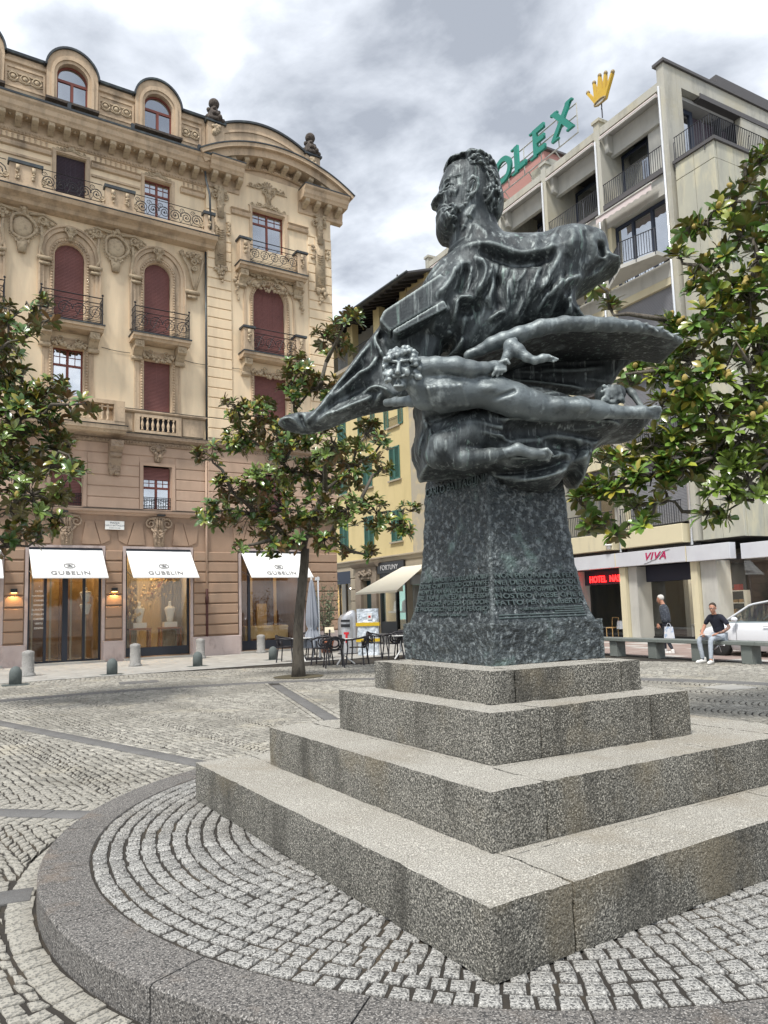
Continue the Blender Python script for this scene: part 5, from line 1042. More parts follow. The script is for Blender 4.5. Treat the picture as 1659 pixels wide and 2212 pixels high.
for c in (-6.22, -2.975, .275, 3.25):
    w_ = .60 if c < 3 else .36; surround(c, w_, 21.15, 21.82, AO + .001, 0, .08, .04, name='panel_frame'); obj('panel_frame', MB().box(c - w_ - .08, c + w_ + .08, AO, AO + .04, 21.06, 21.14), M_trim, PB)
    n = 3 if c < 3 else 2
    for k in range(n):
        xx = c + (k - (n - 1) / 2) * .40; g = MB(); g.tube([(xx + .15 * math.cos(t), -AO - .03, 21.48 + .15 * math.sin(t)) for t in np.linspace(0, 2 * math.pi, 14)], .03, 5); g.ball((xx, -AO - .03, 21.48), (.09, .05, .09), 8, 5)
        for sd_ in (-1, 1): g.tube([(xx - .2, -AO - .02, 21.48 + sd_ * .12), (xx, -AO - .03, 21.48 + sd_ * .19), (xx + .2, -AO - .02, 21.48 + sd_ * .12)], .025, 4)
        obj('roundel', g, M_carv, PB, smooth=True)
    obj('panel_moulding', MB().sweep([(AO, 22.0), (AO + .08, 22.03), (AO + .10, 22.12), (AO, 22.15)], c - w_ - .1, c + w_ + .1), M_trim, PB)
# --- pavilion: cornice stubs, segmental pediment, attic and finials
PO = .14
for a, b in ((3.84, 5.28), (8.06, 10.30)):
    g = MB().sweep([(PO + (q if q else -.2) if True else 0, z) for q, z in cp[:-1]] + [(PO - .2, 20.28)], a, b); obj('pediment_end_cornice', g, M_trim, PB)
    obj('cornice_flashing', MB().box(a - .02, b + .02, PO + .1, PO + .84, 20.255, 20.30), M_gutter, PB)
    for x in np.arange(a + .25, b - .05, .545): obj('modillion', MOD, None, PB, loc=(float(x), -PO, 19.77))
g = MB(); g.box(PX1 - .3, 10.30, -2.5, PO - .2, 19.79, 20.25); obj('return_cornice', g, M_trim, PB)
acx, ahw, az0, arise = 6.95, 3.45, 20.12, 1.08
rad = (ahw ** 2 + arise ** 2) / (2 * arise); acz = az0 + arise - rad; am = math.asin(ahw / rad)
def parc(r, n=34, m_=am): return [(acx + r * math.sin(t), acz + r * math.cos(t)) for t in np.linspace(-m_, m_, n)]
obj('arched_pediment', MB().band(parc(rad - .20), parc(rad + .10), PO, PO + .62), M_trim, PB); obj('arched_pediment_crown', MB().band(parc(rad + .10), parc(rad + .26), PO, PO + .80), M_trim, PB)
obj('pediment_flashing', MB().band(parc(rad + .262), parc(rad + .31), PO - .1, PO + .84), M_gutter, PB)
obj('pediment_soffit_moulding', MB().band(parc(rad - .52, m_=am * .86), parc(rad - .40, m_=am * .86), PO, PO + .10), M_trim, PB)
g = MB()
for t in np.linspace(-am * .84, am * .84, 44): g.ball((acx + (rad - .46) * math.sin(t), -PO - .11, acz + (rad - .46) * math.cos(t)), .05, 5, 4)
obj('egg_moulding', g, M_trim, PB, smooth=True)
for t in np.linspace(-am * .78, am * .80, 10):
    o_ = obj('modillion', MOD, None, PB, loc=(acx + (rad - .21) * math.sin(t), -PO, acz + (rad - .21) * math.cos(t))); o_.rotation_euler = (0, t, 0)
# attic wall behind, with its own arched top
ar2 = rad * 1.02; atop = [(acx - .45 + 2.35 * u, 22.78 - .78 * u * u) for u in np.linspace(-1, 1, 20)]
obj('pavilion_attic', MB().prism([(4.0, 20.41), (8.95, 20.41), (8.95, 22.0)] + atop[::-1] + [(4.0, 22.1)], PO - .5, PO - .02), M_trim, PB)
obj('attic_coping', MB().band(atop, [(x, z + .09) for x, z in atop], PO - .55, PO + .08), M_gutter, PB)
obj('attic_moulding', MB().band([(x, z - .42) for x, z in atop[1:-1]], [(x, z - .32) for x, z in atop[1:-1]], PO - .02, PO + .03), M_trim, PB)
for cx in (4.28, 8.85):
    obj('attic_pier', MB().box(cx - .36, cx + .36, PO - .5, PO + .04, 20.41, 22.18), M_trim, PB); obj('pier_cap', MB().box(cx - .44, cx + .44, PO - .55, PO + .12, 22.181, 22.27), M_gutter, PB)
    g = MB(); leafs(g, cx, 21.85, PO + .06, .12, .22, 14, .09, 3); obj('pier_ornament', g, M_carv, PB, smooth=True)
    g = MB(); q = random.Random(9)
    g.lathe([(.38, 0), (.40, .1), (.30, .3), (.26, .5), (.18, .62), (.14, .74)], (cx, -PO + .2, 22.27), 12)
    for k in range(26): t = q.uniform(0, 6.28); h = q.uniform(.05, .62); g.ball((cx + (.42 - h * .32) * math.cos(t), -PO + .2 + (.42 - h * .32) * math.sin(t), 22.27 + h), q.uniform(.07, .13), 6, 4)
    g.ball((cx, -PO + .2, 22.27 + .92), .23, 14, 10); obj('ball_finial', g, M_finial, PB, smooth=True)
# pilaster ornaments of the pavilion
for cx in (4.42, 9.08):
    g = MB(); o = PO + .05; volute(g, cx - .22, 18.95, o + .05, .17, 1, 1.6, .05); volute(g, cx + .22, 18.95, o + .05, .17, -1, 1.6, .05, -1); leafs(g, cx, 19.2, o + .06, .28, .15, 14, .08, 2); leafs(g, cx, 18.6, o + .06, .12, .25, 10, .08, 3)
    g.box(cx - .13, cx + .13, o, o + .12, 18.0, 19.3); g.box(cx - .24, cx + .24, o, o + .05, 15.9, 18.3)
    for k in range(5): g.tube([(cx - .15, -o - .06, 17.5 - k * .1), (cx, -o - .09, 17.44 - k * .1), (cx + .15, -o - .06, 17.5 - k * .1)], .022, 4); g.tube([(cx - .15, -o - .06, 16.45 - k * .08), (cx, -o - .09, 16.4 - k * .08), (cx + .15, -o - .06, 16.45 - k * .08)], .022, 4)
    for sd_ in (-1, 1): leafs(g, cx + sd_ * .36, 17.6, o + .04, .04, .32, 10, .07, 7)
    leafs(g, cx, 15.75, o + .06, .24, .16, 16, .09, 5); leafs(g, cx, 15.4, o + .06, .10, .18, 8, .07, 6); obj('pilaster_ornament', g, M_carv, PB, smooth=True)
for a, b in ((4.9, 5.75), (7.5, 8.5)): obj('panel_moulding', MB().sweep([(PO, 18.35), (PO + .10, 18.38), (PO + .13, 18.5), (PO + .08, 18.56), (PO + .16, 18.62), (PO, 18.66)], a, b), M_trim, PB)
# garland with a mask over the pavilion arch
g = MB(); q = random.Random(3)
for k in range(60): t = k / 59 * 2 - 1; g.ball((PC + t * 1.45, -PO - .08 - q.uniform(0, .08), 15.95 - .30 * t * t - .12 * math.sin(abs(t) * 6) + q.uniform(-.09, .09)), q.uniform(.05, .09), 6, 4)
for sd_ in (-1, 1):
    for k in range(14): g.ball((PC + sd_ * 1.5 + q.uniform(-.08, .08), -PO - .08, 15.6 - k * .075), q.uniform(.05, .10) * (1 - k * .03), 6, 4)
g.ball((PC, -PO - .12, 15.98), (.14, .12, .18), 8, 6); obj('carved_garland', g, M_carv, PB, smooth=True)
# cable along the wall
g = MB()
for a, b in ((-.2, .85), (2.95, 3.8), (3.9, 5.3)): g.tube([(a + (b - a) * t, -.03 - (.14 if a > 3.85 else 0), 11.72 - .03 * math.sin(t * 3.1) - .05 * t) for t in np.linspace(0, 1, 6)], .010, 4)
obj('cable', g, M_iron, PB)
# --- shops: interiors, fronts, awnings, lamps
M_warmwall = mat('warm shop wall', (.42, .29, .14), .8, spots=[(1.2, .45, .7, (.20, .12, .05), .8)]); M_wood = mat('warm wood', (.34, .15, .06), .5, spots=[(2, .45, .7, (.25, .10, .04), .6, (1, 1, 6))]); M_bust = mat('display bust', (.82, .78, .70), .6); M_gold = mat('gilt blossom', (.62, .46, .24), .6, island=.25)
M_stone_in = mat('shop floor', (.35, .30, .24), .5); M_lightwood = mat('light oak', (.60, .40, .18), .5); M_curtw = mat('beige curtain', (.50, .42, .30), .9, bump=[(9, .06, 'noise', (3, 3, .05))]); M_brownin = mat('brown panelling', (.16, .09, .05), .6, spots=[(2, .45, .7, (.10, .055, .03), .6, (3, 3, .4))])
def lampbox(x0, x1, z, o0, o1, watt, name='ceiling_light', col=(1, .72, .40)):
    l_ = bpy.data.lights.new(name, 'AREA'); l_.shape = 'RECTANGLE'; l_.size = x1 - x0; l_.size_y = o1 - o0; l_.energy = watt; l_.color = col; o_ = bpy.data.objects.new(name, l_); COL.objects.link(o_); o_.parent = PB; o_.location = ((x0 + x1) / 2, -(o0 + o1) / 2, z)
for i, (a, b) in enumerate(doors[1:]):
    g = MB(); g.box(a, b, -3.0, -2.95, .1, 4.3); g.box(a, a + .04, -2.94, -.3, .1, 4.3); g.box(b - .04, b, -2.94, -.3, .1, 4.3); g.box(a, b, -2.94, -.45, 4.22, 4.3); obj('shop_interior', g, [M_warmwall, M_warmwall, M_curtw, M_brownin][i], PB); obj('shop_floor', MB().box(a, b, -3, -.48, .05, .10), M_stone_in, PB)
    lampbox(a + .3, b - .3, 4.18, -1.5, -.25, [20, 34, 60, 30][i])
def shopfront(a, b, z0, mull, sill=.0):
    f = MB(); o = -.10
    f.box(a, a + .07, o - .06, o + .03, z0, 4.12); f.box(b - .07, b, o - .06, o + .03, z0, 4.12); f.box(a + .07, b - .07, o - .06, o + .03, z0, z0 + .10 + sill); f.box(a + .07, b - .07, o - .06, o + .03, 3.98, 4.12)
    for m_, w_ in mull: f.box(m_ - w_, m_ + w_, o - .06, o + .035, z0 + .10, 3.98)
    W = obj('shopfront', f, M_dkframe, PB); xs = [a + .07] + sum([[m_ - w_, m_ + w_] for m_, w_ in mull], []) + [b - .07]
    for p, q in zip(xs[::2], xs[1::2]): obj('pane', MB().box(p + .002, q - .002, o - .02, o - .01, z0 + .102 + sill, 3.978), M_shopglass, W)
    return W
shopfront(*doors[1], .12, [(-4.62, .04)]); W1 = shopfront(*doors[2], .06, [(-1.98, .045), (-1.33, .09), (-.70, .045)]); W2 = shopfront(*doors[3], .14, [], .22); W3 = shopfront(*doors[4], .14, [(5.62, .05)], .26)
# brand list lettering on the left glass of the door
for k, s in enumerate(['*', 'PATEK', 'PARMIGIANI', 'CHANEL', 'BREGUET', 'BLANCPAIN', 'POMELLATO', 'CARTIER', 'VERTU', 'ZENITH']): text('glass_lettering', s, .085, M_bust, W1, (-2.18, .078, 2.75 - k * .16), (R_(90), 0, 0), ext=.001)
g = MB()
for x in (-2.3, -1.7, -1.0, -.5): g.box(x - .03, x + .03, -.9, -.84, .1, 3.3)
g.box(-2.5, -.15, -.9, -.84, 3.25, 3.45); g.box(-1.62, -1.56, -1.6, -1.5, .1, 3.3); g.box(-.42, -.36, -1.6, -1.5, .1, 3.3); obj('inner_door_frame', g, mat('brushed bronze', (.42, .36, .26), .45, metal=.3), PB)
g = MB(); g.box(-1.8, -1.75, -2.0, -1.98, .1, 3.2); g.box(-2.5, -1.75, -1.6, -1.58, .1, 1.6); g.box(-1.2, -.75, -2.2, -2.15, .1, 3.2); obj('inner_partition', g, M_brownin, PB)
g = MB(); g.box(-2.2, -1.1, -1.7, -1.64, 3.55, 3.62); obj('glowing_strip', g, mat('warm strip', (1, .6, .2), .5, emit=((1, .5, .12), 3)), PB)
BUST = MB().lathe([(.09, 0), (.09, .02), (.10, .04), (.115, .14), (.15, .27), (.175, .33), (.15, .375), (.06, .40), (.045, .44), (.045, .51), (.03, .53)], n=10)
BUST.v = [(x * 1.25, y * .7, z) for x, y, z in BUST.v]; BUSTM = BUST.mesh('bust', True); BUSTM.materials.append(M_bust)
sp = tag(empty('x', (0, 0, 0)), None); bpy.data.objects.remove(sp)
def world(x, o, z): c_, s__ = math.cos(LBR), math.sin(LBR); return (LBO[0] + x * c_ + o * s__, LBO[1] + x * s__ - o * c_, z)
for k, (x, lab) in enumerate(((1.42, 'white necklace bust on left table in jewellery window'), (2.60, 'white necklace bust on right table in jewellery window'))):
    o_ = obj('necklace_bust', BUSTM, None, loc=world(x, -.75, 1.38), rz=LBR, label=lab, cat='display bust', group='necklace busts in the jewellery window'); o_.scale = (1, 1, 1.5)
    t = empty('display_table', world(x, -.75, .10), LBR, label='small reddish wooden table carrying the %s necklace bust' % ('left' if k == 0 else 'right'), cat='table', group='display tables in the jewellery window')
    obj('tabletop', MB().box(-.42, .42, -.22, .22, 1.0, 1.07), M_wood, t); obj('plinth', MB().box(-.25, .25, -.15, .15, 1.071, 1.27), M_bust, t)
    for sx in (-.37, .37):
        for sy in (-.17, .17): obj('leg', MB().box(sx - .03, sx + .03, sy - .03, sy + .03, 0, 1.0), M_wood, t)
for (x, z) in ((-.55, 2.2), (-.55, 1.75)): obj('necklace_bust', BUSTM, None, loc=world(x, -.55, z), rz=LBR, label='glowing golden necklace bust, %s of two inside glass door' % ('upper' if z > 2 else 'lower'), cat='display bust')
def blossom(x0, z0, x1, z1, o, n, seed, lab):
    q = random.Random(seed); g = MB(); t = empty('blossom_branch', world(x0, o, z0), LBR, label=lab, cat='decoration')
    for s in range(7):
        a = q.uniform(-.5, .5); pts = [(0, 0, 0), ((x1 - x0) * .5 + a * .2, q.uniform(-.1, .1), (z1 - z0) * .5), ((x1 - x0) + a, q.uniform(-.2, .2), (z1 - z0) + q.uniform(-.5, .2))]; g.tube(pts, [.015, .01, .005], 4)
    obj('twig', g, M_wood, t); g = MB()
    for s in range(n): u = q.uniform(.1, 1.1); a = q.gauss(0, .28) * (.4 + u); g.ball(((x1 - x0) * u + a, q.uniform(-.2, .2), (z1 - z0) * u + q.gauss(0, .22)), (.055, .04, .07), 5, 3)
    obj('blossoms', g, M_gold, t, kind='stuff')
blossom(1.0, 1.5, .95, 2.7, -.7, 90, 1, 'gilt blossom branch at the left side of jewellery window'); blossom(1.7, 2.2, 3.0, 3.7, -.9, 170, 2, 'gilt blossom branch rising to top right of jewellery window')
g = MB()
for k, x in enumerate(np.linspace(.8, 1.35, 9)): g.tube([(x, .9, .12), (x, .9, 4.1)], .035, 6)
for k, x in enumerate(np.linspace(2.35, 3.08, 12)): g.tube([(x, 1.0, .12), (x, 1.0, 4.1)], .035, 6)
obj('curtain', g, M_curtw, PB)
t = empty('oak_counter', world(6.5, -.55, .1), LBR, label='pale oak counter behind the corner shop window', cat='counter'); obj('counter_top', MB().box(-.95, .95, -.25, .25, .88, .98), M_lightwood, t); obj('counter_front', MB().box(-.92, .92, .15, .20, .45, .88), M_lightwood, t)
for sx in (-.9, .9): obj('leg', MB().box(sx - .05, sx + .05, -.2, .2, 0, .88), M_lightwood, t)
g = MB(); g.box(6.1, 6.2, -1.2, -1.1, .1, 3.9); g.box(6.45, 6.9, -1.3, -1.25, .1, 2.0); g.box(7.2, 7.3, -1.2, -1.1, .1, 3.9); obj('display_panel', g, M_lightwood, PB)
AW = {}
for i, (a, b) in enumerate(doors[1:]):
    lab = ['white awning cut off by the left edge of photo', 'white awning over the glass doors beside wall lamps', 'white awning over the window with necklace busts', 'white awning behind the tree trunk on the corner'][i]
    A_ = empty('awning', world(a, 0, 0), LBR, label=lab, cat='awning', group='white awnings over the jewellery shop'); wd = b - a; zt_, zb_, O1 = 4.06, 3.02, 1.05; n = 12
    V = []; 
    for j in range(5):
        for k in range(n + 1): u = k / n; v = j / 4; V.append((u * wd, -(.08 + O1 * v), zt_ + (zb_ - zt_) * v - .02 * math.sin(v * math.pi)))
    nV = len(V); V += [(x, y, z - .012) for x, y, z in V]; Fq = []
    for j in range(4):
        for k in range(n): p = j * (n + 1) + k; Fq.append((p, p + n + 1, p + n + 2, p + 1)); Fq.append((nV + p, nV + p + 1, nV + p + n + 2, nV + p + n + 1))
    g = MB(); g.add(V, Fq); obj('canvas', g, M_canvas, A_); obj('front_bar', MB().box(0, wd, 1.11, 1.16, 2.985, 3.025), M_canvas, A_); obj('roller_box', MB().box(.0, wd, .0, .10, 4.05, 4.115), M_dkframe, A_)
    for sx in (.03, wd - .03): obj('arm', MB().tube([(sx, -.02, 3.3), (sx, -1.1, 3.0)], .015, 5), M_dkframe, A_)
    sl_ = math.atan2(zt_ - zb_, O1); cxm = wd / 2; v = .86; rot = (R_(90) - (math.pi / 2 - sl_), 0, 0)
    text('lettering', 'G\u00dcBELIN', .26, M_greyprint, A_, (cxm, -(.08 + O1 * v) - .012, zt_ + (zb_ - zt_) * v + .012), rot, ext=.002, sx=1.15, space=1.1, off=.003)
    g = MB(); v = .60
    for r_ in (.155,): g.tube([(r_ * 1.15 * math.cos(t), r_ * .8 * math.sin(t), 0) for t in np.linspace(0, 2 * math.pi, 22)], .013, 4)
    for k in range(4): g.tube([(-.09 + .06 * k, -.07, 0), (.0, .0 + .02 * k, 0), (.09 - .05 * k, -.06 + .03 * k, 0)], .011, 4)
    g.tube([(-.1, .06, 0), (0, .01, 0), (.1, .06, 0)], .011, 4); o_ = obj('emblem', g, M_greyprint, A_, loc=(cxm, -(.08 + O1 * v) - .008, zt_ + (zb_ - zt_) * v + .01)); o_.rotation_euler = rot
for x, lab in ((-3.0, 'black wall lamp with warm light left of glass doors'), (.31, 'black wall lamp with warm light between two awnings')):
    t = empty('wall_lamp', world(x, .10, 2.55), LBR, label=lab, cat='wall lamp', group='wall lamps on the jewellery shop'); obj('lamp_body', MB().box(-.10, .10, .0, .10, 0, .13), M_blackm, t); obj('lamp_lens', MB().box(-.085, .085, .01, .09, -.012, -.002), M_wlamp, t)
    l_ = bpy.data.lights.new('lamp_light', 'SPOT'); l_.energy = 9; l_.color = (1, .55, .2); l_.spot_size = R_(120); l_.shadow_soft_size = .04; o_ = bpy.data.objects.new('lamp_light', l_); COL.objects.link(o_); o_.parent = t; o_.location = (0, -.12, -.03)
t = obj('street_name_plate', MB().bbox(-.34, .34, 0, .02, -.16, .16, .006), mat('enamel plate', (.78, .78, .74), .4), loc=world(.30, .13, 4.98), rz=LBR, label='white enamel street name plate above the pier between awnings', cat='street sign')
M_plate = mat('plate lettering', (.05, .06, .09), .5)
text('plate_lettering', 'PIAZZA', .10, M_plate, t, (0, -.022, .085), (R_(90), 0, 0), ext=.001); text('plate_lettering', 'CARLO BATTAGLINI', .085, M_plate, t, (0, -.022, -.01), (R_(90), 0, 0), ext=.001, sx=.92); text('plate_lettering', 'GIURISTA 1812-1888', .045, M_plate, t, (0, -.022, -.10), (R_(90), 0, 0), ext=.001)
for x in (-1.5, 1.93): tag(obj('floodlight', MB().box(-.14, .14, .1, .3, 0, .06).box(-.03, .03, 0, .12, .02, .05), M_blackm, loc=world(x, .2, 5.36), rz=LBR), 'small black floodlight under ledge above the %s keystone' % ('tree shaded' if x < 0 else 'right hand'), 'floodlight')
# ---------------------------------------------------------------- pavements round the square
S = []
for k in range(13):                                  # rows of flagstones along the palazzo
    o0 = .35 + k * .5; x = -16 + rng.uniform(0, .5)
    while x < 16: ln = rng.uniform(.6, 1.1); S.append([world(x, o0, 0)[:2], world(x + ln, o0, 0)[:2], world(x + ln, o0 + .5, 0)[:2], world(x, o0 + .5, 0)[:2]]); x += ln
S = ordered(np.array(S)); S = S[view_order(S, 0)]
flags = empty('pavement', (0, 0, 0), kind='structure')
obj('mortar_bed', MB().add([(*world(-16, .2, 0)[:2], .016), (*world(-16, 6.9, 0)[:2], .016), (*world(30, 6.9, 0)[:2], .016), (*world(30, .2, 0)[:2], .016)], [(0, 1, 2, 3)]), M_soil, flags)
for q in S[:240]: V, Fq = stones(q[None], .016, .014, .005, .004, .001, .001); obj('flagstone', npmesh('flagstone', V, Fq), M_flag, flags)
V, Fq = stones(S[240:], .016, .014, .005, .004); obj('flagstones', npmesh('flagstones', V, Fq), M_flag, flags, kind='stuff')
# ---------------------------------------------------------------- modern concrete block on the right
RO_ = gnd(1350, 1381); RRZ = R_(90 - 150.8)
def rworld(x, o, z=0): c_, s__ = math.cos(RRZ), math.sin(RRZ); return (RO_[0] + x * c_ + o * s__, RO_[1] + x * s__ - o * c_, z)
block = empty('apartment_block', tuple(RO_), RRZ, label='modern grey and cream concrete apartment block with finned balconies', cat='building')
M_conc = mat('weathered concrete', (.43, .42, .365), .85, spots=[(.35, .42, .68, (.44, .40, .28), .8), (1.3, .48, .72, (.20, .20, .19), .7, (1, 1, .22)), (8, .52, .7, (.46, .45, .41), .5)], bump=[(30, .003)])
M_concl = mat('pale concrete', (.50, .495, .455), .85, spots=[(.5, .45, .7, (.36, .36, .34), .6), (2, .5, .75, (.28, .28, .26), .5, (1, 1, .2))], bump=[(30, .002)])
M_yel = mat('pale yellow concrete', (.64, .58, .40), .85, spots=[(.4, .45, .7, (.58, .52, .36), .6), (1.6, .5, .72, (.38, .35, .27), .6, (1, 1, .2))], bump=[(30, .002)])
M_yelp = mat('stained yellow panels', (.46, .45, .36), .85, spots=[(.5, .40, .62, (.36, .36, .31), .9, (1, 1, .45)), (1.8, .50, .70, (.66, .60, .40), .6, (1, 1, .3)), (3, .52, .72, (.27, .26, .24), .5, (1, 1, .2))], bump=[(30, .002)])
M_rail = mat('dark grey railing', (.05, .052, .06), .5, metal=.4); M_dark = mat('dark opening', (.012, .013, .017), .8); M_navy = mat('navy window frame', (.02, .03, .055), .5); M_ceil = mat('balcony ceiling', (.40, .40, .39), .9)
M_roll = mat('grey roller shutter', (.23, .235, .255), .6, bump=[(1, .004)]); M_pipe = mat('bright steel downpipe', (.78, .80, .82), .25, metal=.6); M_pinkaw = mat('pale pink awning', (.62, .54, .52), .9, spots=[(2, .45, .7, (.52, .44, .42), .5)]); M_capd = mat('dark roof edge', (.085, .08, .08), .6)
M_curg = mat('pale blue grey curtain', (.62, .66, .70), .9, bump=[(6, .05, 'noise', (3, 3, .02))])
BK = block; FX = [.05 + 3.65 * k for k in range(-5, 2)]
def rbar(g, pts, r=.014, n=4): g.tube(pts, r, n)
def railing(x0, x1, o, z0, h=1.0, step=.115, posts=(), name='railing', extra=None):
    g = MB(); g.tube([(x0, -o, z0 + h), (x1, -o, z0 + h)], .022, 4); g.tube([(x0, -o, z0 + .06), (x1, -o, z0 + .06)], .016, 4)
    for x in np.arange(x0 + .05, x1, step): g.tube([(x, -o, z0 + .06), (x, -o, z0 + h)], .017, 3, False)
    for p in posts: g.tube([(p, -o - .05, z0 - .35), (p, -o - .05, z0 + h - .25), (p, -o, z0 + h - .2)], .022, 4)
    if extra: extra(g)
    return obj(name, g, M_rail, BK)
for k, x in enumerate(FX[:-1]):
    obj('concrete_fin', MB().box(x, x + .33, -2.6, 0, 3.9, 23.6), M_conc, BK); obj('fin_cap', MB().box(x - .06, x + .42, -2.7, .07, 23.602, 23.74), M_conc, BK)
    g = MB(); g.tube([(x + .10, -.06, 3.75), (x + .10, -.06, 22.7)], .055, 8); obj('downpipe', g, M_pipe, BK, smooth=True)
    g = MB(); g.box(x - .02, x + .30, -.9, .12, 0, 3.08); obj('ground_pillar', g, M_yel, BK); g = MB(); g.box(x + .33, x + .78, -.9, -.05, 0, 3.08); obj('ground_pillar', g, M_concl, BK); obj('pillar_groove', MB().box(x + .302, x + .328, -.8, .02, 0, 3.08), M_capd, BK)
FL = [4.55, 8.25, 12.0, 15.70, 19.45]
for k in range(len(FX) - 1):
    xa, xb = FX[k] + .33, FX[k + 1]; near = k >= 3
    # top floor loggia, set back between the fins
    n_before = len(BK.children)
    obj('roof_slab', MB().box(xa, xb, -2.2, -.12, 23.05, 23.28).box(xa, xb, -.12, -.04, 22.95, 23.30), M_conc, BK); obj('loggia_ceiling', MB().box(xa, xb, -1.95, -.35, 22.98, 23.045), M_ceil, BK)
    g = MB(); g.tube([(xa + .05, -.02, 22.72), (xb - .05, -.02, 22.72)], .075, 7); obj('rolled_awning', g, M_pinkaw, BK); obj('awning_bar', MB().box(xa + .05, xb - .05, .04, .12, 22.60, 22.66), M_concl, BK)
    obj('loggia_lintel', MB().box(xa, xb, -.83, -.63, 22.0, 22.97), M_concl, BK); obj('side_beam', MB().box(xa, xa + .2, -.62, -.30, 22.1, 22.97), M_concl, BK)
    W = obj('window', MB().box(xa, xb, -.80, -.72, 21.85, 22.0).box(xa, xa + .08, -.80, -.72, 19.6, 21.85).box(xb - .08, xb, -.80, -.72, 19.6, 21.85).box((xa + xb) / 2 - .14, (xa + xb) / 2 + .14, -.80, -.70, 19.6, 21.85), M_navy, BK)
    for a, b in ((xa + .08, (xa + xb) / 2 - .14), ((xa + xb) / 2 + .14, xb - .08)): obj('pane', MB().box(a, b, -.77, -.76, 19.6, 21.85), M_glass, W)
    obj('room_back', MB().box(xa, xb, -3.4, -3.35, 19.5, 22.9), M_dim, W); obj('floor_slab', MB().box(xa, xb, -3.5, -.10, 19.25, 19.46), M_concl, BK); obj('floor_edge', MB().box(xa - .02, xb + .0, -.099, .02, 19.28, 19.50), M_capd, BK)
    railing(xa, xb, -.04, 19.48, 1.02, posts=[xa + .9, xb - .9] if near else ())
    for o_ in list(BK.children)[n_before:]: o_.location.y += .62; o_.location.z += .26
    # lower floors
    for fi, z in enumerate(FL[:-1]):
        zt_ = FL[fi + 1] - .22
        if z > 15:                                   # balcony floor with scalloped awning
            obj('upper_panel', MB().box(xa, xb, -.42, -.12, z + 2.72, zt_ + .02).box(xa, xb, -.95, -.14, zt_ + .021, zt_ + .30), M_concl, BK); W = obj('window', MB().box(xa + .22, xa + .32, -.5, -.4, z, z + 2.7).box(xb - .2, xb - .1, -.5, -.4, z, z + 2.7).box(xa + .32, xb - .2, -.5, -.4, z + 2.55, z + 2.7).box(xa + 1.15, xa + 1.27, -.5, -.38, z, z + 2.55).box(xa + 2.2, xa + 2.32, -.5, -.38, z, z + 2.55), M_navy, BK)
            for a, b in ((xa + .32, xa + 1.15), (xa + 1.27, xa + 2.2), (xa + 2.32, xb - .2)): obj('pane', MB().box(a, b, -.46, -.45, z, z + 2.55), M_glass, W)
            obj('room_back', MB().box(xa, xb, -2.5, -2.45, z, z + 2.8), M_dim, W); obj('side_pier', MB().box(xa, xa + .22, -.5, -.14, z - .6, z + 2.71), M_yel, BK)
            if near:
                g = MB(); n = 40; L0 = [(xa - .02 + (xb - xa - .2) * i / n, -.10, z + 3.42) for i in range(n + 1)]; L1_ = [(p[0], -.52, z + 3.10) for p in L0]; L2_ = [(p[0], -.54, z + 2.78 + .07 * abs(math.sin(i / n * 9 * math.pi)) - .03) for i, p in enumerate(L0)]; V = L0 + L1_ + L2_
                g.add(V, [(r * (n + 1) + i, r * (n + 1) + i + 1, (r + 1) * (n + 1) + i + 1, (r + 1) * (n + 1) + i) for r in range(2) for i in range(n)]); obj('scalloped_awning', g, M_pinkaw, BK); obj('awning_bar', MB().box(xa - .02, xb - .2, .50, .57, z + 3.06, z + 3.12), M_concl, BK)
            g = MB(); g.prism([(xa, 0), (xb, 0), (xb, 1.2), (xa + 1.25, 1.2), (xa, .25)], 0, 1); V = [(x, -y2 if False else -y_, z - .30 + (0 if o_ else .0)) for (x, o_, y_) in []]
            P2 = [(xa, .0), (xb, .0), (xb, .75), (xa + 1.75, 1.15), (xa, .05)]; g = MB(); nn = len(P2); g.add([(x, -o, z - .16) for x, o in P2] + [(x, -o, z) for x, o in P2], [tuple(range(nn)), tuple(range(2 * nn - 1, nn - 1, -1))] + [(i, nn + i, nn + (i + 1) % nn, (i + 1) % nn) for i in range(nn)]); obj('balcony_slab', g, M_concl, BK)
            g = MB(); pts = [(xa + .02, -.02), (xa + 1.75, -1.12), (xb - .02, -.72)]
            for (p, q) in zip(pts[:-1], pts[1:]):
                g.tube([(p[0], p[1], z + 1.0), (q[0], q[1], z + 1.0)], .022, 4); g.tube([(p[0], p[1], z + .08), (q[0], q[1], z + .08)], .016, 4); ln = math.hypot(q[0] - p[0], q[1] - p[1])
                for t in np.arange(.03, 1, .115 / ln): x, y = p[0] + (q[0] - p[0]) * t, p[1] + (q[1] - p[1]) * t; g.tube([(x, y, z + .08), (x, y, z + 1.0)], .017, 3, False)
                for t in (.45, .98): x, y = p[0] + (q[0] - p[0]) * t, p[1] + (q[1] - p[1]) * t - .04; g.tube([(x, y, z - .12), (x, y, z + 1.0)], .024, 4)
            obj('balcony_railing', g, M_rail, BK); obj('balcony_underwall', MB().box(xa, xb, -.42, -.12, z - .85, z - .17), M_concl, BK)
        else:
            g = MB(); g.box(xa, xb, -.45, -.13, zt_ - .95, zt_ + .05) if z > 11 else g.box(xa, xb, -.45, -.13, zt_ - .45, zt_ + .2); obj('upper_panel', g, M_yel, BK)
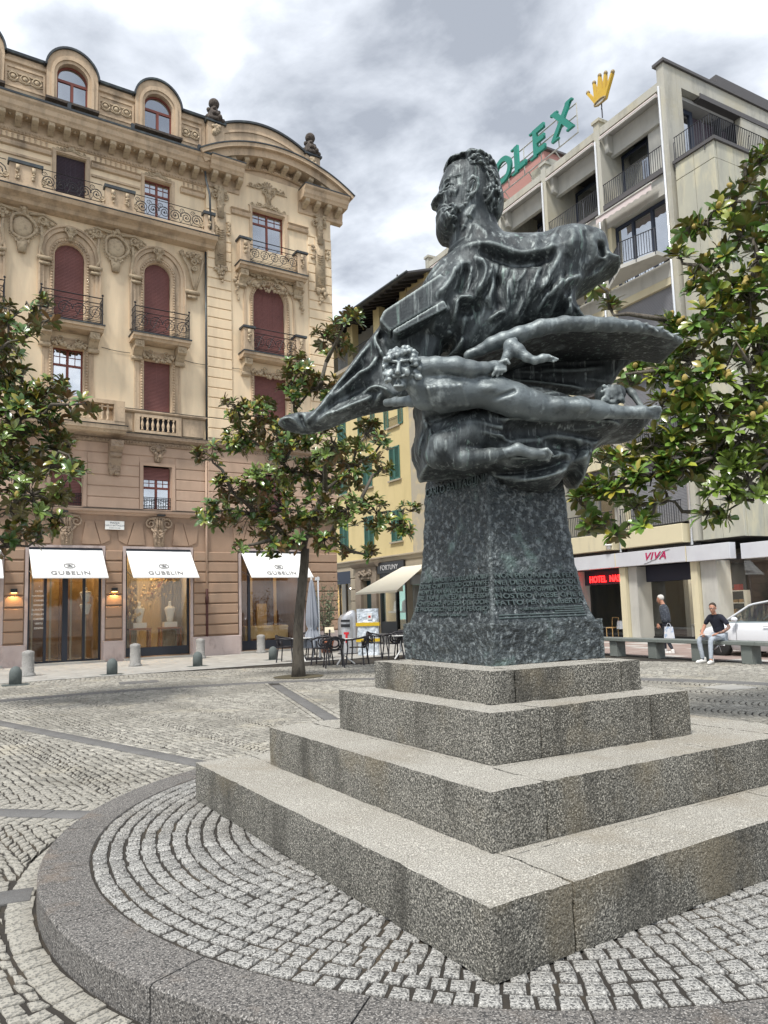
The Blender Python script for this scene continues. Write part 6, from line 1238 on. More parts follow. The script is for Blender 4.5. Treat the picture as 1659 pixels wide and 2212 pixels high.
            if z > 11 or k % 2: 
                g = MB(); zz_ = z + .2; top_ = (zt_ - .95) if z > 11 else (zt_ - .45)
                while zz_ < top_: g.add([(xa + .15, .30, zz_), (xb - .1, .30, zz_), (xb - .1, .285, zz_ + .045), (xa + .15, .285, zz_ + .045), (xb - .1, .30, zz_ + .06), (xa + .15, .30, zz_ + .06)], [(0, 1, 2, 3), (3, 2, 4, 5)]); zz_ += .06
                obj('roller_shutter', g, M_roll, BK); obj('side_pier', MB().box(xa, xa + .15, -.5, -.14, z, top_), M_yel, BK)
            else:
                W = obj('window', MB().box(xa + .2, xa + .3, -.5, -.4, z, z + 2.7).box(xb - .2, xb - .1, -.5, -.4, z, z + 2.7).box(xa + 1.15, xa + 1.27, -.5, -.38, z, z + 2.7).box(xa + 2.2, xa + 2.32, -.5, -.38, z, z + 2.7).box(xa + .3, xb - .2, -.5, -.4, z + 2.55, z + 2.7), M_concl, BK)
                for a, b in ((xa + .3, xa + 1.15), (xa + 1.27, xa + 2.2), (xa + 2.32, xb - .2)): obj('pane', MB().box(a, b, -.46, -.45, z, z + 2.55), M_glass, W)
                obj('curtain', MB().box(xa + .3, xa + 1.2, -.7, -.69, z, z + 2.6), M_curg, W); obj('room_back', MB().box(xa, xb, -2.5, -2.45, z, z + 2.8), M_dim, W)
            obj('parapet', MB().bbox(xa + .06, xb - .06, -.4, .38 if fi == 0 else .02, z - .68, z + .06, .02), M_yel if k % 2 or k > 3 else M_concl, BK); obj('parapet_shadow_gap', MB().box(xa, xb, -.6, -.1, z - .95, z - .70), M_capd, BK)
            railing(xa + .06, xb - .06, .30 if fi == 0 else -.05, z + .06, .95, posts=[xa + .12, xa + 1.2, xb - .4] if fi == 0 else ())
    # ground floor: fascia, shops
    obj('fascia_panel', MB().bbox(xa - .33, xb - .012, .0, .34, 3.10, 3.70, .01), M_concl if k > 1 else M_concl, BK); obj('pillar_band', MB().box(FX[k + 1] - .01, FX[k + 1] + .02, .341, .36, 3.10, 3.70), M_yel, BK)
    obj('shop_blind', MB().box(xa, xb, -.75, -.62, 2.42, 3.08), mat('navy shop blind', (.03, .032, .05), .8) if k == 0 else bpy.data.materials['navy shop blind'], BK)
    if k < 3: obj('dark_passage', MB().box(xa, xb, -4.0, -3.9, 0, 3.4), M_dark, BK)
M_fasc = mat('painted metal fascia', (.60, .62, .65), .4, spots=[(.8, .4, .7, (.50, .50, .54), .7)])
for o_ in BK.children:
    if o_.name.startswith('fascia_panel'): o_.data.materials[0] = M_fasc
obj('fascia_panel', MB().bbox(3.72, 5.62, .0, .34, 3.08, 3.68, .01), M_fasc, BK); obj('fascia_panel', MB().bbox(5.75, 12, -.5, -.1, 3.05, 3.62, .01), M_fasc, BK)
obj('facade_core', MB().box(FX[0] - 14, FX[1], -1.6, -1.5, 0, 23.3), M_concl, BK); obj('back_wall', MB().box(FX[0], 6.0, -12, -11.9, 0, 23.9), M_conc, BK); obj('main_roof', MB().box(FX[0], 4.1, -12, -2.21, 23.05, 23.28), M_capd, BK); obj('pavement_step', MB().box(FX[0] - 8, 16, -4, 1.2, -.02, .03), M_flag, BK)
for i in range(5): obj('inner_floor', MB().box(FX[0], 4.0, -11.8, -3.7, FL[i] - .25, FL[i] - .05), M_dim, BK)
# end fin, end wall with opening, bay volume
XE = FX[-1]
obj('concrete_fin', MB().box(XE, XE + .36, -.75, 0, 3.9, 23.95), M_conc, BK); obj('downpipe', MB().tube([(XE + .10, -.06, 3.75), (XE + .10, -.06, 23.0)], .055, 8), M_pipe, BK, smooth=True)
obj('ground_pillar', MB().box(XE - .02, XE + .28, -.9, .12, 0, 3.08), M_yel, BK); obj('ground_pillar', MB().box(XE + .31, XE + 1.0, -.9, -.05, 0, 3.08), M_concl, BK)
e0, e1 = XE + .06, XE + .36
obj('end_wall', MB().box(e0, e1, -1.05, -.76, 3.9, 23.95), M_conc, BK); obj('end_wall', MB().box(e0, e1, -12, -1.06, 23.15, 23.95), M_conc, BK); obj('end_wall', MB().box(e0, e1, -12, -4.95, 19.4, 23.14), M_conc, BK)
obj('roof_edge', MB().box(XE - .12, XE + .46, -12.2, .10, 23.952, 24.08), M_capd, BK); obj('roof_edge', MB().box(XE - .6, XE + .4, -12.2, -3.4, 24.081, 24.55), M_capd, BK)
obj('loggia_side', MB().box(XE - 1.3, XE + .05, -.95, -.80, 19.46, 23.1), M_concl, BK); obj('end_glass', MB().box(XE - .35, XE - .34, -2.3, -1.05, 19.46, 22.7), M_glass, BK); obj('end_glass_frame', MB().box(XE - .38, XE - .28, -2.5, -2.3, 19.46, 22.9).box(XE - .38, XE - .28, -2.3, -1.05, 22.7, 22.9), M_navy, BK)
g = MB(); z = 19.5
while z < 22.7: g.box(XE - .40, XE - .34, -4.9, -2.55, z, z + .055); z += .062
obj('closed_shutter', g, M_shutd, BK); obj('loggia_ceiling', MB().box(XE - 1.2, XE + .05, -4.9, -1.0, 22.95, 23.1), M_ceil, BK); obj('room_back', MB().box(XE - 1.25, XE - 1.20, -5, -2.2, 19.4, 23), M_curg, BK)
for z0, z1 in ((18.70, 19.40), (14.92, 18.68), (14.2, 14.90), (11.15, 14.18), (10.4, 11.13), (7.4, 10.38), (6.65, 7.38), (3.9, 6.63)):
    for xa, xb in ((4.15, 5.02), (5.035, 5.95)): obj('facade_panel', MB().bbox(xa, xb, -.30, -.16, z0, z1, .012), M_yelp, BK)
    y = .32
    while y < 9: obj('facade_panel', MB().add([(5.97, y, z0), (5.97, y + 1.0, z0), (5.97, y + 1.0, z1), (5.97, y, z1), (5.80, y, z0), (5.80, y + 1.0, z0), (5.80, y + 1.0, z1), (5.80, y, z1)], [(0, 1, 2, 3), (4, 7, 6, 5), (0, 4, 5, 1), (3, 2, 6, 7), (0, 3, 7, 4), (1, 5, 6, 2)]), M_yelp, BK); y += 1.015
obj('bay_core', MB().box(4.12, 5.79, -9, -.31, 3.9, 19.38), M_capd, BK); obj('bay_coping', MB().box(4.10, 6.06, -9, -.08, 19.402, 19.54), M_capd, BK)
def ex(g):
    g.tube([(5.9, .16, 20.54), (5.9, 9, 20.54)], .022, 4); g.tube([(5.9, .16, 19.6), (5.9, 9, 19.6)], .016, 4)
    for y in np.arange(.22, 9, .115): g.tube([(5.9, y, 19.6), (5.9, y, 20.54)], .017, 3, False)
    for y in (.3, 2.6, 4.9): g.tube([(5.84, y, 19.5), (5.84, y, 20.3), (5.9, y, 20.35)], .024, 4)
railing(4.18, 5.9, -.16, 19.54, 1.0, posts=[4.2, 5.6], extra=ex)
# pink roof house, sign frame and letters, crown
obj('pink_attic', MB().box(-12, -4.4, -3, -1.0, 23.3, 25.3), mat('pink render', (.52, .27, .24), .9, spots=[(1, .45, .7, (.44, .22, .2), .6)]), BK); obj('attic_eaves', MB().box(-12.2, -4.2, -3.2, -.9, 25.302, 25.42), M_capd, BK); obj('rubble_parapet', MB().bbox(-5.0, -3.6, -2.4, -.6, 23.75, 24.3), M_conc, BK); obj('dark_attic', MB().box(-11, -5, -2.9, -1.6, 25.43, 26.0), M_dark, BK)
M_green = mat('green sign paint', (.008, .20, .145), .35); M_gold2 = mat('gold sign paint', (.60, .38, .03), .4, spots=[(2, .45, .7, (.45, .28, .02), .5)]); M_goldedge = mat('dull gold edge', (.30, .22, .10), .5)
SO = .15
sign = empty('roof_sign', rworld(-3.6, SO, 23.95), RRZ, label='green rooftop letters spelling a watch brand on metal frame', cat='sign')
for ch, cx, w_ in (('R', -4.15, 1), ('O', -2.75, 1), ('L', -1.35, 1), ('E', .15, 1), ('X', 1.85, 1)):
    t_ = text('letter', ch, 1.9, M_green, sign, (cx, 0, .92), (R_(90), 0, 0), ext=.07, off=.05); t_.location.z = .92
    # serifs
    g = MB()
    for zz_ in (.22, 1.58):
        for dx in {'R': (-.42,), 'O': (), 'L': (-.40,), 'E': (-.42,), 'X': (-.52, .52)}[ch]: g.box(cx + dx - .22, cx + dx + .26, -.069, .069, zz_, zz_ + .09)
    if g.v: obj('letter_serif', g, M_green, sign)
g = MB()
for zz_ in (.0, .9, 1.5): g.tube([(-5.2, .25, zz_), (2.6, .25, zz_)], .035, 5)
for x in np.arange(-5.2, 2.7, 1.3): g.tube([(x, .25, 0), (x, .25, 1.5)], .03, 5)
for x in (-4.9, -3, -1, 1): g.tube([(x, .25, 0), (x, 1.2, -.9)], .03, 5)
obj('sign_frame', g, M_concl, sign)
crown = empty('crown_sign', rworld(.55, -.1, 23.74), RRZ, label='golden five pointed crown on a pole over the concrete fin', cat='sign')
g = MB(); g.tube([(0, 0, -.02), (0, 0, .35), (.03, -.05, .42), (0, 0, .5), (0, 0, .9)], .03, 6); obj('pole', g, M_rail, crown)
cpoly = [(-.30, .72), (.30, .72), (.44, 1.0), (.80, 1.62), (.70, 1.66), (.36, 1.16), (.40, 1.86), (.30, 1.86), (.17, 1.22), (.05, 1.98), (-.05, 1.98), (-.17, 1.22), (-.30, 1.86), (-.40, 1.86), (-.36, 1.16), (-.70, 1.66), (-.80, 1.62), (-.44, 1.0)]
obj('crown_body', MB().prism(cpoly, -.08, .08), M_gold2, crown)
g = MB(); g.tube([(.34 * math.cos(t), -.10 + -.02 * math.sin(t), .74 + .10 * math.sin(t)) for t in np.linspace(0, 2 * math.pi, 20)], .045, 6); obj('crown_rim', g, M_goldedge, crown, smooth=True); obj('crown_opening', MB().prism([(.28 * math.cos(t), .74 + .07 * math.sin(t)) for t in np.linspace(0, 2 * math.pi, 18)[:-1]], .081, .088), mat('white inside', (.8, .8, .78), .8), crown)
for x, z in ((-.77, 1.70), (-.36, 1.93), (0, 2.05), (.36, 1.93), (.77, 1.70)): obj('crown_point', MB().ball((x, 0, z), (.10, .10, .11), 8, 6), M_goldedge, crown, smooth=True)
# shop lettering and neon
M_magenta = mat('magenta letters', (.42, .02, .10), .5); M_neon = mat('red neon', (1, .02, .02), .5, emit=((1, .012, .012), 3.2))
o_ = text('shop_lettering', 'VIVA', .42, M_magenta, BK, (2.18, -.352, 3.42), (R_(90), 0, 0), ext=.008, sx=1.15, shear=.35, space=1.12, off=.008)
g = MB(); g.tube([(1.62, -.35, 3.14), (1.9, -.35, 3.20), (2.3, -.35, 3.32), (2.6, -.35, 3.58), (2.95, -.35, 3.64)], .012, 4); obj('flourish', g, M_greyprint, BK)
neon = empty('neon_sign', rworld(-1.1, -.55, 2.66), RRZ, label='red neon hotel letters in the dark passage beside the pillar', cat='sign')
text('neon_lettering', 'HOTEL  NASSA', .40, M_neon, neon, (-.22, 0, 0), (R_(90), 0, 0), ext=.015, sx=.80, space=1.05, off=.006)
# shop interior of the bays
M_shopwall = mat('shop back wall', (.05, .05, .058), .8); M_white = mat('white lacquer', (.78, .78, .76), .5); M_yellow = mat('yellow wall', (.62, .45, .05), .8); M_box = mat('card boxes', (.38, .25, .13), .8, island=.4); M_red2 = mat('dark red goods', (.25, .03, .03), .7, island=.3)
g = MB(); g.box(.4, 9, -4.0, -3.95, 0, 3.3); g.box(.4, 9, -4, -.8, 3.09, 3.3); obj('shop_back', g, M_shopwall, BK); obj('shop_floor', MB().box(-12, 12, -4, -.06, .0, .04), M_dim, BK)
obj('yellow_panel', MB().box(6.0, 9, -3.9, -3.85, 1.6, 2.9), M_yellow, BK); obj('grey_column', MB().box(1.35, 1.6, -2.6, -2.3, .05, 3.05), M_concl, BK); obj('white_panel', MB().box(4.9, 5.9, -3.0, -2.95, 1.7, 2.7), M_white, BK)
def shelf(x0, x1, o, zs, lab, seed):
    q = random.Random(seed); t = empty('shop_shelf', rworld(x0, o), RRZ, label=lab, cat='shelf')
    for z in zs: obj('shelf_board', MB().box(0, x1 - x0, -.2, .2, z, z + .04), M_white, t)
    for x in (0, x1 - x0): obj('upright', MB().box(x - .02, x + .02, -.2, .2, 0, max(zs)), M_white, t)
    g = MB(); g2 = MB()
    for z in zs:
        x = .1
        while x < x1 - x0 - .2: w_ = q.uniform(.12, .3); (g if q.random() < .5 else g2).box(x, x + w_, -.12, .12, z + .041, z + .041 + q.uniform(.08, .26)); x += w_ + q.uniform(.03, .2)
    obj('boxed_goods', g, M_box, t, kind='stuff'); obj('dark_goods', g2, M_red2, t, kind='stuff')
shelf(2.4, 3.7, -3.2, [.9, 1.4, 1.9], 'shelf of boxes and goods behind the glass right of the walking man', 1); shelf(5.1, 7.6, -2.8, [1.0, 1.5, 1.95], 'white shelf of goods behind the seated man and car', 2)
t = empty('white_table', rworld(2.4, -1.6), RRZ, label='low white display table inside the shop window', cat='table'); obj('tabletop', MB().box(0, 1.3, -.3, .3, .55, .62), M_white, t)
for x in (.05, 1.25): obj('leg', MB().box(x - .05, x + .05, -.3, .3, 0, .55), M_white, t)
g = MB(); q = random.Random(3)
for k in range(9): g.ball((q.uniform(.1, 1.2), q.uniform(-.2, .2), .66), (.09, .05, .04), 6, 4)
obj('white_shoes', g, M_white, t, kind='stuff')
Wf_ = obj('shop_window', MB().box(.38, .42, -.95, -.85, 0, 3.1).box(3.66, 3.70, -.95, -.85, 0, 3.1).box(.42, 3.66, -.95, -.85, 0, .12), M_blackm, BK); obj('pane', MB().box(.42, 3.66, -.91, -.90, .12, 3.05), M_shopglass, Wf_); obj('pane', MB().box(4.7, 9, -.91, -.90, .12, 3.05), M_shopglass, Wf_)
for x, wd in ((2.2, 16), (6.2, 60)):
    l_ = bpy.data.lights.new('ceiling_light', 'AREA'); l_.size = 1.2; l_.energy = wd; l_.color = (1, .88, .7); o_ = bpy.data.objects.new('ceiling_light', l_); COL.objects.link(o_); o_.parent = BK; o_.location = (x, 2.4, 3.05)
# restaurant table in the passage
t = empty('restaurant_table', rworld(-1.0, -1.2), RRZ, label='small table with a white cloth in the dark hotel passage', cat='table'); g = MB(); g.lathe([(.42, .40), (.40, .6), (.37, .74), (.37, .76)], n=8); obj('tablecloth', g, M_curt, t); obj('pedestal_leg', MB().tube([(0, 0, 0), (0, 0, .7)], .04, 6), M_blackm, t); obj('glass_jar', MB().lathe([(.05, .77), (.07, .85), (.05, .95)], n=8), M_glass, t)
for k, x in enumerate((-1.75, -.35)):
    t = empty('wooden_chair', rworld(x, -1.1), RRZ + k * 3.1, label='pale wooden chair on the %s side of the white clothed table' % ('left' if k == 0 else 'right'), cat='chair', group='wooden chairs in the passage'); obj('seat', MB().box(-.2, .2, -.2, .2, .43, .47), M_lightwood, t); obj('backrest', MB().tube([(-.2, .2, .47), (-.18, .24, .9), (.18, .24, .9), (.2, .2, .47)], .02, 5), M_lightwood, t)
    for sx in (-.18, .18):
        for sy in (-.18, .18): obj('leg', MB().tube([(sx, sy, 0), (sx, sy, .43)], .018, 5), M_lightwood, t)
t = empty('security_camera', rworld(-.2, .42, 4.05), RRZ, label='white dome security camera hanging under the tree left of VIVA'.replace(' left of VIVA', ' beside pillar'), cat='camera'); obj('dome', MB().ball((0, 0, -.05), (.10, .10, .12), 10, 6), M_white, t, smooth=True); obj('housing', MB().lathe([(.18, 0), (.16, .06), (.10, .12), (.06, .2), (.03, .3)], n=12), M_white, t, smooth=True); obj('bracket', MB().tube([(0, 0, .25), (0, .4, .28)], .03, 5), M_white, t)
# ---------------------------------------------------------------- yellow house in the middle distance
YO = at(895, 1369, 46.5); YO[2] = 0; YRZ = R_(90 - 147)
def yworld(x, o, z=0): c_, s__ = math.cos(YRZ), math.sin(YRZ); return (YO[0] + x * c_ + o * s__, YO[1] + x * s__ - o * c_, z)
yh = empty('yellow_house', tuple(YO), YRZ, label='yellow house with green shutters and a dark timber roof loggia', cat='building')
M_yh = mat('yellow render', (.64, .53, .28), .88, spots=[(.3, .42, .7, (.56, .46, .24), .7), (1.2, .5, .75, (.42, .35, .17), .4, (1, 1, .2))], bump=[(30, .002)]); M_yg = mat('grey worn corner', (.42, .38, .30), .9, spots=[(1.5, .5, .62, (.58, .48, .28), .6)])
M_gsh = mat('green louvre shutter', (.055, .16, .13), .6, island=.1); M_tfr = mat('stone door frame', (.30, .245, .19), .9, spots=[(2, .45, .7, (.20, .16, .12), .7)], bump=[(20, .01)]); M_shopst = mat('beige stone', (.40, .345, .26), .85, spots=[(1, .45, .7, (.31, .27, .21), .6)]); M_wood2 = mat('dark roof timber', (.022, .018, .016), .8)
PB2 = yh
wall('facade_wall', M_yh, -14, .2, 5.1, 19.0, [], parent=yh); wall('grey_corner_wall', M_yg, .21, 2.6, 5.1, 22.0, [], parent=yh); wall('ground_wall', M_shopst, -14, 2.6, 0, 5.1, [(-9.7, -7.6, .0, 4.3), (-5.95, -4.6, .0, 3.6), (-3.75, -.7, 0.3, 4.4), (-.6, 2.6, .3, 3.7)], parent=yh, o=.0, th=.4)
obj('string_course', MB().sweep([(0, 4.72), (.08, 4.75), (.12, 4.95), (.22, 5.0), (.22, 5.08), (0, 5.12)], -14, 2.6), M_shopst, yh)
obj('back_wall', MB().box(-14, 2.6, -8, -7.9, 0, 22), M_dim, yh); obj('side_wall', MB().box(2.35, 2.6, -7.9, -.31, 0, 22), M_yg, yh)
def shutters(cx, z0, z1, open_=False):
    W = obj('window', MB().box(cx - .55, cx + .55, -.14, -.10 if open_ else .01, z0, z1), M_dim if open_ else M_gsh, yh)
    for sd_ in (-1, 1):
        g = MB(); x0, x1 = (cx + .02 * sd_, cx + .60 * sd_) if not open_ else (cx + .58 * sd_, cx + 1.12 * sd_); x0, x1 = sorted((x0, x1)); z = z0
        g.box(x0, x0 + .07, .012, .06, z0, z1); g.box(x1 - .07, x1, .012, .06, z0, z1); g.box(x0, x1, .012, .06, z1 - .08, z1); g.box(x0, x1, .012, .06, z0, z0 + .1)
        while z < z1 - .1: g.add([(x0 + .06, -.025, z), (x1 - .06, -.025, z), (x1 - .06, -.05, z + .05), (x0 + .06, -.05, z + .05)], [(0, 1, 2, 3)]); z += .075
        obj('shutter', g, M_gsh, W)
    obj('window_sill', MB().box(cx - .75, cx + .75, 0.001, .14, z0 - .10, z0 - .001), M_shopst, W)
    if open_:
        R = MB()
        for x in np.arange(cx - .5, cx + .55, .1): R.tube([(x, -.05, z0), (x, -.05, z0 + .6)], .012, 3)
        R.tube([(cx - .55, -.05, z0 + .6), (cx + .55, -.05, z0 + .6)], .02, 4); obj('window_grille', R, M_iron, W); obj('pane', MB().box(cx - .5, cx + .5, -.09, -.08, z0, z1), M_glass, W)
for cx in (-1.55, -4.95, -8.4, -11.7):
    shutters(cx, 5.95, 8.0); shutters(cx, 10.0, 12.2); shutters(cx, 13.55, 15.9, cx in (-1.55, -4.95)); 
obj('loggia_floor', MB().box(-14, 2.6, -3, .35, 18.9, 19.15), M_shopst, yh); obj('loggia_back', MB().box(-14, 2.6, -3.2, -3.0, 19.15, 22.5), M_wood2, yh)
for x in (-12.6, -10.0, -6.9, -3.3, .0): obj('loggia_post', MB().box(x - .38, x + .38, -.5, 0, 19.15, 22.3), M_yh, yh)
obj('loggia_wall', MB().box(.5, 2.6, -.5, 0, 22.0, 22.6), M_yh, yh)
g = MB(); g.tube([(-14, -.1, 20.35), (0, -.1, 20.35)], .03, 4)
for x in np.arange(-14, 0, .13): g.tube([(x, -.1, 19.15), (x, -.1, 20.35)], .02, 3)
obj('loggia_railing', g, M_rail, yh)
for k, x in enumerate(np.arange(-13.8, 2.8, .7)): obj('rafter', MB().add([(x - .08, -1.5, 22.12), (x + .08, -1.5, 22.12), (x + .08, 4, 24.0), (x - .08, 4, 24.0), (x - .08, -1.5, 22.3), (x + .08, -1.5, 22.3), (x + .08, 4, 24.2), (x - .08, 4, 24.2)], [(0, 3, 2, 1), (4, 5, 6, 7), (0, 1, 5, 4), (1, 2, 6, 5), (2, 3, 7, 6), (3, 0, 4, 7)]), M_wood2, yh)
g = MB(); g.add([(-14.3, -1.7, 22.30), (3.0, -1.7, 22.30), (3.0, 4, 24.25), (-14.3, 4, 24.25), (-14.3, -1.7, 22.42), (3.0, -1.7, 22.42), (3.0, 4, 24.40), (-14.3, 4, 24.40)], [(0, 3, 2, 1), (4, 5, 6, 7), (0, 1, 5, 4), (1, 2, 6, 5), (2, 3, 7, 6), (3, 0, 4, 7)]); obj('roof', g, mat('grey roof edge', (.10, .10, .105), .7), yh); obj('gutter', MB().tube([(-14.3, -1.75, 22.38), (3.0, -1.75, 22.38)], .09, 8), M_gutter, yh, smooth=True); obj('chimney_pipe', MB().tube([(.9, -1.0, 22.5), (.9, -1.0, 23.2)], .06, 6), M_capd, yh)
for o_ in yh.children:
    if o_.name.split('.')[0] in ('rafter', 'roof', 'gutter', 'chimney_pipe'): o_.location.z -= .45
# shop fronts of the yellow house
obj('shop_sign', MB().box(-3.85, -.7, .01, .16, 3.95, 4.68), M_blackm, yh); text('shop_lettering', 'FORTUNY', .46, mat('silver letters', (.55, .55, .55), .4), yh, (-2.4, -.17, 4.31), (R_(90), 0, 0), ext=.01)
M_teal = mat('teal lit window', (.30, .55, .50), .6, emit=((.42, .72, .66), .35)); obj('lit_display', MB().box(-3.3, -2.0, -1.0, -.95, .9, 3.9), M_teal, yh); obj('display_shelf', MB().box(-3.35, -1.2, -.9, -.3, 1.35, 1.45), M_white, yh)
for x, lab in ((-2.7, 'left white jewellery stand in the teal lit window'), (-1.75, 'right white jewellery stand in the teal lit window')): obj('jewellery_stand', MB().prism([(-.25, 0), (.25, 0), (.22, .75), (-.15, .6)], -.1, .1), M_white, None, loc=yworld(x, -.55, 1.46), rz=YRZ, label=lab, cat='display stand')
Ws = obj('shop_window', MB().box(-3.75, -3.6, -.2, .05, 0, 3.94).box(-1.9, -1.8, -.2, .05, 0, 3.94).box(-3.6, -1.9, -.2, .05, 0, .8).box(-.8, -.7, -.2, .05, 0, 3.94).box(-3.6, -.8, -.2, .05, 3.75, 3.94), M_blackm, yh); obj('pane', MB().box(-3.6, -1.9, -.08, -.07, .8, 3.75), M_shopglass, Ws); obj('pane', MB().box(-1.8, -.8, -.08, -.07, .2, 3.75), M_shopglass, Ws)
obj('dark_shop', MB().box(-9.7, -7.6, -3.0, -2.95, 0, 4.3), M_dark, yh); obj('shop_header', MB().box(-9.7, -7.6, -.1, .06, 3.5, 4.4), M_navy, yh); obj('shop_post', MB().box(-9.3, -9.2, -.1, .05, 0, 3.5).box(-8.35, -8.25, -.1, .05, 0, 3.5), M_blackm, yh)
for x in (-9.0, -8.55): obj('spot_lamp', MB().ball((x, .8, 3.2), .08, 6, 4), mat('white lamp', (1, 1, 1), .5, emit=((1, .9, .75), 8)), yh)
l_ = bpy.data.lights.new('shop_light', 'AREA'); l_.size = 1.0; l_.energy = 90; l_.color = (1, .75, .35); o_ = bpy.data.objects.new('shop_light', l_); COL.objects.link(o_); o_.parent = yh; o_.location = (-8.7, 1.5, 3.3); obj('yellow_interior', MB().box(-8.9, -8.0, -2.0, -1.95, 1.2, 3.0), M_yellow, yh)
for a, b in ((-7.55, -6.8),): 
    for k in range(5): obj('rusticated_block', MB().bbox(a, b, .0, .10, .65 + k * .8, 1.40 + k * .8, .03), M_shopst, yh)
g = MB(); g.box(-6.7, -5.95, .0, .22, 0, 3.7); g.box(-4.6, -3.95, .0, .22, 0, 3.7); g.box(-6.7, -3.95, .0, .20, 3.7, 4.5); obj('door_frame', g, M_tfr, yh); obj('door_cornice', MB().sweep([(0, 4.45), (.3, 4.5), (.45, 4.65), (.5, 4.75), (0, 4.8)], -6.95, -3.7), M_tfr, yh)
g = MB(); leafs(g, -5.3, 4.1, .22, .8, .15, 24, .12, 3); g.tube([(-6.1, -.24, 4.2), (-5.3, -.28, 3.9), (-4.5, -.24, 4.2)], .08, 6); obj('carved_swag', g, M_tfr, yh, smooth=True)
D_ = obj('door', MB().box(-5.9, -4.65, -.3, -.25, 0, 3.6), mat('dark teal door', (.02, .05, .055), .3), yh); obj('glass_insert', MB().box(-5.3, -4.7, -.24, -.23, .3, 3.4), M_glass, D_)
for k in range(4): obj('door_panel', MB().box(-5.25, -4.95, -.23, -.2, .5 + k * .8, 1.0 + k * .8), M_dark, D_)
t = empty('cream_awning', yworld(-3.0, .2, 2.7), YRZ, label='cream awning over the jeweller window beside the monument', cat='awning'); g = MB(); g.add([(0, -2.2, 0), (4.8, -2.2, 0), (4.8, 0, 1.55), (2.2, 0, 1.55), (0, -2.2, -.12), (4.8, -2.2, -.12)], [(0, 1, 2, 3), (4, 5, 1, 0)]); g.add([(0, -2.2, 0), (2.2, 0, 1.55), (2.2, 0, 0)], [(0, 1, 2)]); obj('canvas', g, mat('cream canvas', (.76, .72, .60), .9), t)
# ---------------------------------------------------------------- magnolias
def leafmat(name, top, under):
    m = bpy.data.materials.new(name); m.use_nodes = True; n = m.node_tree.nodes; l = m.node_tree.links; P = n['Principled BSDF']; g = n.new('ShaderNodeNewGeometry')
    cr = n.new('ShaderNodeValToRGB'); l.new(g.outputs['Random Per Island'], cr.inputs[0]); e = cr.color_ramp.elements; e[0].position = 0; e[0].color = rgb([c * .55 for c in top]); e[1].position = 1; e[1].color = rgb((top[0] * 2.6, top[1] * 1.75, top[2] * 1.5)); k = e.new(.5); k.color = rgb(top); k = e.new(.955); k.color = rgb((.30, .24, .03))
    c2 = n.new('ShaderNodeValToRGB'); l.new(g.outputs['Random Per Island'], c2.inputs[0]); e = c2.color_ramp.elements; e[0].color = rgb(under); e[1].color = rgb((under[0] * .50, under[1] * 1.45, under[2]))
    mx = n.new('ShaderNodeMix'); mx.data_type = 'RGBA'; l.new(g.outputs['Backfacing'], mx.inputs[0]); l.new(cr.outputs[0], mx.inputs[6]); l.new(c2.outputs[0], mx.inputs[7]); l.new(mx.outputs[2], P.inputs['Base Color'])
    P.inputs['Roughness'].default_value = .28; P.inputs['Specular IOR Level'].default_value = .65; return m
M_leaf = leafmat('magnolia leaf', (.105, .20, .05), (.22, .11, .045)); M_leaf1 = leafmat('magnolia leaf fresh', (.125, .235, .04), (.22, .16, .05))
M_bark = mat('bark', (.11, .095, .075), .95, spots=[(4, .45, .65, (.16, .145, .12), .7, (1, 1, .4)), (9, .5, .7, (.03, .026, .022), .7, (2, 2, .5))], bump=[(26, .02, 'noise', (2, 2, .4)), (60, .008)])
M_cone = mat('seed cone', (.36, .27, .08), .8, island=.3, bump=[(60, .01)])
LEAF0 = np.array([(0, 0, 0), (-.34, .22, .06), (0, .25, 0), (.34, .22, .06), (-.56, .55, .12), (0, .58, .04), (.56, .55, .12), (-.50, .82, .06), (0, .85, 0), (.50, .82, .06), (0, 1.02, -.06)], float)
LF = [(0, 3, 2), (0, 2, 1), (1, 2, 5), (1, 5, 4), (2, 3, 6), (2, 6, 5), (4, 5, 8), (4, 8, 7), (5, 6, 9), (5, 9, 8), (7, 8, 10), (8, 9, 10)]
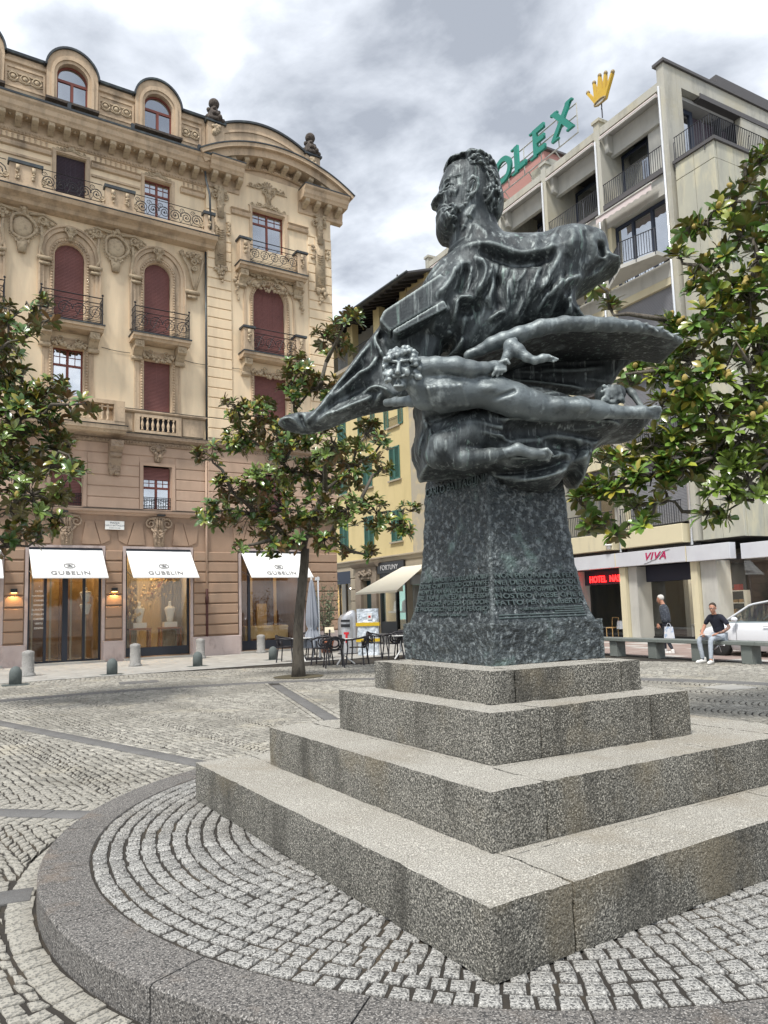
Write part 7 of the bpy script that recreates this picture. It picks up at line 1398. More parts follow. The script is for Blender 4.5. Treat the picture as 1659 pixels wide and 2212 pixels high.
def tree(name, base, tops, blobs, leaf, nros, seed, trunk_r, label, m, depthvar, rosr=1.0, trunk_top=None, group='magnolias on the square', cones=.12):
    q = random.Random(seed); nr = np.random.default_rng(seed); B = np.array(base, float)
    T = empty(name, tuple(B), label=label, cat='tree', group=group)
    tt = np.array(trunk_top, float); n = 9; pts = [B * (1 - t) + tt * t + np.array([.05 * math.sin(t * 5 + seed), .04 * math.cos(t * 4), 0]) * (t > 0) for t in np.linspace(0, 1, n)]
    g = MB(); g.tube([p - B for p in pts], [trunk_r * (1.35 if i == 0 else 1.12 if i == 1 else 1 - .25 * i / n) for i in range(n)], 12)
    tk = obj('trunk', g, M_bark, T, smooth=True)
    nodes = [(pts[-1], trunk_r * .7)]
    centres = [(at(x, y, Y), r * Y / F) for x, y, Y, r in blobs]; order = sorted(range(len(centres)), key=lambda i: np.linalg.norm(centres[i][0] - tt))
    limbs = MB(); lp = [tt - B]; allp = [tt]
    for i in order:
        c = centres[i][0]; j = min(range(len(allp)), key=lambda k: np.linalg.norm(allp[k] - c) + .35 * np.linalg.norm(allp[k] - tt)); s = allp[j]; mid = (s + c) / 2 + nr.normal(0, .10, 3) + np.array([0, 0, .06]); ln = np.linalg.norm(c - s)
        r0 = min(trunk_r * .6, .018 + .030 * ln + .02 * max(0, 1.8 - np.linalg.norm(s - tt))); P = [s - B, (s * .6 + mid * .4) - B, mid - B, (mid + c) / 2 + nr.normal(0, .05, 3) - B, c - B]; limbs.tube(P, [r0, r0 * .85, r0 * .7, r0 * .5, r0 * .35], 7); allp += [mid, c]
    obj('limbs', limbs, M_bark, T, smooth=True)
    # rosettes of leaves on the shell and inside of every blob
    vol = np.array([r ** 2 for c, r in centres]); cnt = np.maximum(3, (vol / vol.sum() * nros)).astype(int); LM = []; tw = MB(); cn = []
    for (c, r), k in zip(centres, cnt):
        for _ in range(k):
            d = nr.normal(0, 1, 3); d /= np.linalg.norm(d); p = c + d * r * (nr.uniform(.35, 1.0) ** .6) * np.array([1, depthvar, 1]); ax = d * .55 + np.array([0, 0, .75]) + nr.normal(0, .3, 3); ax /= np.linalg.norm(ax)
            s = c + (p - c) * .1; tw.tube([s - B, (s + p) / 2 + nr.normal(0, .03, 3) - B, p - B - ax * .02], [.012, .009, .006], 4, False)
            u = np.cross(ax, [.3, .9, .1]); u /= np.linalg.norm(u); v = np.cross(ax, u); nl = q.randint(8, 12); ph = q.uniform(0, 6.28)
            if q.random() < cones: cn.append((p + ax * leaf * .35, ax))
            for t in range(nl):
                a = ph + t * 2.4; el = R_(q.uniform(-12, 30) + (t / nl) * 42); out_ = u * math.cos(a) + v * math.sin(a); dr = out_ * math.cos(el) + ax * math.sin(el); dr += np.array([0, 0, -.12]); dr /= np.linalg.norm(dr)
                sd_ = np.cross(dr, ax); sd_ /= (np.linalg.norm(sd_) + 1e-9); up = np.cross(sd_, dr); L_ = leaf * q.uniform(.7, 1.12) * (1 - .25 * t / nl); LM.append((p, sd_ * L_ * .34, dr * L_, up * L_ * q.uniform(.5, 1.2)))
    obj('twigs', tw, M_bark, T, kind='stuff')
    P0 = np.array([x[0] for x in LM]); Rm = np.array([[x[1], x[2], x[3]] for x in LM]); dd = P0 - CPOS; z = dd @ _f; X = PX + F * (dd @ _r) / z; Yp = PY - F * (dd @ _u) / z
    vis = (X > 0) & (X < 1659) & (Yp > 0) & (Yp < 2212); od = np.argsort(np.where(vis, z, 1e5))
    one = bpy.data.meshes.get('leaf_' + m.name)
    if one is None: one = bpy.data.meshes.new('leaf_' + m.name); one.from_pydata([tuple(x) for x in LEAF0], [], LF); one.update(); one.materials.append(m)
    for i in od[:300]:
        o = bpy.data.objects.new('leaf', one); COL.objects.link(o); o.parent = T; M = Matrix([[*Rm[i][:, k], P0[i][k] - B[k]] for k in range(3)] + [[0, 0, 0, 1]]); o.matrix_local = M
    rest = od[300:]; V = P0[rest][:, None, :] - B + np.einsum('vk,nkc->nvc', LEAF0, Rm[rest]); f = np.array(LF); Fq = (f[None] + (np.arange(len(rest)) * 11)[:, None, None]).reshape(-1, 3)
    obj('leaves', npmesh('leaves', V.reshape(-1, 3), Fq), m, T, kind='stuff')
    for p, ax in cn[:60]:
        g = MB().ball((0, 0, 0), (leaf * .17, leaf * .17, leaf * .26), 8, 6); o = obj('seed_cone', g, M_cone, T, loc=tuple(p - B), smooth=True); o.rotation_euler = Vector(ax).to_track_quat('Z', 'Y').to_euler()
    return T
def dv(l, Y, s, seed=1): q = random.Random(seed); return [(x, y, Y + q.uniform(-s, s), r) for x, y, r in l]
bt = gnd(645, 1463)
tree('magnolia_tree', bt, None, dv([(748, 700, 34), (722, 745, 36), (700, 722, 22), (650, 800, 42), (690, 840, 40), (620, 850, 32), (560, 900, 46), (510, 880, 34), (455, 985, 28), (425, 985, 18), (520, 950, 42), (600, 950, 48), (660, 930, 44), (720, 960, 48), (790, 940, 40), (760, 1010, 44), (820, 1010, 30), (700, 1030, 50), (630, 1020, 46), (560, 1040, 46), (500, 1060, 40), (460, 1110, 34), (436, 1110, 16), (540, 1110, 44), (610, 1100, 44), (680, 1110, 46), (750, 1100, 42), (815, 1110, 38), (865, 1130, 30), (885, 1105, 20), (590, 1165, 38), (650, 1160, 34), (700, 1165, 30), (740, 1180, 22), (805, 1195, 22), (520, 1188, 16), (830, 960, 22), (600, 1195, 18)], 18.0, 1.0), .25, 680, 3, .135,
     'magnolia tree with bare trunk before the cafe chairs', M_leaf, .9, trunk_top=at(655, 1185, 18.2), cones=.16)
tree('magnolia_tree', at(-330, 1700, 13.0) * np.array([1, 1, 0]), None, dv([(20, 690, 36), (70, 675, 26), (105, 690, 24), (55, 730, 26), (15, 760, 40), (105, 655, 16), (50, 830, 36), (20, 870, 40), (75, 850, 30), (110, 840, 34), (140, 880, 30), (185, 872, 18), (90, 900, 44), (40, 930, 50), (130, 930, 36), (150, 965, 26), (60, 990, 52), (15, 1010, 50), (110, 1010, 44), (160, 1010, 24), (135, 1050, 36), (70, 1070, 50), (20, 1100, 46), (110, 1110, 36), (140, 1135, 22), (50, 1150, 40), (15, 1180, 34), (90, 1160, 26), (-60, 800, 90), (-80, 1000, 110), (-180, 700, 120), (-200, 900, 130), (-80, 620, 60)], 13.0, .8, 2), .24, 600, 5, .15,
     'magnolia tree reaching in from the left edge of photo', M_leaf, .9, trunk_top=at(-300, 1120, 13.0), cones=.14)
tree('magnolia_tree', at(2050, 1700, 9.5) * np.array([1, 1, 0]), None, [(x, y, Y, r) for x, y, Y, r in [(1645, 350, 9.5, 30), (1610, 400, 9.5, 26), (1640, 440, 9.2, 34), (1580, 440, 9.5, 30), (1530, 475, 9.5, 32), (1490, 490, 9.5, 22), (1600, 510, 9.2, 42), (1640, 560, 9.0, 44), (1555, 560, 9.4, 32), (1500, 610, 9.5, 26), (1470, 560, 9.5, 18), (1560, 620, 9.2, 40), (1620, 650, 9.0, 50), (1520, 690, 9.3, 40), (1440, 700, 9.6, 30), (1460, 740, 9.5, 30), (1580, 720, 9.0, 50), (1640, 760, 8.8, 50), (1500, 780, 9.2, 44), (1430, 800, 9.5, 34), (1370, 800, 9.8, 24), (1360, 830, 9.8, 20), (1560, 810, 8.9, 50), (1630, 860, 8.8, 50), (1480, 850, 9.1, 44), (1430, 880, 9.3, 28), (1540, 900, 8.9, 50), (1600, 950, 8.8, 54), (1470, 930, 9.1, 44), (1410, 960, 9.3, 40), (1350, 985, 9.5, 36), (1300, 1000, 9.6, 30), (1540, 990, 8.9, 50), (1480, 1010, 9.0, 46), (1410, 1030, 9.2, 44), (1340, 1050, 9.4, 44), (1280, 1070, 9.6, 34), (1255, 1090, 9.6, 22), (1620, 1040, 8.7, 44), (1560, 1060, 8.9, 34), (1440, 1080, 9.1, 28), (1370, 1100, 9.3, 26), (1300, 1130, 9.5, 24), (1270, 1140, 9.6, 18), (1330, 1155, 9.4, 14), (1395, 1130, 9.2, 16), (1560, 1110, 8.9, 20), (1530, 1110, 8.9, 14), (1278, 618, 9.9, 14), (1318, 668, 9.9, 12), (1720, 500, 9, 90), (1740, 750, 9, 110), (1730, 980, 9, 100), (1850, 600, 9.5, 130), (1850, 900, 9.5, 140)]], .225, 860, 8, .18,
     'large magnolia with yellow seed cones filling the right edge', M_leaf1, .9, trunk_top=at(1980, 1050, 9.5), cones=.22)
obj('tree_pit', MB().add([(bt[0] + .62 * math.cos(a), bt[1] + .62 * math.sin(a), .022) for a in np.linspace(0, 2 * math.pi, 24, endpoint=False)], [tuple(range(24))]), mat('soil', (.10, .085, .05), .95, bump=[(30, .02)]), plaza)
# ---------------------------------------------------------------- bollards
M_boll = mat('bollard stone', (.34, .33, .31), .85, spots=[(3, .45, .65, (.20, .20, .19), .7), (60, .5, .6, (.10, .10, .10), .6), (5, .55, .7, (.55, .54, .52), .7)], bump=[(60, .004)]); M_bollg = mat('green grey stone', (.115, .135, .130), .8, spots=[(2, .5, .7, (.19, .21, .20), .7), (80, .52, .6, (.05, .06, .06), .6)], bump=[(70, .003)])
def px_h(y0, y1, P): return (y0 - y1) * np.linalg.norm(P[:2]) / F * 1.0
for i, (x, y, lab) in enumerate([(33, 1481, 'short domed bollard nearest the left edge of photo'), (242, 1459, 'short domed bollard before the pier between two awnings'), (427, 1441, 'short domed bollard in front of the drain pipe'), (590, 1427, 'short domed bollard just left of the tree trunk')]):
    P = gnd(x, y); t = empty('short_bollard', (P[0], P[1], .01), R_(30), label=lab, cat='bollard', group='short bollards along the pavement edge'); obj('post', MB().lathe([(.145, .02), (.145, .30), (.135, .36), (.10, .42), (.05, .455), (.005, .465)], n=20), M_bollg, t, smooth=True); obj('base_plate', MB().box(-.30, .30, -.20, .20, 0, .025), M_bollg, t)
for i, (x, y, lab) in enumerate([(60, 1463, 'tall weathered stone bollard beside the glass doors'), (292, 1441, 'tall pale stone bollard before the jewellery window'), (433, 1424, 'tall stone bollard against the plinth by drain pipe'), (564, 1412, 'tall stone bollard left of the corner shop window')]):
    P = gnd(x, y); obj('tall_bollard', MB().lathe([(.22, 0), (.20, .06), (.165, .12), (.16, .60), (.17, .66), (.155, .70), (.06, .735), (.005, .74)], n=22), M_boll, loc=(P[0], P[1], .02), smooth=True, label=lab, cat='bollard', group='tall bollards before the palazzo')
# ---------------------------------------------------------------- cafe chairs and tables
M_blk = mat('black plastic', (.022, .020, .024), .42); M_wht = mat('white metal', (.72, .72, .70), .4)
def make_chair(loc, rz, lab):
    t = empty('cafe_chair', loc, rz, label=lab, cat='chair', group='black cafe chairs'); P = [(.23, .22, 0), (.21, .20, .44), (.23, .10, .66), (.20, -.16, .70), (0, -.24, .72)]
    g = MB(); n = 10; g.add([(.215 * math.cos(a) * (1.0), .21 * math.sin(a), .44 + .015 * math.cos(2 * a)) for a in np.linspace(0, 2 * math.pi, 20, endpoint=False)] + [(.215 * math.cos(a), .21 * math.sin(a), .465) for a in np.linspace(0, 2 * math.pi, 20, endpoint=False)], [tuple(range(19, -1, -1)), tuple(range(20, 40))] + [(i, (i + 1) % 20, 20 + (i + 1) % 20, 20 + i) for i in range(20)]); obj('seat', g, M_blk, t)
    for sx, sy in ((.20, .20), (-.20, .20), (.19, -.19), (-.19, -.19)): obj('leg', MB().tube([(sx * 1.25, sy * 1.25, 0), (sx, sy, .45), (sx * 1.15, sy * 1.05, .66 if sy > 0 else .64)], .019, 6), M_blk, t)
    g = MB(); g.tube([(.24, .24, .655), (.275, .05, .67), (.25, -.15, .70), (.16, -.26, .73), (0, -.30, .74), (-.16, -.26, .73), (-.25, -.15, .70), (-.275, .05, .67), (-.24, .24, .655)], .026, 6); obj('arm_rail', g, M_blk, t, smooth=True)
    g = MB()
    for r_ in (.17, .105): g.tube([(r_ * math.cos(a), -.265 - .05 * math.sin(a) + .03 * abs(math.cos(a)), .62 + r_ * .95 * math.sin(a)) for a in np.linspace(0, 2 * math.pi, 18)], .024, 5)
    g.tube([(.10, -.25, .46), (.11, -.27, .60), (.09, -.29, .72)], .012, 5); g.tube([(-.10, -.25, .46), (-.11, -.27, .60), (-.09, -.29, .72)], .012, 5); obj('backrest', g, M_blk, t, smooth=True); return t
ch0 = None
spots_ = [(620, 1432, -100, 'black cafe chair at far left of the group'), (680, 1427, -165, 'black cafe chair just right of the tree trunk'), (697, 1437, 170, 'black cafe chair behind the nearest facing chair'), (722, 1443, 10, 'nearest black cafe chair with its back to camera'), (773, 1436, 75, 'black cafe chair right of the white table leg facing left'), (816, 1423, -115, 'black cafe chair before the wrapped pillar'), (850, 1424, 20, 'black cafe chair beside the monument base'), (872, 1420, 190, 'black cafe chair half hidden by the monument base'), (664, 1417, 180, 'black cafe chair beyond the closed parasol')]
spots_ = [(*gnd(x, y)[:2], a, lab) for x, y, a, lab in spots_]
for k, (x, y, a, lab) in enumerate(spots_):
    if ch0 is None: ch0 = make_chair((x, y, .015), R_(a), lab); ch0.scale = (1.12, 1.12, 1.1)
    else: c_ = copy_tree(ch0, label=lab); c_.location = (x, y, .015); c_.rotation_euler = (0, 0, R_(a)); c_.scale = (1.12, 1.12, 1.1)
tb0 = None
for k, (x, y, lab) in enumerate([(*gnd(742, 1436)[:2], 'small white table between the middle cafe chairs'), (*gnd(652, 1429)[:2], 'small white table behind the tree trunk'), (*gnd(866, 1424)[:2], 'small white table beside the monument base')]):
    if tb0 is None:
        tb0 = empty('cafe_table', (x, y, .015), label=lab, cat='table', group='white cafe tables'); obj('tabletop', MB().lathe([(.34, .72), (.35, .73), (.35, .745), (.33, .75)], n=28), M_wht, tb0); obj('column', MB().tube([(0, 0, .2), (0, 0, .72)], .03, 8), M_wht, tb0)
        for a in range(3): obj('leg', MB().tube([(0, 0, .30), (.14 * math.cos(a * 2.09), .14 * math.sin(a * 2.09), .16), (.34 * math.cos(a * 2.09), .34 * math.sin(a * 2.09), .01)], .022, 6), M_wht, tb0)
    else: c_ = copy_tree(tb0, label=lab); c_.location = (x, y, .015); c_.rotation_euler = (0, 0, k)
t = tag(obj('ashtray', MB().lathe([(.05, 0), (.06, .05), (.055, .12)], n=12), M_blk, loc=(*(gnd(742, 1436)[:2] + np.array([-.08, 0])), .766)), 'small black pot standing on the white table', 'pot')
# ---------------------------------------------------------------- closed parasol, plant, bin, wrapped pillar
Pp = at(676, 1420, 24.5); Pp[2] = 0
par = empty('closed_parasol', (Pp[0], Pp[1], .02), label='closed grey parasol strapped round its pole behind the trunk', cat='parasol'); M_parf = mat('grey parasol cloth', (.27, .29, .33), .9, spots=[(5, .5, .7, (.20, .215, .25), .6, (1, 1, .3))])
obj('pole', MB().tube([(0, 0, 0), (0, 0, 2.75)], .03, 8), M_wht, par); obj('side_pole', MB().tube([(.22, 0, 0), (.22, 0, 2.72)], .03, 8).box(.12, .27, -.03, .03, 2.60, 2.70), M_pipe, par); obj('base', MB().box(-.3, .3, -.3, .3, 0, .08), M_blk, par)
def folded(prof, nf, amp, ph=0):
    V = []; n = 72
    for r, z in prof:
        for k in range(n): a = 2 * math.pi * k / n; rr = r * (1 + amp * (math.sin(nf * a + ph + z * 1.3) * .6 + math.sin(nf * 1.7 * a + z * 2) * .4)); V.append((rr * math.cos(a), rr * math.sin(a), z))
    return MB().add(V, [(i * n + k, i * n + (k + 1) % n, (i + 1) * n + (k + 1) % n, (i + 1) * n + k) for i in range(len(prof) - 1) for k in range(n)])
obj('folded_cloth', folded([(.03, 2.62), (.07, 2.5), (.11, 2.2), (.16, 1.8), (.19, 1.4), (.18, 1.15), (.12, 1.02), (.20, .85), (.26, .62), (.28, .45), (.26, .40)], 9, .28), M_parf, par, smooth=True); obj('strap', MB().lathe([(.135, .99), (.14, 1.03), (.135, 1.06)], n=16), M_parf, par)
Pt = at(706, 1400, 28.5); Pt[2] = 0; pl = empty('potted_olive', (Pt[0], Pt[1], .02), label='small feathery bush in a terracotta pot beside the parasol', cat='plant'); obj('pot', MB().lathe([(.20, 0), (.26, .38), (.28, .40), (.28, .44), (.24, .44)], n=18), mat('terracotta', (.30, .10, .05), .8), pl, smooth=True)
g = MB(); q = random.Random(5); lf = MB()
for k in range(16):
    a = q.uniform(0, 6.28); sp_ = q.uniform(.1, .55); h = q.uniform(1.2, 2.3); p = [(0, 0, .4), (sp_ * .4 * math.cos(a), sp_ * .4 * math.sin(a), .4 + h * .5), (sp_ * math.cos(a), sp_ * math.sin(a), .4 + h)]; g.tube(p, [.018, .012, .005], 4)
    for s in range(60): u = q.uniform(.35, 1.02); c = [p[0][i] + (p[2][i] - p[0][i]) * u + q.gauss(0, .09) for i in range(3)]; d = [q.gauss(0, .05) for _ in range(3)]; e = [q.gauss(0, .018) for _ in range(3)]; lf.add([c, [c[i] + d[i] * .5 + e[i] for i in range(3)], [c[i] + d[i] for i in range(3)], [c[i] + d[i] * .5 - e[i] for i in range(3)]], [(0, 1, 2, 3)])
obj('stems', g, M_bark, pl); obj('leaves', lf, mat('olive leaf', (.10, .13, .07), .6, island=.4), pl, kind='stuff')
Pb = gnd(752, 1414); bn = empty('litter_bin', (Pb[0], Pb[1], .02), R_(-18), label='tall silver litter bin with rounded top and red mark', cat='litter bin'); M_sil = mat('brushed silver', (.55, .56, .58), .35, metal=.7)
prof = [(.36 * math.cos(a), .27 * math.sin(a)) for a in np.linspace(0, 2 * math.pi, 28, endpoint=False)]; g = MB(); V = []
for z, s, tilt in ((.0, 1, 0), (1.25, 1, 0), (1.38, .96, .0), (1.48, .8, 0), (1.50, .3, 0)): V += [(x * s, y * s, z + (.10 * (x / .36) * (1 if z > 1.2 else 0))) for x, y in prof]
g.add(V, [(i * 28 + k, i * 28 + (k + 1) % 28, (i + 1) * 28 + (k + 1) % 28, (i + 1) * 28 + k) for i in range(4) for k in range(28)] + [tuple(4 * 28 + k for k in range(28))]); obj('bin_body', g, M_sil, bn, smooth=True)
obj('slot', MB().box(-.14, .20, .262, .30, 1.17, 1.25), M_dark, bn); obj('slot', MB().box(-.14, .20, .262, .30, .98, 1.09), M_dark, bn); obj('red_mark', MB().box(.02, .10, .262, .285, .42, .74).box(-.04, .15, .262, .284, .72, .80), mat('red enamel', (.55, .02, .03), .4), bn); obj('plinth', MB().lathe([(.37, -.01), (.37, .04)], n=20), M_blk, bn)
Pw = gnd(797, 1417); M_wrap = mat('clear wrap', (.50, .56, .62), .35, spots=[(3, .45, .6, (.72, .76, .80), .8), (7, .5, .65, (.34, .40, .46), .6)], bump=[(7, .06)]); wp = empty('wrapped_pillar', (Pw[0], Pw[1], .02), R_(-6), label='information pillar wrapped in pale plastic with yellow tape', cat='pillar')
g = MB(); V = []; n = 24; q = random.Random(2)
for j in range(15):
    for k in range(n): a = 2 * math.pi * k / n; c, s = math.cos(a), math.sin(a); x = .37 * np.sign(c) * abs(c) ** .3; y = .14 * np.sign(s) * abs(s) ** .3; V.append((x * q.uniform(.96, 1.04), y * q.uniform(.85, 1.15), 1.62 * j / 14))
g.add(V, [(i * n + k, i * n + (k + 1) % n, (i + 1) * n + (k + 1) % n, (i + 1) * n + k) for i in range(14) for k in range(n)] + [tuple(14 * n + k for k in range(n))]); obj('plastic_sheet', g, M_wrap, wp)
M_tape = mat('yellow tape', (.62, .42, .02), .5); obj('tape', MB().box(-.41, .41, -.17, .17, 1.02, 1.14), M_tape, wp); obj('tape', MB().box(-.41, .41, -.17, .17, .48, .58), M_tape, wp); n_ = obj('notice', MB().box(.0, .16, .17, .18, 1.24, 1.46), M_wht, wp); obj('notice_print', MB().box(.04, .12, .181, .184, 1.30, 1.38), mat('red print', (.5, .03, .03), .6), n_)
# menu stand and bench at the palazzo
ms = empty('menu_stand', (Pt[0] + .35, Pt[1] - 3.0, .02), R_(10), label='small slanted menu stand with a cream card', cat='stand'); obj('post', MB().tube([(0, 0, 0), (0, 0, .95)], .03, 6), M_blk, ms); obj('card', MB().add([(-.17, -.02, .85), (.17, -.02, .85), (.15, .10, 1.03), (-.15, .10, 1.03), (-.17, -.02, .84), (.17, -.02, .84), (.15, .11, 1.02), (-.15, .11, 1.02)], [(0, 1, 2, 3), (4, 7, 6, 5), (0, 4, 5, 1), (2, 6, 7, 3), (1, 5, 6, 2), (0, 3, 7, 4)]), mat('cream card', (.66, .58, .42), .7), ms)
# ---------------------------------------------------------------- long stone bench on the right
M_bench = mat('green granite bench', (.16, .18, .165), .6, spots=[(1.6, .45, .7, (.23, .245, .23), .7), (70, .5, .6, (.08, .09, .085), .6)], bump=[(60, .002)])
legs = [gnd(1335, 1418), gnd(1420, 1422.5), gnd(1518, 1430), gnd(1624, 1435)]; d = legs[3] - legs[0]; d /= np.linalg.norm(d); st = np.linalg.norm(legs[3] - legs[0]) / 3; nb = np.array([-d[1], d[0], 0]); ang = math.atan2(d[1], d[0])
bench = empty('stone_bench', tuple(legs[0]), ang, label='long green granite bench on block legs along the street', cat='bench')
for k in range(-2, 6): obj('leg', MB().bbox(k * st - .15, k * st + .15, -.17, .17, .012, .46, .01), M_bench, bench)
for k in range(-2, 5): obj('seat_slab', MB().bbox(k * st * 1.0 - .005 + .3, (k + 1) * st - .012 + .3, -.24, .24, .461, .555, .01), M_bench, bench)
def bworld(s, o, z=0): return tuple(legs[0] + d * s + nb * o + np.array([0, 0, z]))
# porphyry strip and kerb behind the bench
S = []
for r in range(10):
    s = -12 + rng.uniform(0, 1)
    while s < 16: ln = rng.uniform(.7, 1.3); o0 = .35 + r * .62; S.append([bworld(s, o0)[:2], bworld(s + ln, o0)[:2], bworld(s + ln, o0 + .6)[:2], bworld(s, o0 + .6)[:2]]); s += ln
S = ordered(np.array(S)); S = S[view_order(S, 0)]; street = empty('street', (0, 0, 0), kind='structure')
M_light = mat('pale street slab', (.42, .40, .37), .8, island=.1)
for i, q_ in enumerate(S[:170]): V, Fq = stones(q_[None], .02, .018, .004, .003, .001, .001); obj('paving_slab', npmesh('paving_slab', V, Fq), M_light if i % 7 == 0 else M_red, street)
V, Fq = stones(S[170:], .02, .018, .004, .003); obj('paving_slabs', npmesh('paving_slabs', V, Fq), M_red, street, kind='stuff')
obj('mortar_bed', MB().add([(*bworld(-12, .3)[:2], .018), (*bworld(16, .3)[:2], .018), (*bworld(16, 9)[:2], .018), (*bworld(-12, 9)[:2], .018)], [(0, 1, 2, 3)]), M_soil, street)
# ---------------------------------------------------------------- people
def body(name, segs, m, parent, sub=2, skin_extra=None):
    """continuous figure: segs = list of chains [(point, radius or (rx, ry))]; first chain starts at the pelvis"""
    V = []; E = []; Rr_ = []; key = {}
    def vid(p, r):
        k = tuple(round(x, 4) for x in p)
        if k not in key: key[k] = len(V); V.append(p); Rr_.append(r if isinstance(r, tuple) else (r, r))
        return key[k]
    for ch in segs:
        ids = [vid(p, r) for p, r in ch]; E += list(zip(ids[:-1], ids[1:]))
    me = bpy.data.meshes.new(name); me.from_pydata(V, E, []); me.update(); o = bpy.data.objects.new(name, me); COL.objects.link(o)
    md = o.modifiers.new('skin', 'SKIN'); md.use_smooth_shade = True
    for v, r in zip(me.skin_vertices[0].data, Rr_): v.radius = r
    me.skin_vertices[0].data[0].use_root = True
    s = o.modifiers.new('sub', 'SUBSURF'); s.levels = sub; s.render_levels = sub; bpy.context.view_layer.update()
    m2 = bpy.data.meshes.new_from_object(o.evaluated_get(bpy.context.evaluated_depsgraph_get())); bpy.data.objects.remove(o); m2.materials.clear(); m2.materials.append(m); m2.polygons.foreach_set('use_smooth', [True] * len(m2.polygons))
    r = bpy.data.objects.new(name, m2); COL.objects.link(r); r.parent = parent; return r
M_skin = mat('skin', (.46, .23, .15), .5, spots=[(14, .5, .7, (.36, .15, .10), .5)]); M_skint = mat('tattooed forearm skin', (.36, .19, .13), .5, spots=[(26, .46, .54, (.07, .06, .06), .75)]); M_shirt = mat('navy t-shirt', (.012, .014, .026), .9, bump=[(12, .02)]); M_jean = mat('washed light jeans', (.34, .38, .43), .9, spots=[(8, .45, .65, (.48, .52, .57), .6)], bump=[(14, .02)]); M_shoe = mat('white trainers', (.70, .69, .66), .6); M_hairb = mat('dark short hair', (.04, .028, .02), .9, bump=[(60, .01)]); M_hairg = mat('grey hair', (.60, .58, .53), .9, bump=[(50, .02)])
def head(t, c, yaw, skin, hairm, pitch=0, glasses=False, hair_len=0):
    """c: centre of the head; looks along local +y turned by yaw"""
    F_ = Field((-.16, -.18, -.20), (.16, .18, .20), .0085)
    F_.ell((0, -.01, .035), (.078, .098, .092), .01); F_.ell((0, .022, -.035), (.060, .078, .080), .03); F_.ell((0, .065, -.095), (.026, .025, .022), .02)
    F_.cap((0, .096, .012), (0, .122, -.030), .008, .015, .01); F_.ell((-.030, .098, .018), (.017, .014, .011), .008, cut=True); F_.ell((.030, .098, .018), (.017, .014, .011), .008, cut=True); F_.cap((-.045, .088, .036), (-.012, .098, .036), .007, .007, .008); F_.cap((.045, .088, .036), (.012, .098, .036), .007, .007, .008)
    F_.ell((0, .102, -.063), (.022, .012, .0045), .003, cut=True); F_.cap((-.018, .094, -.054), (.018, .094, -.054), .006, .006, .006); F_.cap((-.015, .092, -.071), (.015, .092, -.071), .007, .007, .006)
    for s in (-1, 1): F_.ell((s * .080, -.012, -.005), (.011, .022, .032), .006)
    F_.chain([((0, -.02, -.08), .052), ((0, -.035, -.17), .056)], .03)
    V, Fq = surface_nets(F_.F, F_.lo, F_.h); o = obj('head', npmesh('head', V, Fq, True), skin, t, loc=c); o.rotation_euler = (pitch, 0, yaw)
    Hf = Field((-.16, -.18, -.14), (.16, .18, .20), .009); Hf.ell((0, -.022, .046), (.087, .104, .096), .01)
    sl, (X, Y, Z) = Hf.sub((-.2, -.2, -.2), (.2, .2, .2)); cutp = np.broadcast_to((Y[None, :, None] * .9 - (Z[None, None, :] - .062) * .75 - .022), Hf.F.shape); Hf.F = np.maximum(Hf.F, cutp.astype(np.float32)); Hf.F = np.maximum(Hf.F, (-(Z[None, None, :] + .055 + hair_len)).astype(np.float32) + np.zeros_like(Hf.F))
    G3 = np.stack(np.meshgrid(X, Y, Z, indexing='ij'), -1); Hf.F = Hf.F + (vnoise(G3.reshape(-1, 3) * 60, 4).reshape(Hf.F.shape) * .004).astype(np.float32)
    V, Fq = surface_nets(Hf.F, Hf.lo, Hf.h)
    h = obj('hair', npmesh('hair', V, Fq, True), hairm, o)
    for s in (-1, 1): e = obj('eye', MB().ball((s * .030, .088, .018), .011, 8, 6), mat('eye white', (.6, .57, .53), .3) if 'eye white' not in bpy.data.materials else bpy.data.materials['eye white'], o, smooth=True)
    if glasses:
        g = MB()
        for s in (-1, 1): g.tube([(s * .032 + .024 * math.cos(a), .108, .018 + .017 * math.sin(a)) for a in np.linspace(0, 6.28, 12)], .0028, 4); g.tube([(s * .056, .106, .022), (s * .082, .0, .018)], .0025, 4)
        g.tube([(-.008, .110, .02), (.008, .110, .02)], .003, 4); obj('glasses', g, M_blk, o)
    return o
def hand(parent, w_, dirf, up_, skin, curl=.4, side=1):   # palm and five separate bent fingers
    w_, dirf, up_ = np.array(w_, float), np.array(dirf, float), np.array(up_, float); dirf /= np.linalg.norm(dirf); sd_ = np.cross(dirf, up_); sd_ /= np.linalg.norm(sd_); up_ = np.cross(sd_, dirf)
    lo = w_ - .16; H2 = Field(lo, w_ + .20, .0062)
    for k in np.linspace(-1, 1, 5): H2.cap(w_ + sd_ * k * .018 * .8, w_ + dirf * .085 + sd_ * k * .032, .016, .014, .012)
    for k, ln in zip((-1.5, -.5, .5, 1.5), (.068, .080, .084, .072)):
        b = w_ + dirf * .088 + sd_ * k * .021; c_ = b + (dirf * math.cos(curl) - up_ * math.sin(curl)) * ln * .5; e_ = c_ + (dirf * math.cos(curl * 2.2) - up_ * math.sin(curl * 2.2)) * ln * .5; H2.cap(b, c_, .0105, .0095, .003); H2.cap(c_, e_, .0095, .0075, .002)
    b = w_ + dirf * .025 + sd_ * side * .03; c_ = b + (dirf * .6 + sd_ * side * .8 - up_ * .2) * .045; e_ = c_ + (dirf * .9 + sd_ * side * .3 - up_ * .3) * .036; H2.cap(b, c_, .014, .012, .006); H2.cap(c_, e_, .011, .008, .003)
    V, Fq = surface_nets(H2.F, H2.lo, H2.h); return obj('hand', npmesh('hand', V, Fq, True), skin, parent)
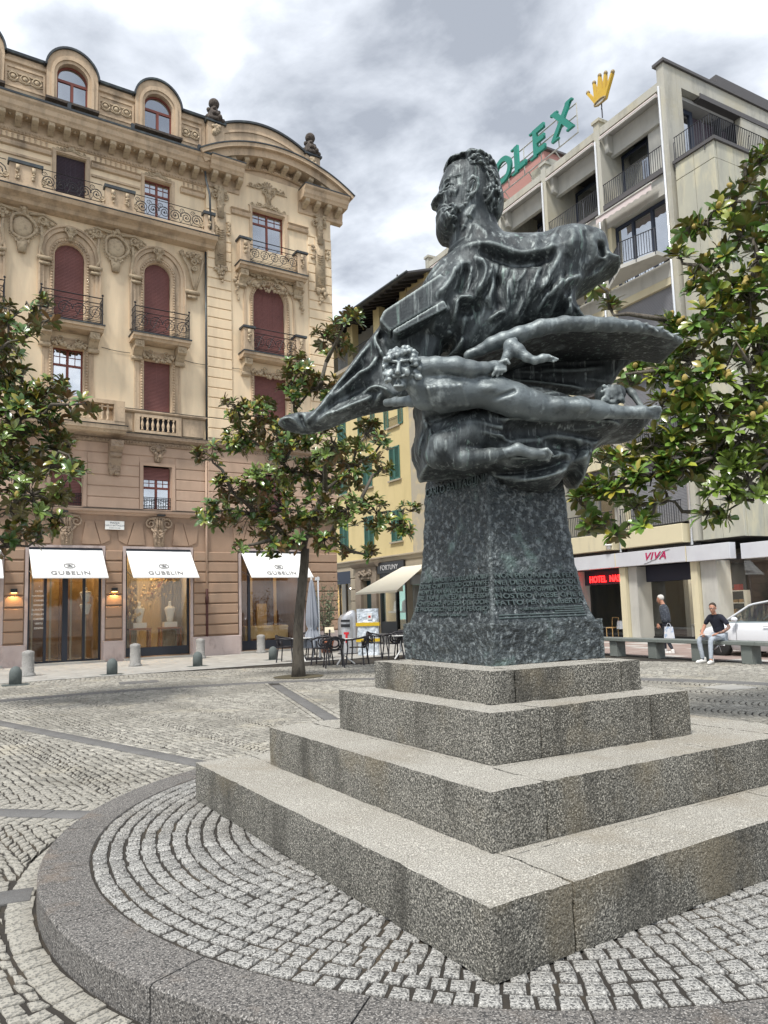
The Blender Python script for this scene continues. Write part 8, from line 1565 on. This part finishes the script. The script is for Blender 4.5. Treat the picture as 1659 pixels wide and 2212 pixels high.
# seated man; local frame: +y faces the monument (he sits with his back to the street)
sp_ = (1548 - 1335) / 289 * 3 * st; bp = bworld(2.45 * st, -.04); man = empty('person', bp, ang + math.pi, label='seated man in navy t-shirt and light jeans leaning on his knees', cat='person')
# local axes: x to his right-hand side reversed, y away from street
hipz = .64
legsM = [[((0, .02, .66), (.15, .12)), ((.10, .06, .645), (.098, .092)), ((.17, .30, .645), (.082, .078)), ((.20, .50, .62), .070), ((.195, .535, .56), .062), ((.17, .52, .36), (.060, .062)), ((.155, .50, .20), .052), ((.15, .49, .10), .050)],
         [((0, .02, .66), (.15, .12)), ((-.10, .06, .645), (.098, .092)), ((-.14, .30, .645), (.082, .078)), ((-.15, .50, .62), .070), ((-.15, .535, .56), .062), ((-.17, .57, .36), (.060, .062)), ((-.185, .60, .20), .052), ((-.19, .61, .10), .050)]]
body('jeans', legsM, M_jean, man)
tor = [[((0, .0, .72), (.165, .125)), ((0, .02, .86), (.16, .125)), ((0, .06, 1.02), (.185, .125)), ((0, .10, 1.14), (.17, .11)), ((0, .13, 1.20), (.075, .07))],
       [((0, .10, 1.14), (.17, .11)), ((.17, .11, 1.15), .075), ((.25, .13, 1.06), .064), ((.29, .17, .95), .060)], [((0, .10, 1.14), (.17, .11)), ((-.17, .11, 1.15), .075), ((-.27, .10, 1.06), .064), ((-.34, .10, .95), .058)]]
body('t_shirt', tor, M_shirt, man)
body('forearm', [[((.285, .165, .97), .047), ((.30, .20, .88), .044), ((.25, .33, .80), .040), ((.17, .44, .745), .030)]], M_skin, man); hand(man, (.165, .45, .742), (-.75, .45, -.18), (0, 0, 1), M_skin, .35, 1)
body('tattooed_forearm', [[((-.335, .10, .97), .046), ((-.385, .10, .90), .043), ((-.33, .24, .80), .040), ((-.23, .34, .755), .030)]], M_skint, man); hand(man, (-.225, .35, .752), (.55, .62, -.22), (0, 0, 1), M_skin, .35, -1)
body('neck', [[((0, .12, 1.17), .060), ((0, .15, 1.25), .055), ((0, .165, 1.30), .050)]], M_skin, man); head(man, (0, .19, 1.375), R_(22), M_skin, M_hairb, pitch=R_(-12), glasses=True)
def shoe(parent, x, y, rz, m=M_shoe):
    Sf = Field((-.10, -.16, -.01), (.10, .24, .16), .0085); Sf.chain([((0, -.06, .045), .045), ((0, .04, .045), .048), ((0, .14, .035), .044), ((0, .18, .03), .036)], .02); Sf.chain([((0, -.05, .06), .046), ((0, -.045, .11), .050)], .02)
    Z = Sf.ax[2][None, None, :]; Sf.F = np.maximum(Sf.F, (-(Z)).astype(np.float32) + np.zeros_like(Sf.F)); V, Fq = surface_nets(Sf.F, Sf.lo, Sf.h); o = obj('shoe', npmesh('shoe', V, Fq, True), m, parent, loc=(x, y, .012)); o.rotation_euler = (0, 0, rz); return o
shoe(man, .15, .50, -.15); shoe(man, -.19, .61, .35)
for x, y in ((.15, .49), (-.19, .61)): body('ankle', [[((x, y, .17), .046), ((x, y, .10), .042), ((x, y, .07), .040)]], M_skin if x < 0 else mat('navy sock', (.02, .025, .05), .9), man)
tag(obj('sheet_of_paper', MB().box(-.10, .12, -.55, -.35, .715, .722), M_wht, None, loc=bp, rz=ang + math.pi), 'white folded paper lying under the seated man\'s hands', 'paper')
# walking man behind the bench, seen from behind and walking left
wp_ = bworld(.35 * st, 1.5); wk = empty('person', wp_, ang + R_(96), label='grey haired man in dark jacket walking past the shop window', cat='person')
M_jack = mat('dark patterned jacket', (.035, .042, .055), .9, spots=[(22, .52, .58, (.14, .15, .17), .6)], bump=[(10, .02)]); M_trou = mat('dark trousers', (.03, .033, .045), .9)
body('trousers', [[((0, 0, .95), (.15, .12)), ((.08, .02, .86), (.095, .09)), ((.09, .16, .50), .065), ((.09, .17, .12), .050)], [((0, 0, .95), (.15, .12)), ((-.08, -.02, .86), (.095, .09)), ((-.09, -.02, .50), .065), ((-.09, -.22, .16), .050)]], M_trou, wk)
body('jacket', [[((0, 0, .90), (.18, .14)), ((0, .01, 1.10), (.175, .13)), ((0, .04, 1.32), (.20, .13)), ((0, .07, 1.44), (.16, .11)), ((0, .09, 1.50), .070)], [((0, .07, 1.40), (.16, .11)), ((.19, .06, 1.40), .075), ((.25, .02, 1.15), .058), ((.25, .12, .92), .045)], [((0, .07, 1.40), (.16, .11)), ((-.19, .06, 1.40), .075), ((-.25, .0, 1.15), .058), ((-.24, .10, .92), .045)]], M_jack, wk)
hand(wk, (.25, .13, .90), (0, .15, -1), (1, 0, 0), M_skin, .7, 1); hand(wk, (-.24, .11, .90), (0, .15, -1), (-1, 0, 0), M_skin, .7, -1)
body('neck', [[((0, .09, 1.47), .056), ((0, .12, 1.56), .052)]], M_skin, wk); head(wk, (0, .15, 1.645), R_(14), M_skin, M_hairg, pitch=R_(-14), hair_len=.03); shoe(wk, .09, .20, 0); shoe(wk, -.09, -.18, 0)
bg = tag(obj('carrier_bag', MB().add([(-.16, -.05, -.34), (.16, -.05, -.34), (.16, .05, -.34), (-.16, .05, -.34), (-.13, -.03, .0), (.13, -.03, .0), (.13, .03, 0), (-.13, .03, 0)], [(0, 3, 2, 1), (0, 1, 5, 4), (1, 2, 6, 5), (2, 3, 7, 6), (3, 0, 4, 7), (4, 5, 6, 7)]).tube([(-.08, 0, 0), (-.04, 0, .10), (.04, 0, .10), (.08, 0, 0)], .006, 4), mat('white blue bag', (.70, .72, .76), .6, spots=[(6, .52, .58, (.20, .34, .55), .7)]), loc=bworld(.50 * st, 1.35, .83), rz=ang), 'white carrier bag with blue print in the walker\'s hand', 'bag')
# ---------------------------------------------------------------- parked white car behind the bench
M_car = mat('white car paint', (.74, .76, .79), .18, spec=.7); M_tyre = mat('tyre', (.02, .02, .02), .8); M_rim = mat('alloy rim', (.35, .36, .38), .3, metal=.8); M_carglass = glass('car glass', (.30, .36, .36), .30)
cx0 = bworld(1.5, 2.4); car = empty('parked_car', cx0, ang, label='white hatchback parked behind the bench at the right edge', cat='car')
def carsec(x):                                       # half width and heights along the length, x from the nose (0) to the tail (4.3)
    hood = np.interp(x, [0, .05, .3, 1.05, 4.3], [.50, .66, .80, .96, .98]); low = np.interp(x, [0, .2, 4.1, 4.3], [.34, .20, .20, .34]); wd = np.interp(x, [0, .15, .6, 3.6, 4.2, 4.3], [.62, .78, .88, .90, .82, .74]); return hood, low, wd
V = []; xs = np.linspace(0, 4.3, 60); ns = 14
for x in xs:
    h, l0, wd = carsec(x); arch_ = 0
    for xc in (.82, 3.42):
        if abs(x - xc) < .36: arch_ = max(arch_, math.sqrt(.36 ** 2 - (x - xc) ** 2) + .30)
    l1 = max(l0, arch_)
    for s in (-1, 1):
        P = [(0, l0), (wd * .80, l0), (wd * .97, l1), (wd, max(l1 + .02, .5)), (wd * .985, max(l1 + .04, .72)), (wd * .93, h - .03), (wd * .84, h), (0, h + .03)]
        P = P if s > 0 else P; V += [(x, s * p[0], p[1]) for p in P]
g = MB(); m_ = 16; FqL = []
for i in range(len(xs) - 1):
    for s in (0, 8):
        for k in range(7): a = i * m_ + s + k; FqL.append((a, a + 1, a + m_ + 1, a + m_))
FqL += [(0, 1, 2, 3, 4, 5, 6, 7), tuple(range(8, 16)), tuple((len(xs) - 1) * m_ + k for k in range(8)), tuple((len(xs) - 1) * m_ + 8 + k for k in range(8))]
g.add(V, FqL); obj('car_body', g, M_car, car, smooth=True)
gp = [(1.02, .98), (1.75, 1.42), (2.4, 1.52), (3.3, 1.48), (4.05, 1.16), (4.22, .98)]
def roofpt(x): return np.interp(x, [p[0] for p in gp], [p[1] for p in gp])
g = MB()
for s in (-1, 1):
    pl_ = [(x, s * (.80 - (roofpt(x) - .98) * .28), roofpt(x)) for x in np.linspace(1.06, 4.2, 24)]; bt_ = [(x, s * .83, .985) for x in np.linspace(1.06, 4.2, 24)]; g.add(pl_ + bt_, [(i, i + 1, 24 + i + 1, 24 + i) for i in range(23)])
obj('side_windows', g, M_carglass, car)
g = MB(); n = 24; A_ = [(x, -(.80 - (roofpt(x) - .98) * .28), roofpt(x)) for x in np.linspace(1.02, 4.22, n)]; B_ = [(x, -y, z) for x, y, z in A_]; i0, i1 = 6, 18
g.add(A_[i0 - 1:i1 + 1] + [(x, 0, z + .03) for x, y, z in A_[i0 - 1:i1 + 1]] + B_[i0 - 1:i1 + 1], [(r * (i1 - i0 + 2) + i, r * (i1 - i0 + 2) + i + 1, (r + 1) * (i1 - i0 + 2) + i + 1, (r + 1) * (i1 - i0 + 2) + i) for r in range(2) for i in range(i1 - i0 + 1)]); obj('roof', g, M_car, car, smooth=True)
g = MB(); g.add(A_[:i0] + B_[:i0], [(i, i + 1, i0 + i + 1, i0 + i) for i in range(i0 - 1)]); obj('windscreen', g, M_carglass, car); g = MB(); g.add(A_[i1:] + B_[i1:], [(i, i + 1, n - i1 + i + 1, n - i1 + i) for i in range(n - i1 - 1)]); obj('rear_window', g, M_carglass, car)
for s in (-1, 1):
    g = MB(); g.tube([(x, y * (1 if s < 0 else -1), z + .005) for x, y, z in A_], .028, 6); obj('roof_rail', g, M_car, car, smooth=True)
    g = MB(); g.tube([(2.55, s * .84, .98), (2.55, s * .70, 1.50)], .03, 5); obj('door_pillar', g, M_blackm, car); obj('door_handle', MB().tube([(2.25, s * .905, .86), (2.42, s * .91, .87)], .018, 5), M_car, car); obj('side_mirror', MB().ball((1.45, s * .98, 1.04), (.08, .10, .07), 8, 6), M_car, car, smooth=True); obj('headlight', MB().ball((.22, s * .68, .70), (.16, .12, .07), 8, 6), M_glass, car, smooth=True)
    for x in (1.42, 2.56, 3.25): obj('door_seam', MB().tube([(x, s * .905, .35), (x, s * .895, .95)], .005, 4), M_blackm, car)
    for xc in (.82, 3.42):
        w_ = empty('wheel', (xc, s * .78, .32)); w_.parent = car; g = MB(); g.add([], []); 
        T_ = MB().lathe([(.20, -.10), (.31, -.10), (.325, -.06), (.325, .06), (.31, .10), (.20, .10)], n=28); T_.v = [(x, z, y) for x, y, z in T_.v]; obj('tyre', T_, M_tyre, w_, smooth=True)
        g = MB()
        for a in np.linspace(0, 2 * math.pi, 6)[:-1]: g.tube([(0, s * .07, 0), (.20 * math.cos(a), s * .09, .20 * math.sin(a))], [.035, .022], 5)
        g.tube([(.205 * math.cos(a), s * .085, .205 * math.sin(a)) for a in np.linspace(0, 6.283, 20)], .018, 5); obj('rim', g, M_rim, w_, smooth=True)
g = MB(); g.box(1.3, 4.0, -.72, .72, .30, .96); obj('interior', g, M_dark, car)
# manhole covers and fallen leaves
mh = gnd(225, 1447); 
for i, (x, y, w_, lab) in enumerate([(300, 1475, .45, 'rectangular iron cover in the setts before the bollards'), (1575, 1487, .35, 'pale rectangular cover set in the paving below the bench')]):
    P = gnd(x, y); tag(obj('manhole_cover', MB().bbox(-w_, w_, -.3, .3, 0, .022, .01), M_band if i == 0 else M_flag, loc=(P[0], P[1], .002), rz=.4), lab, 'manhole cover')
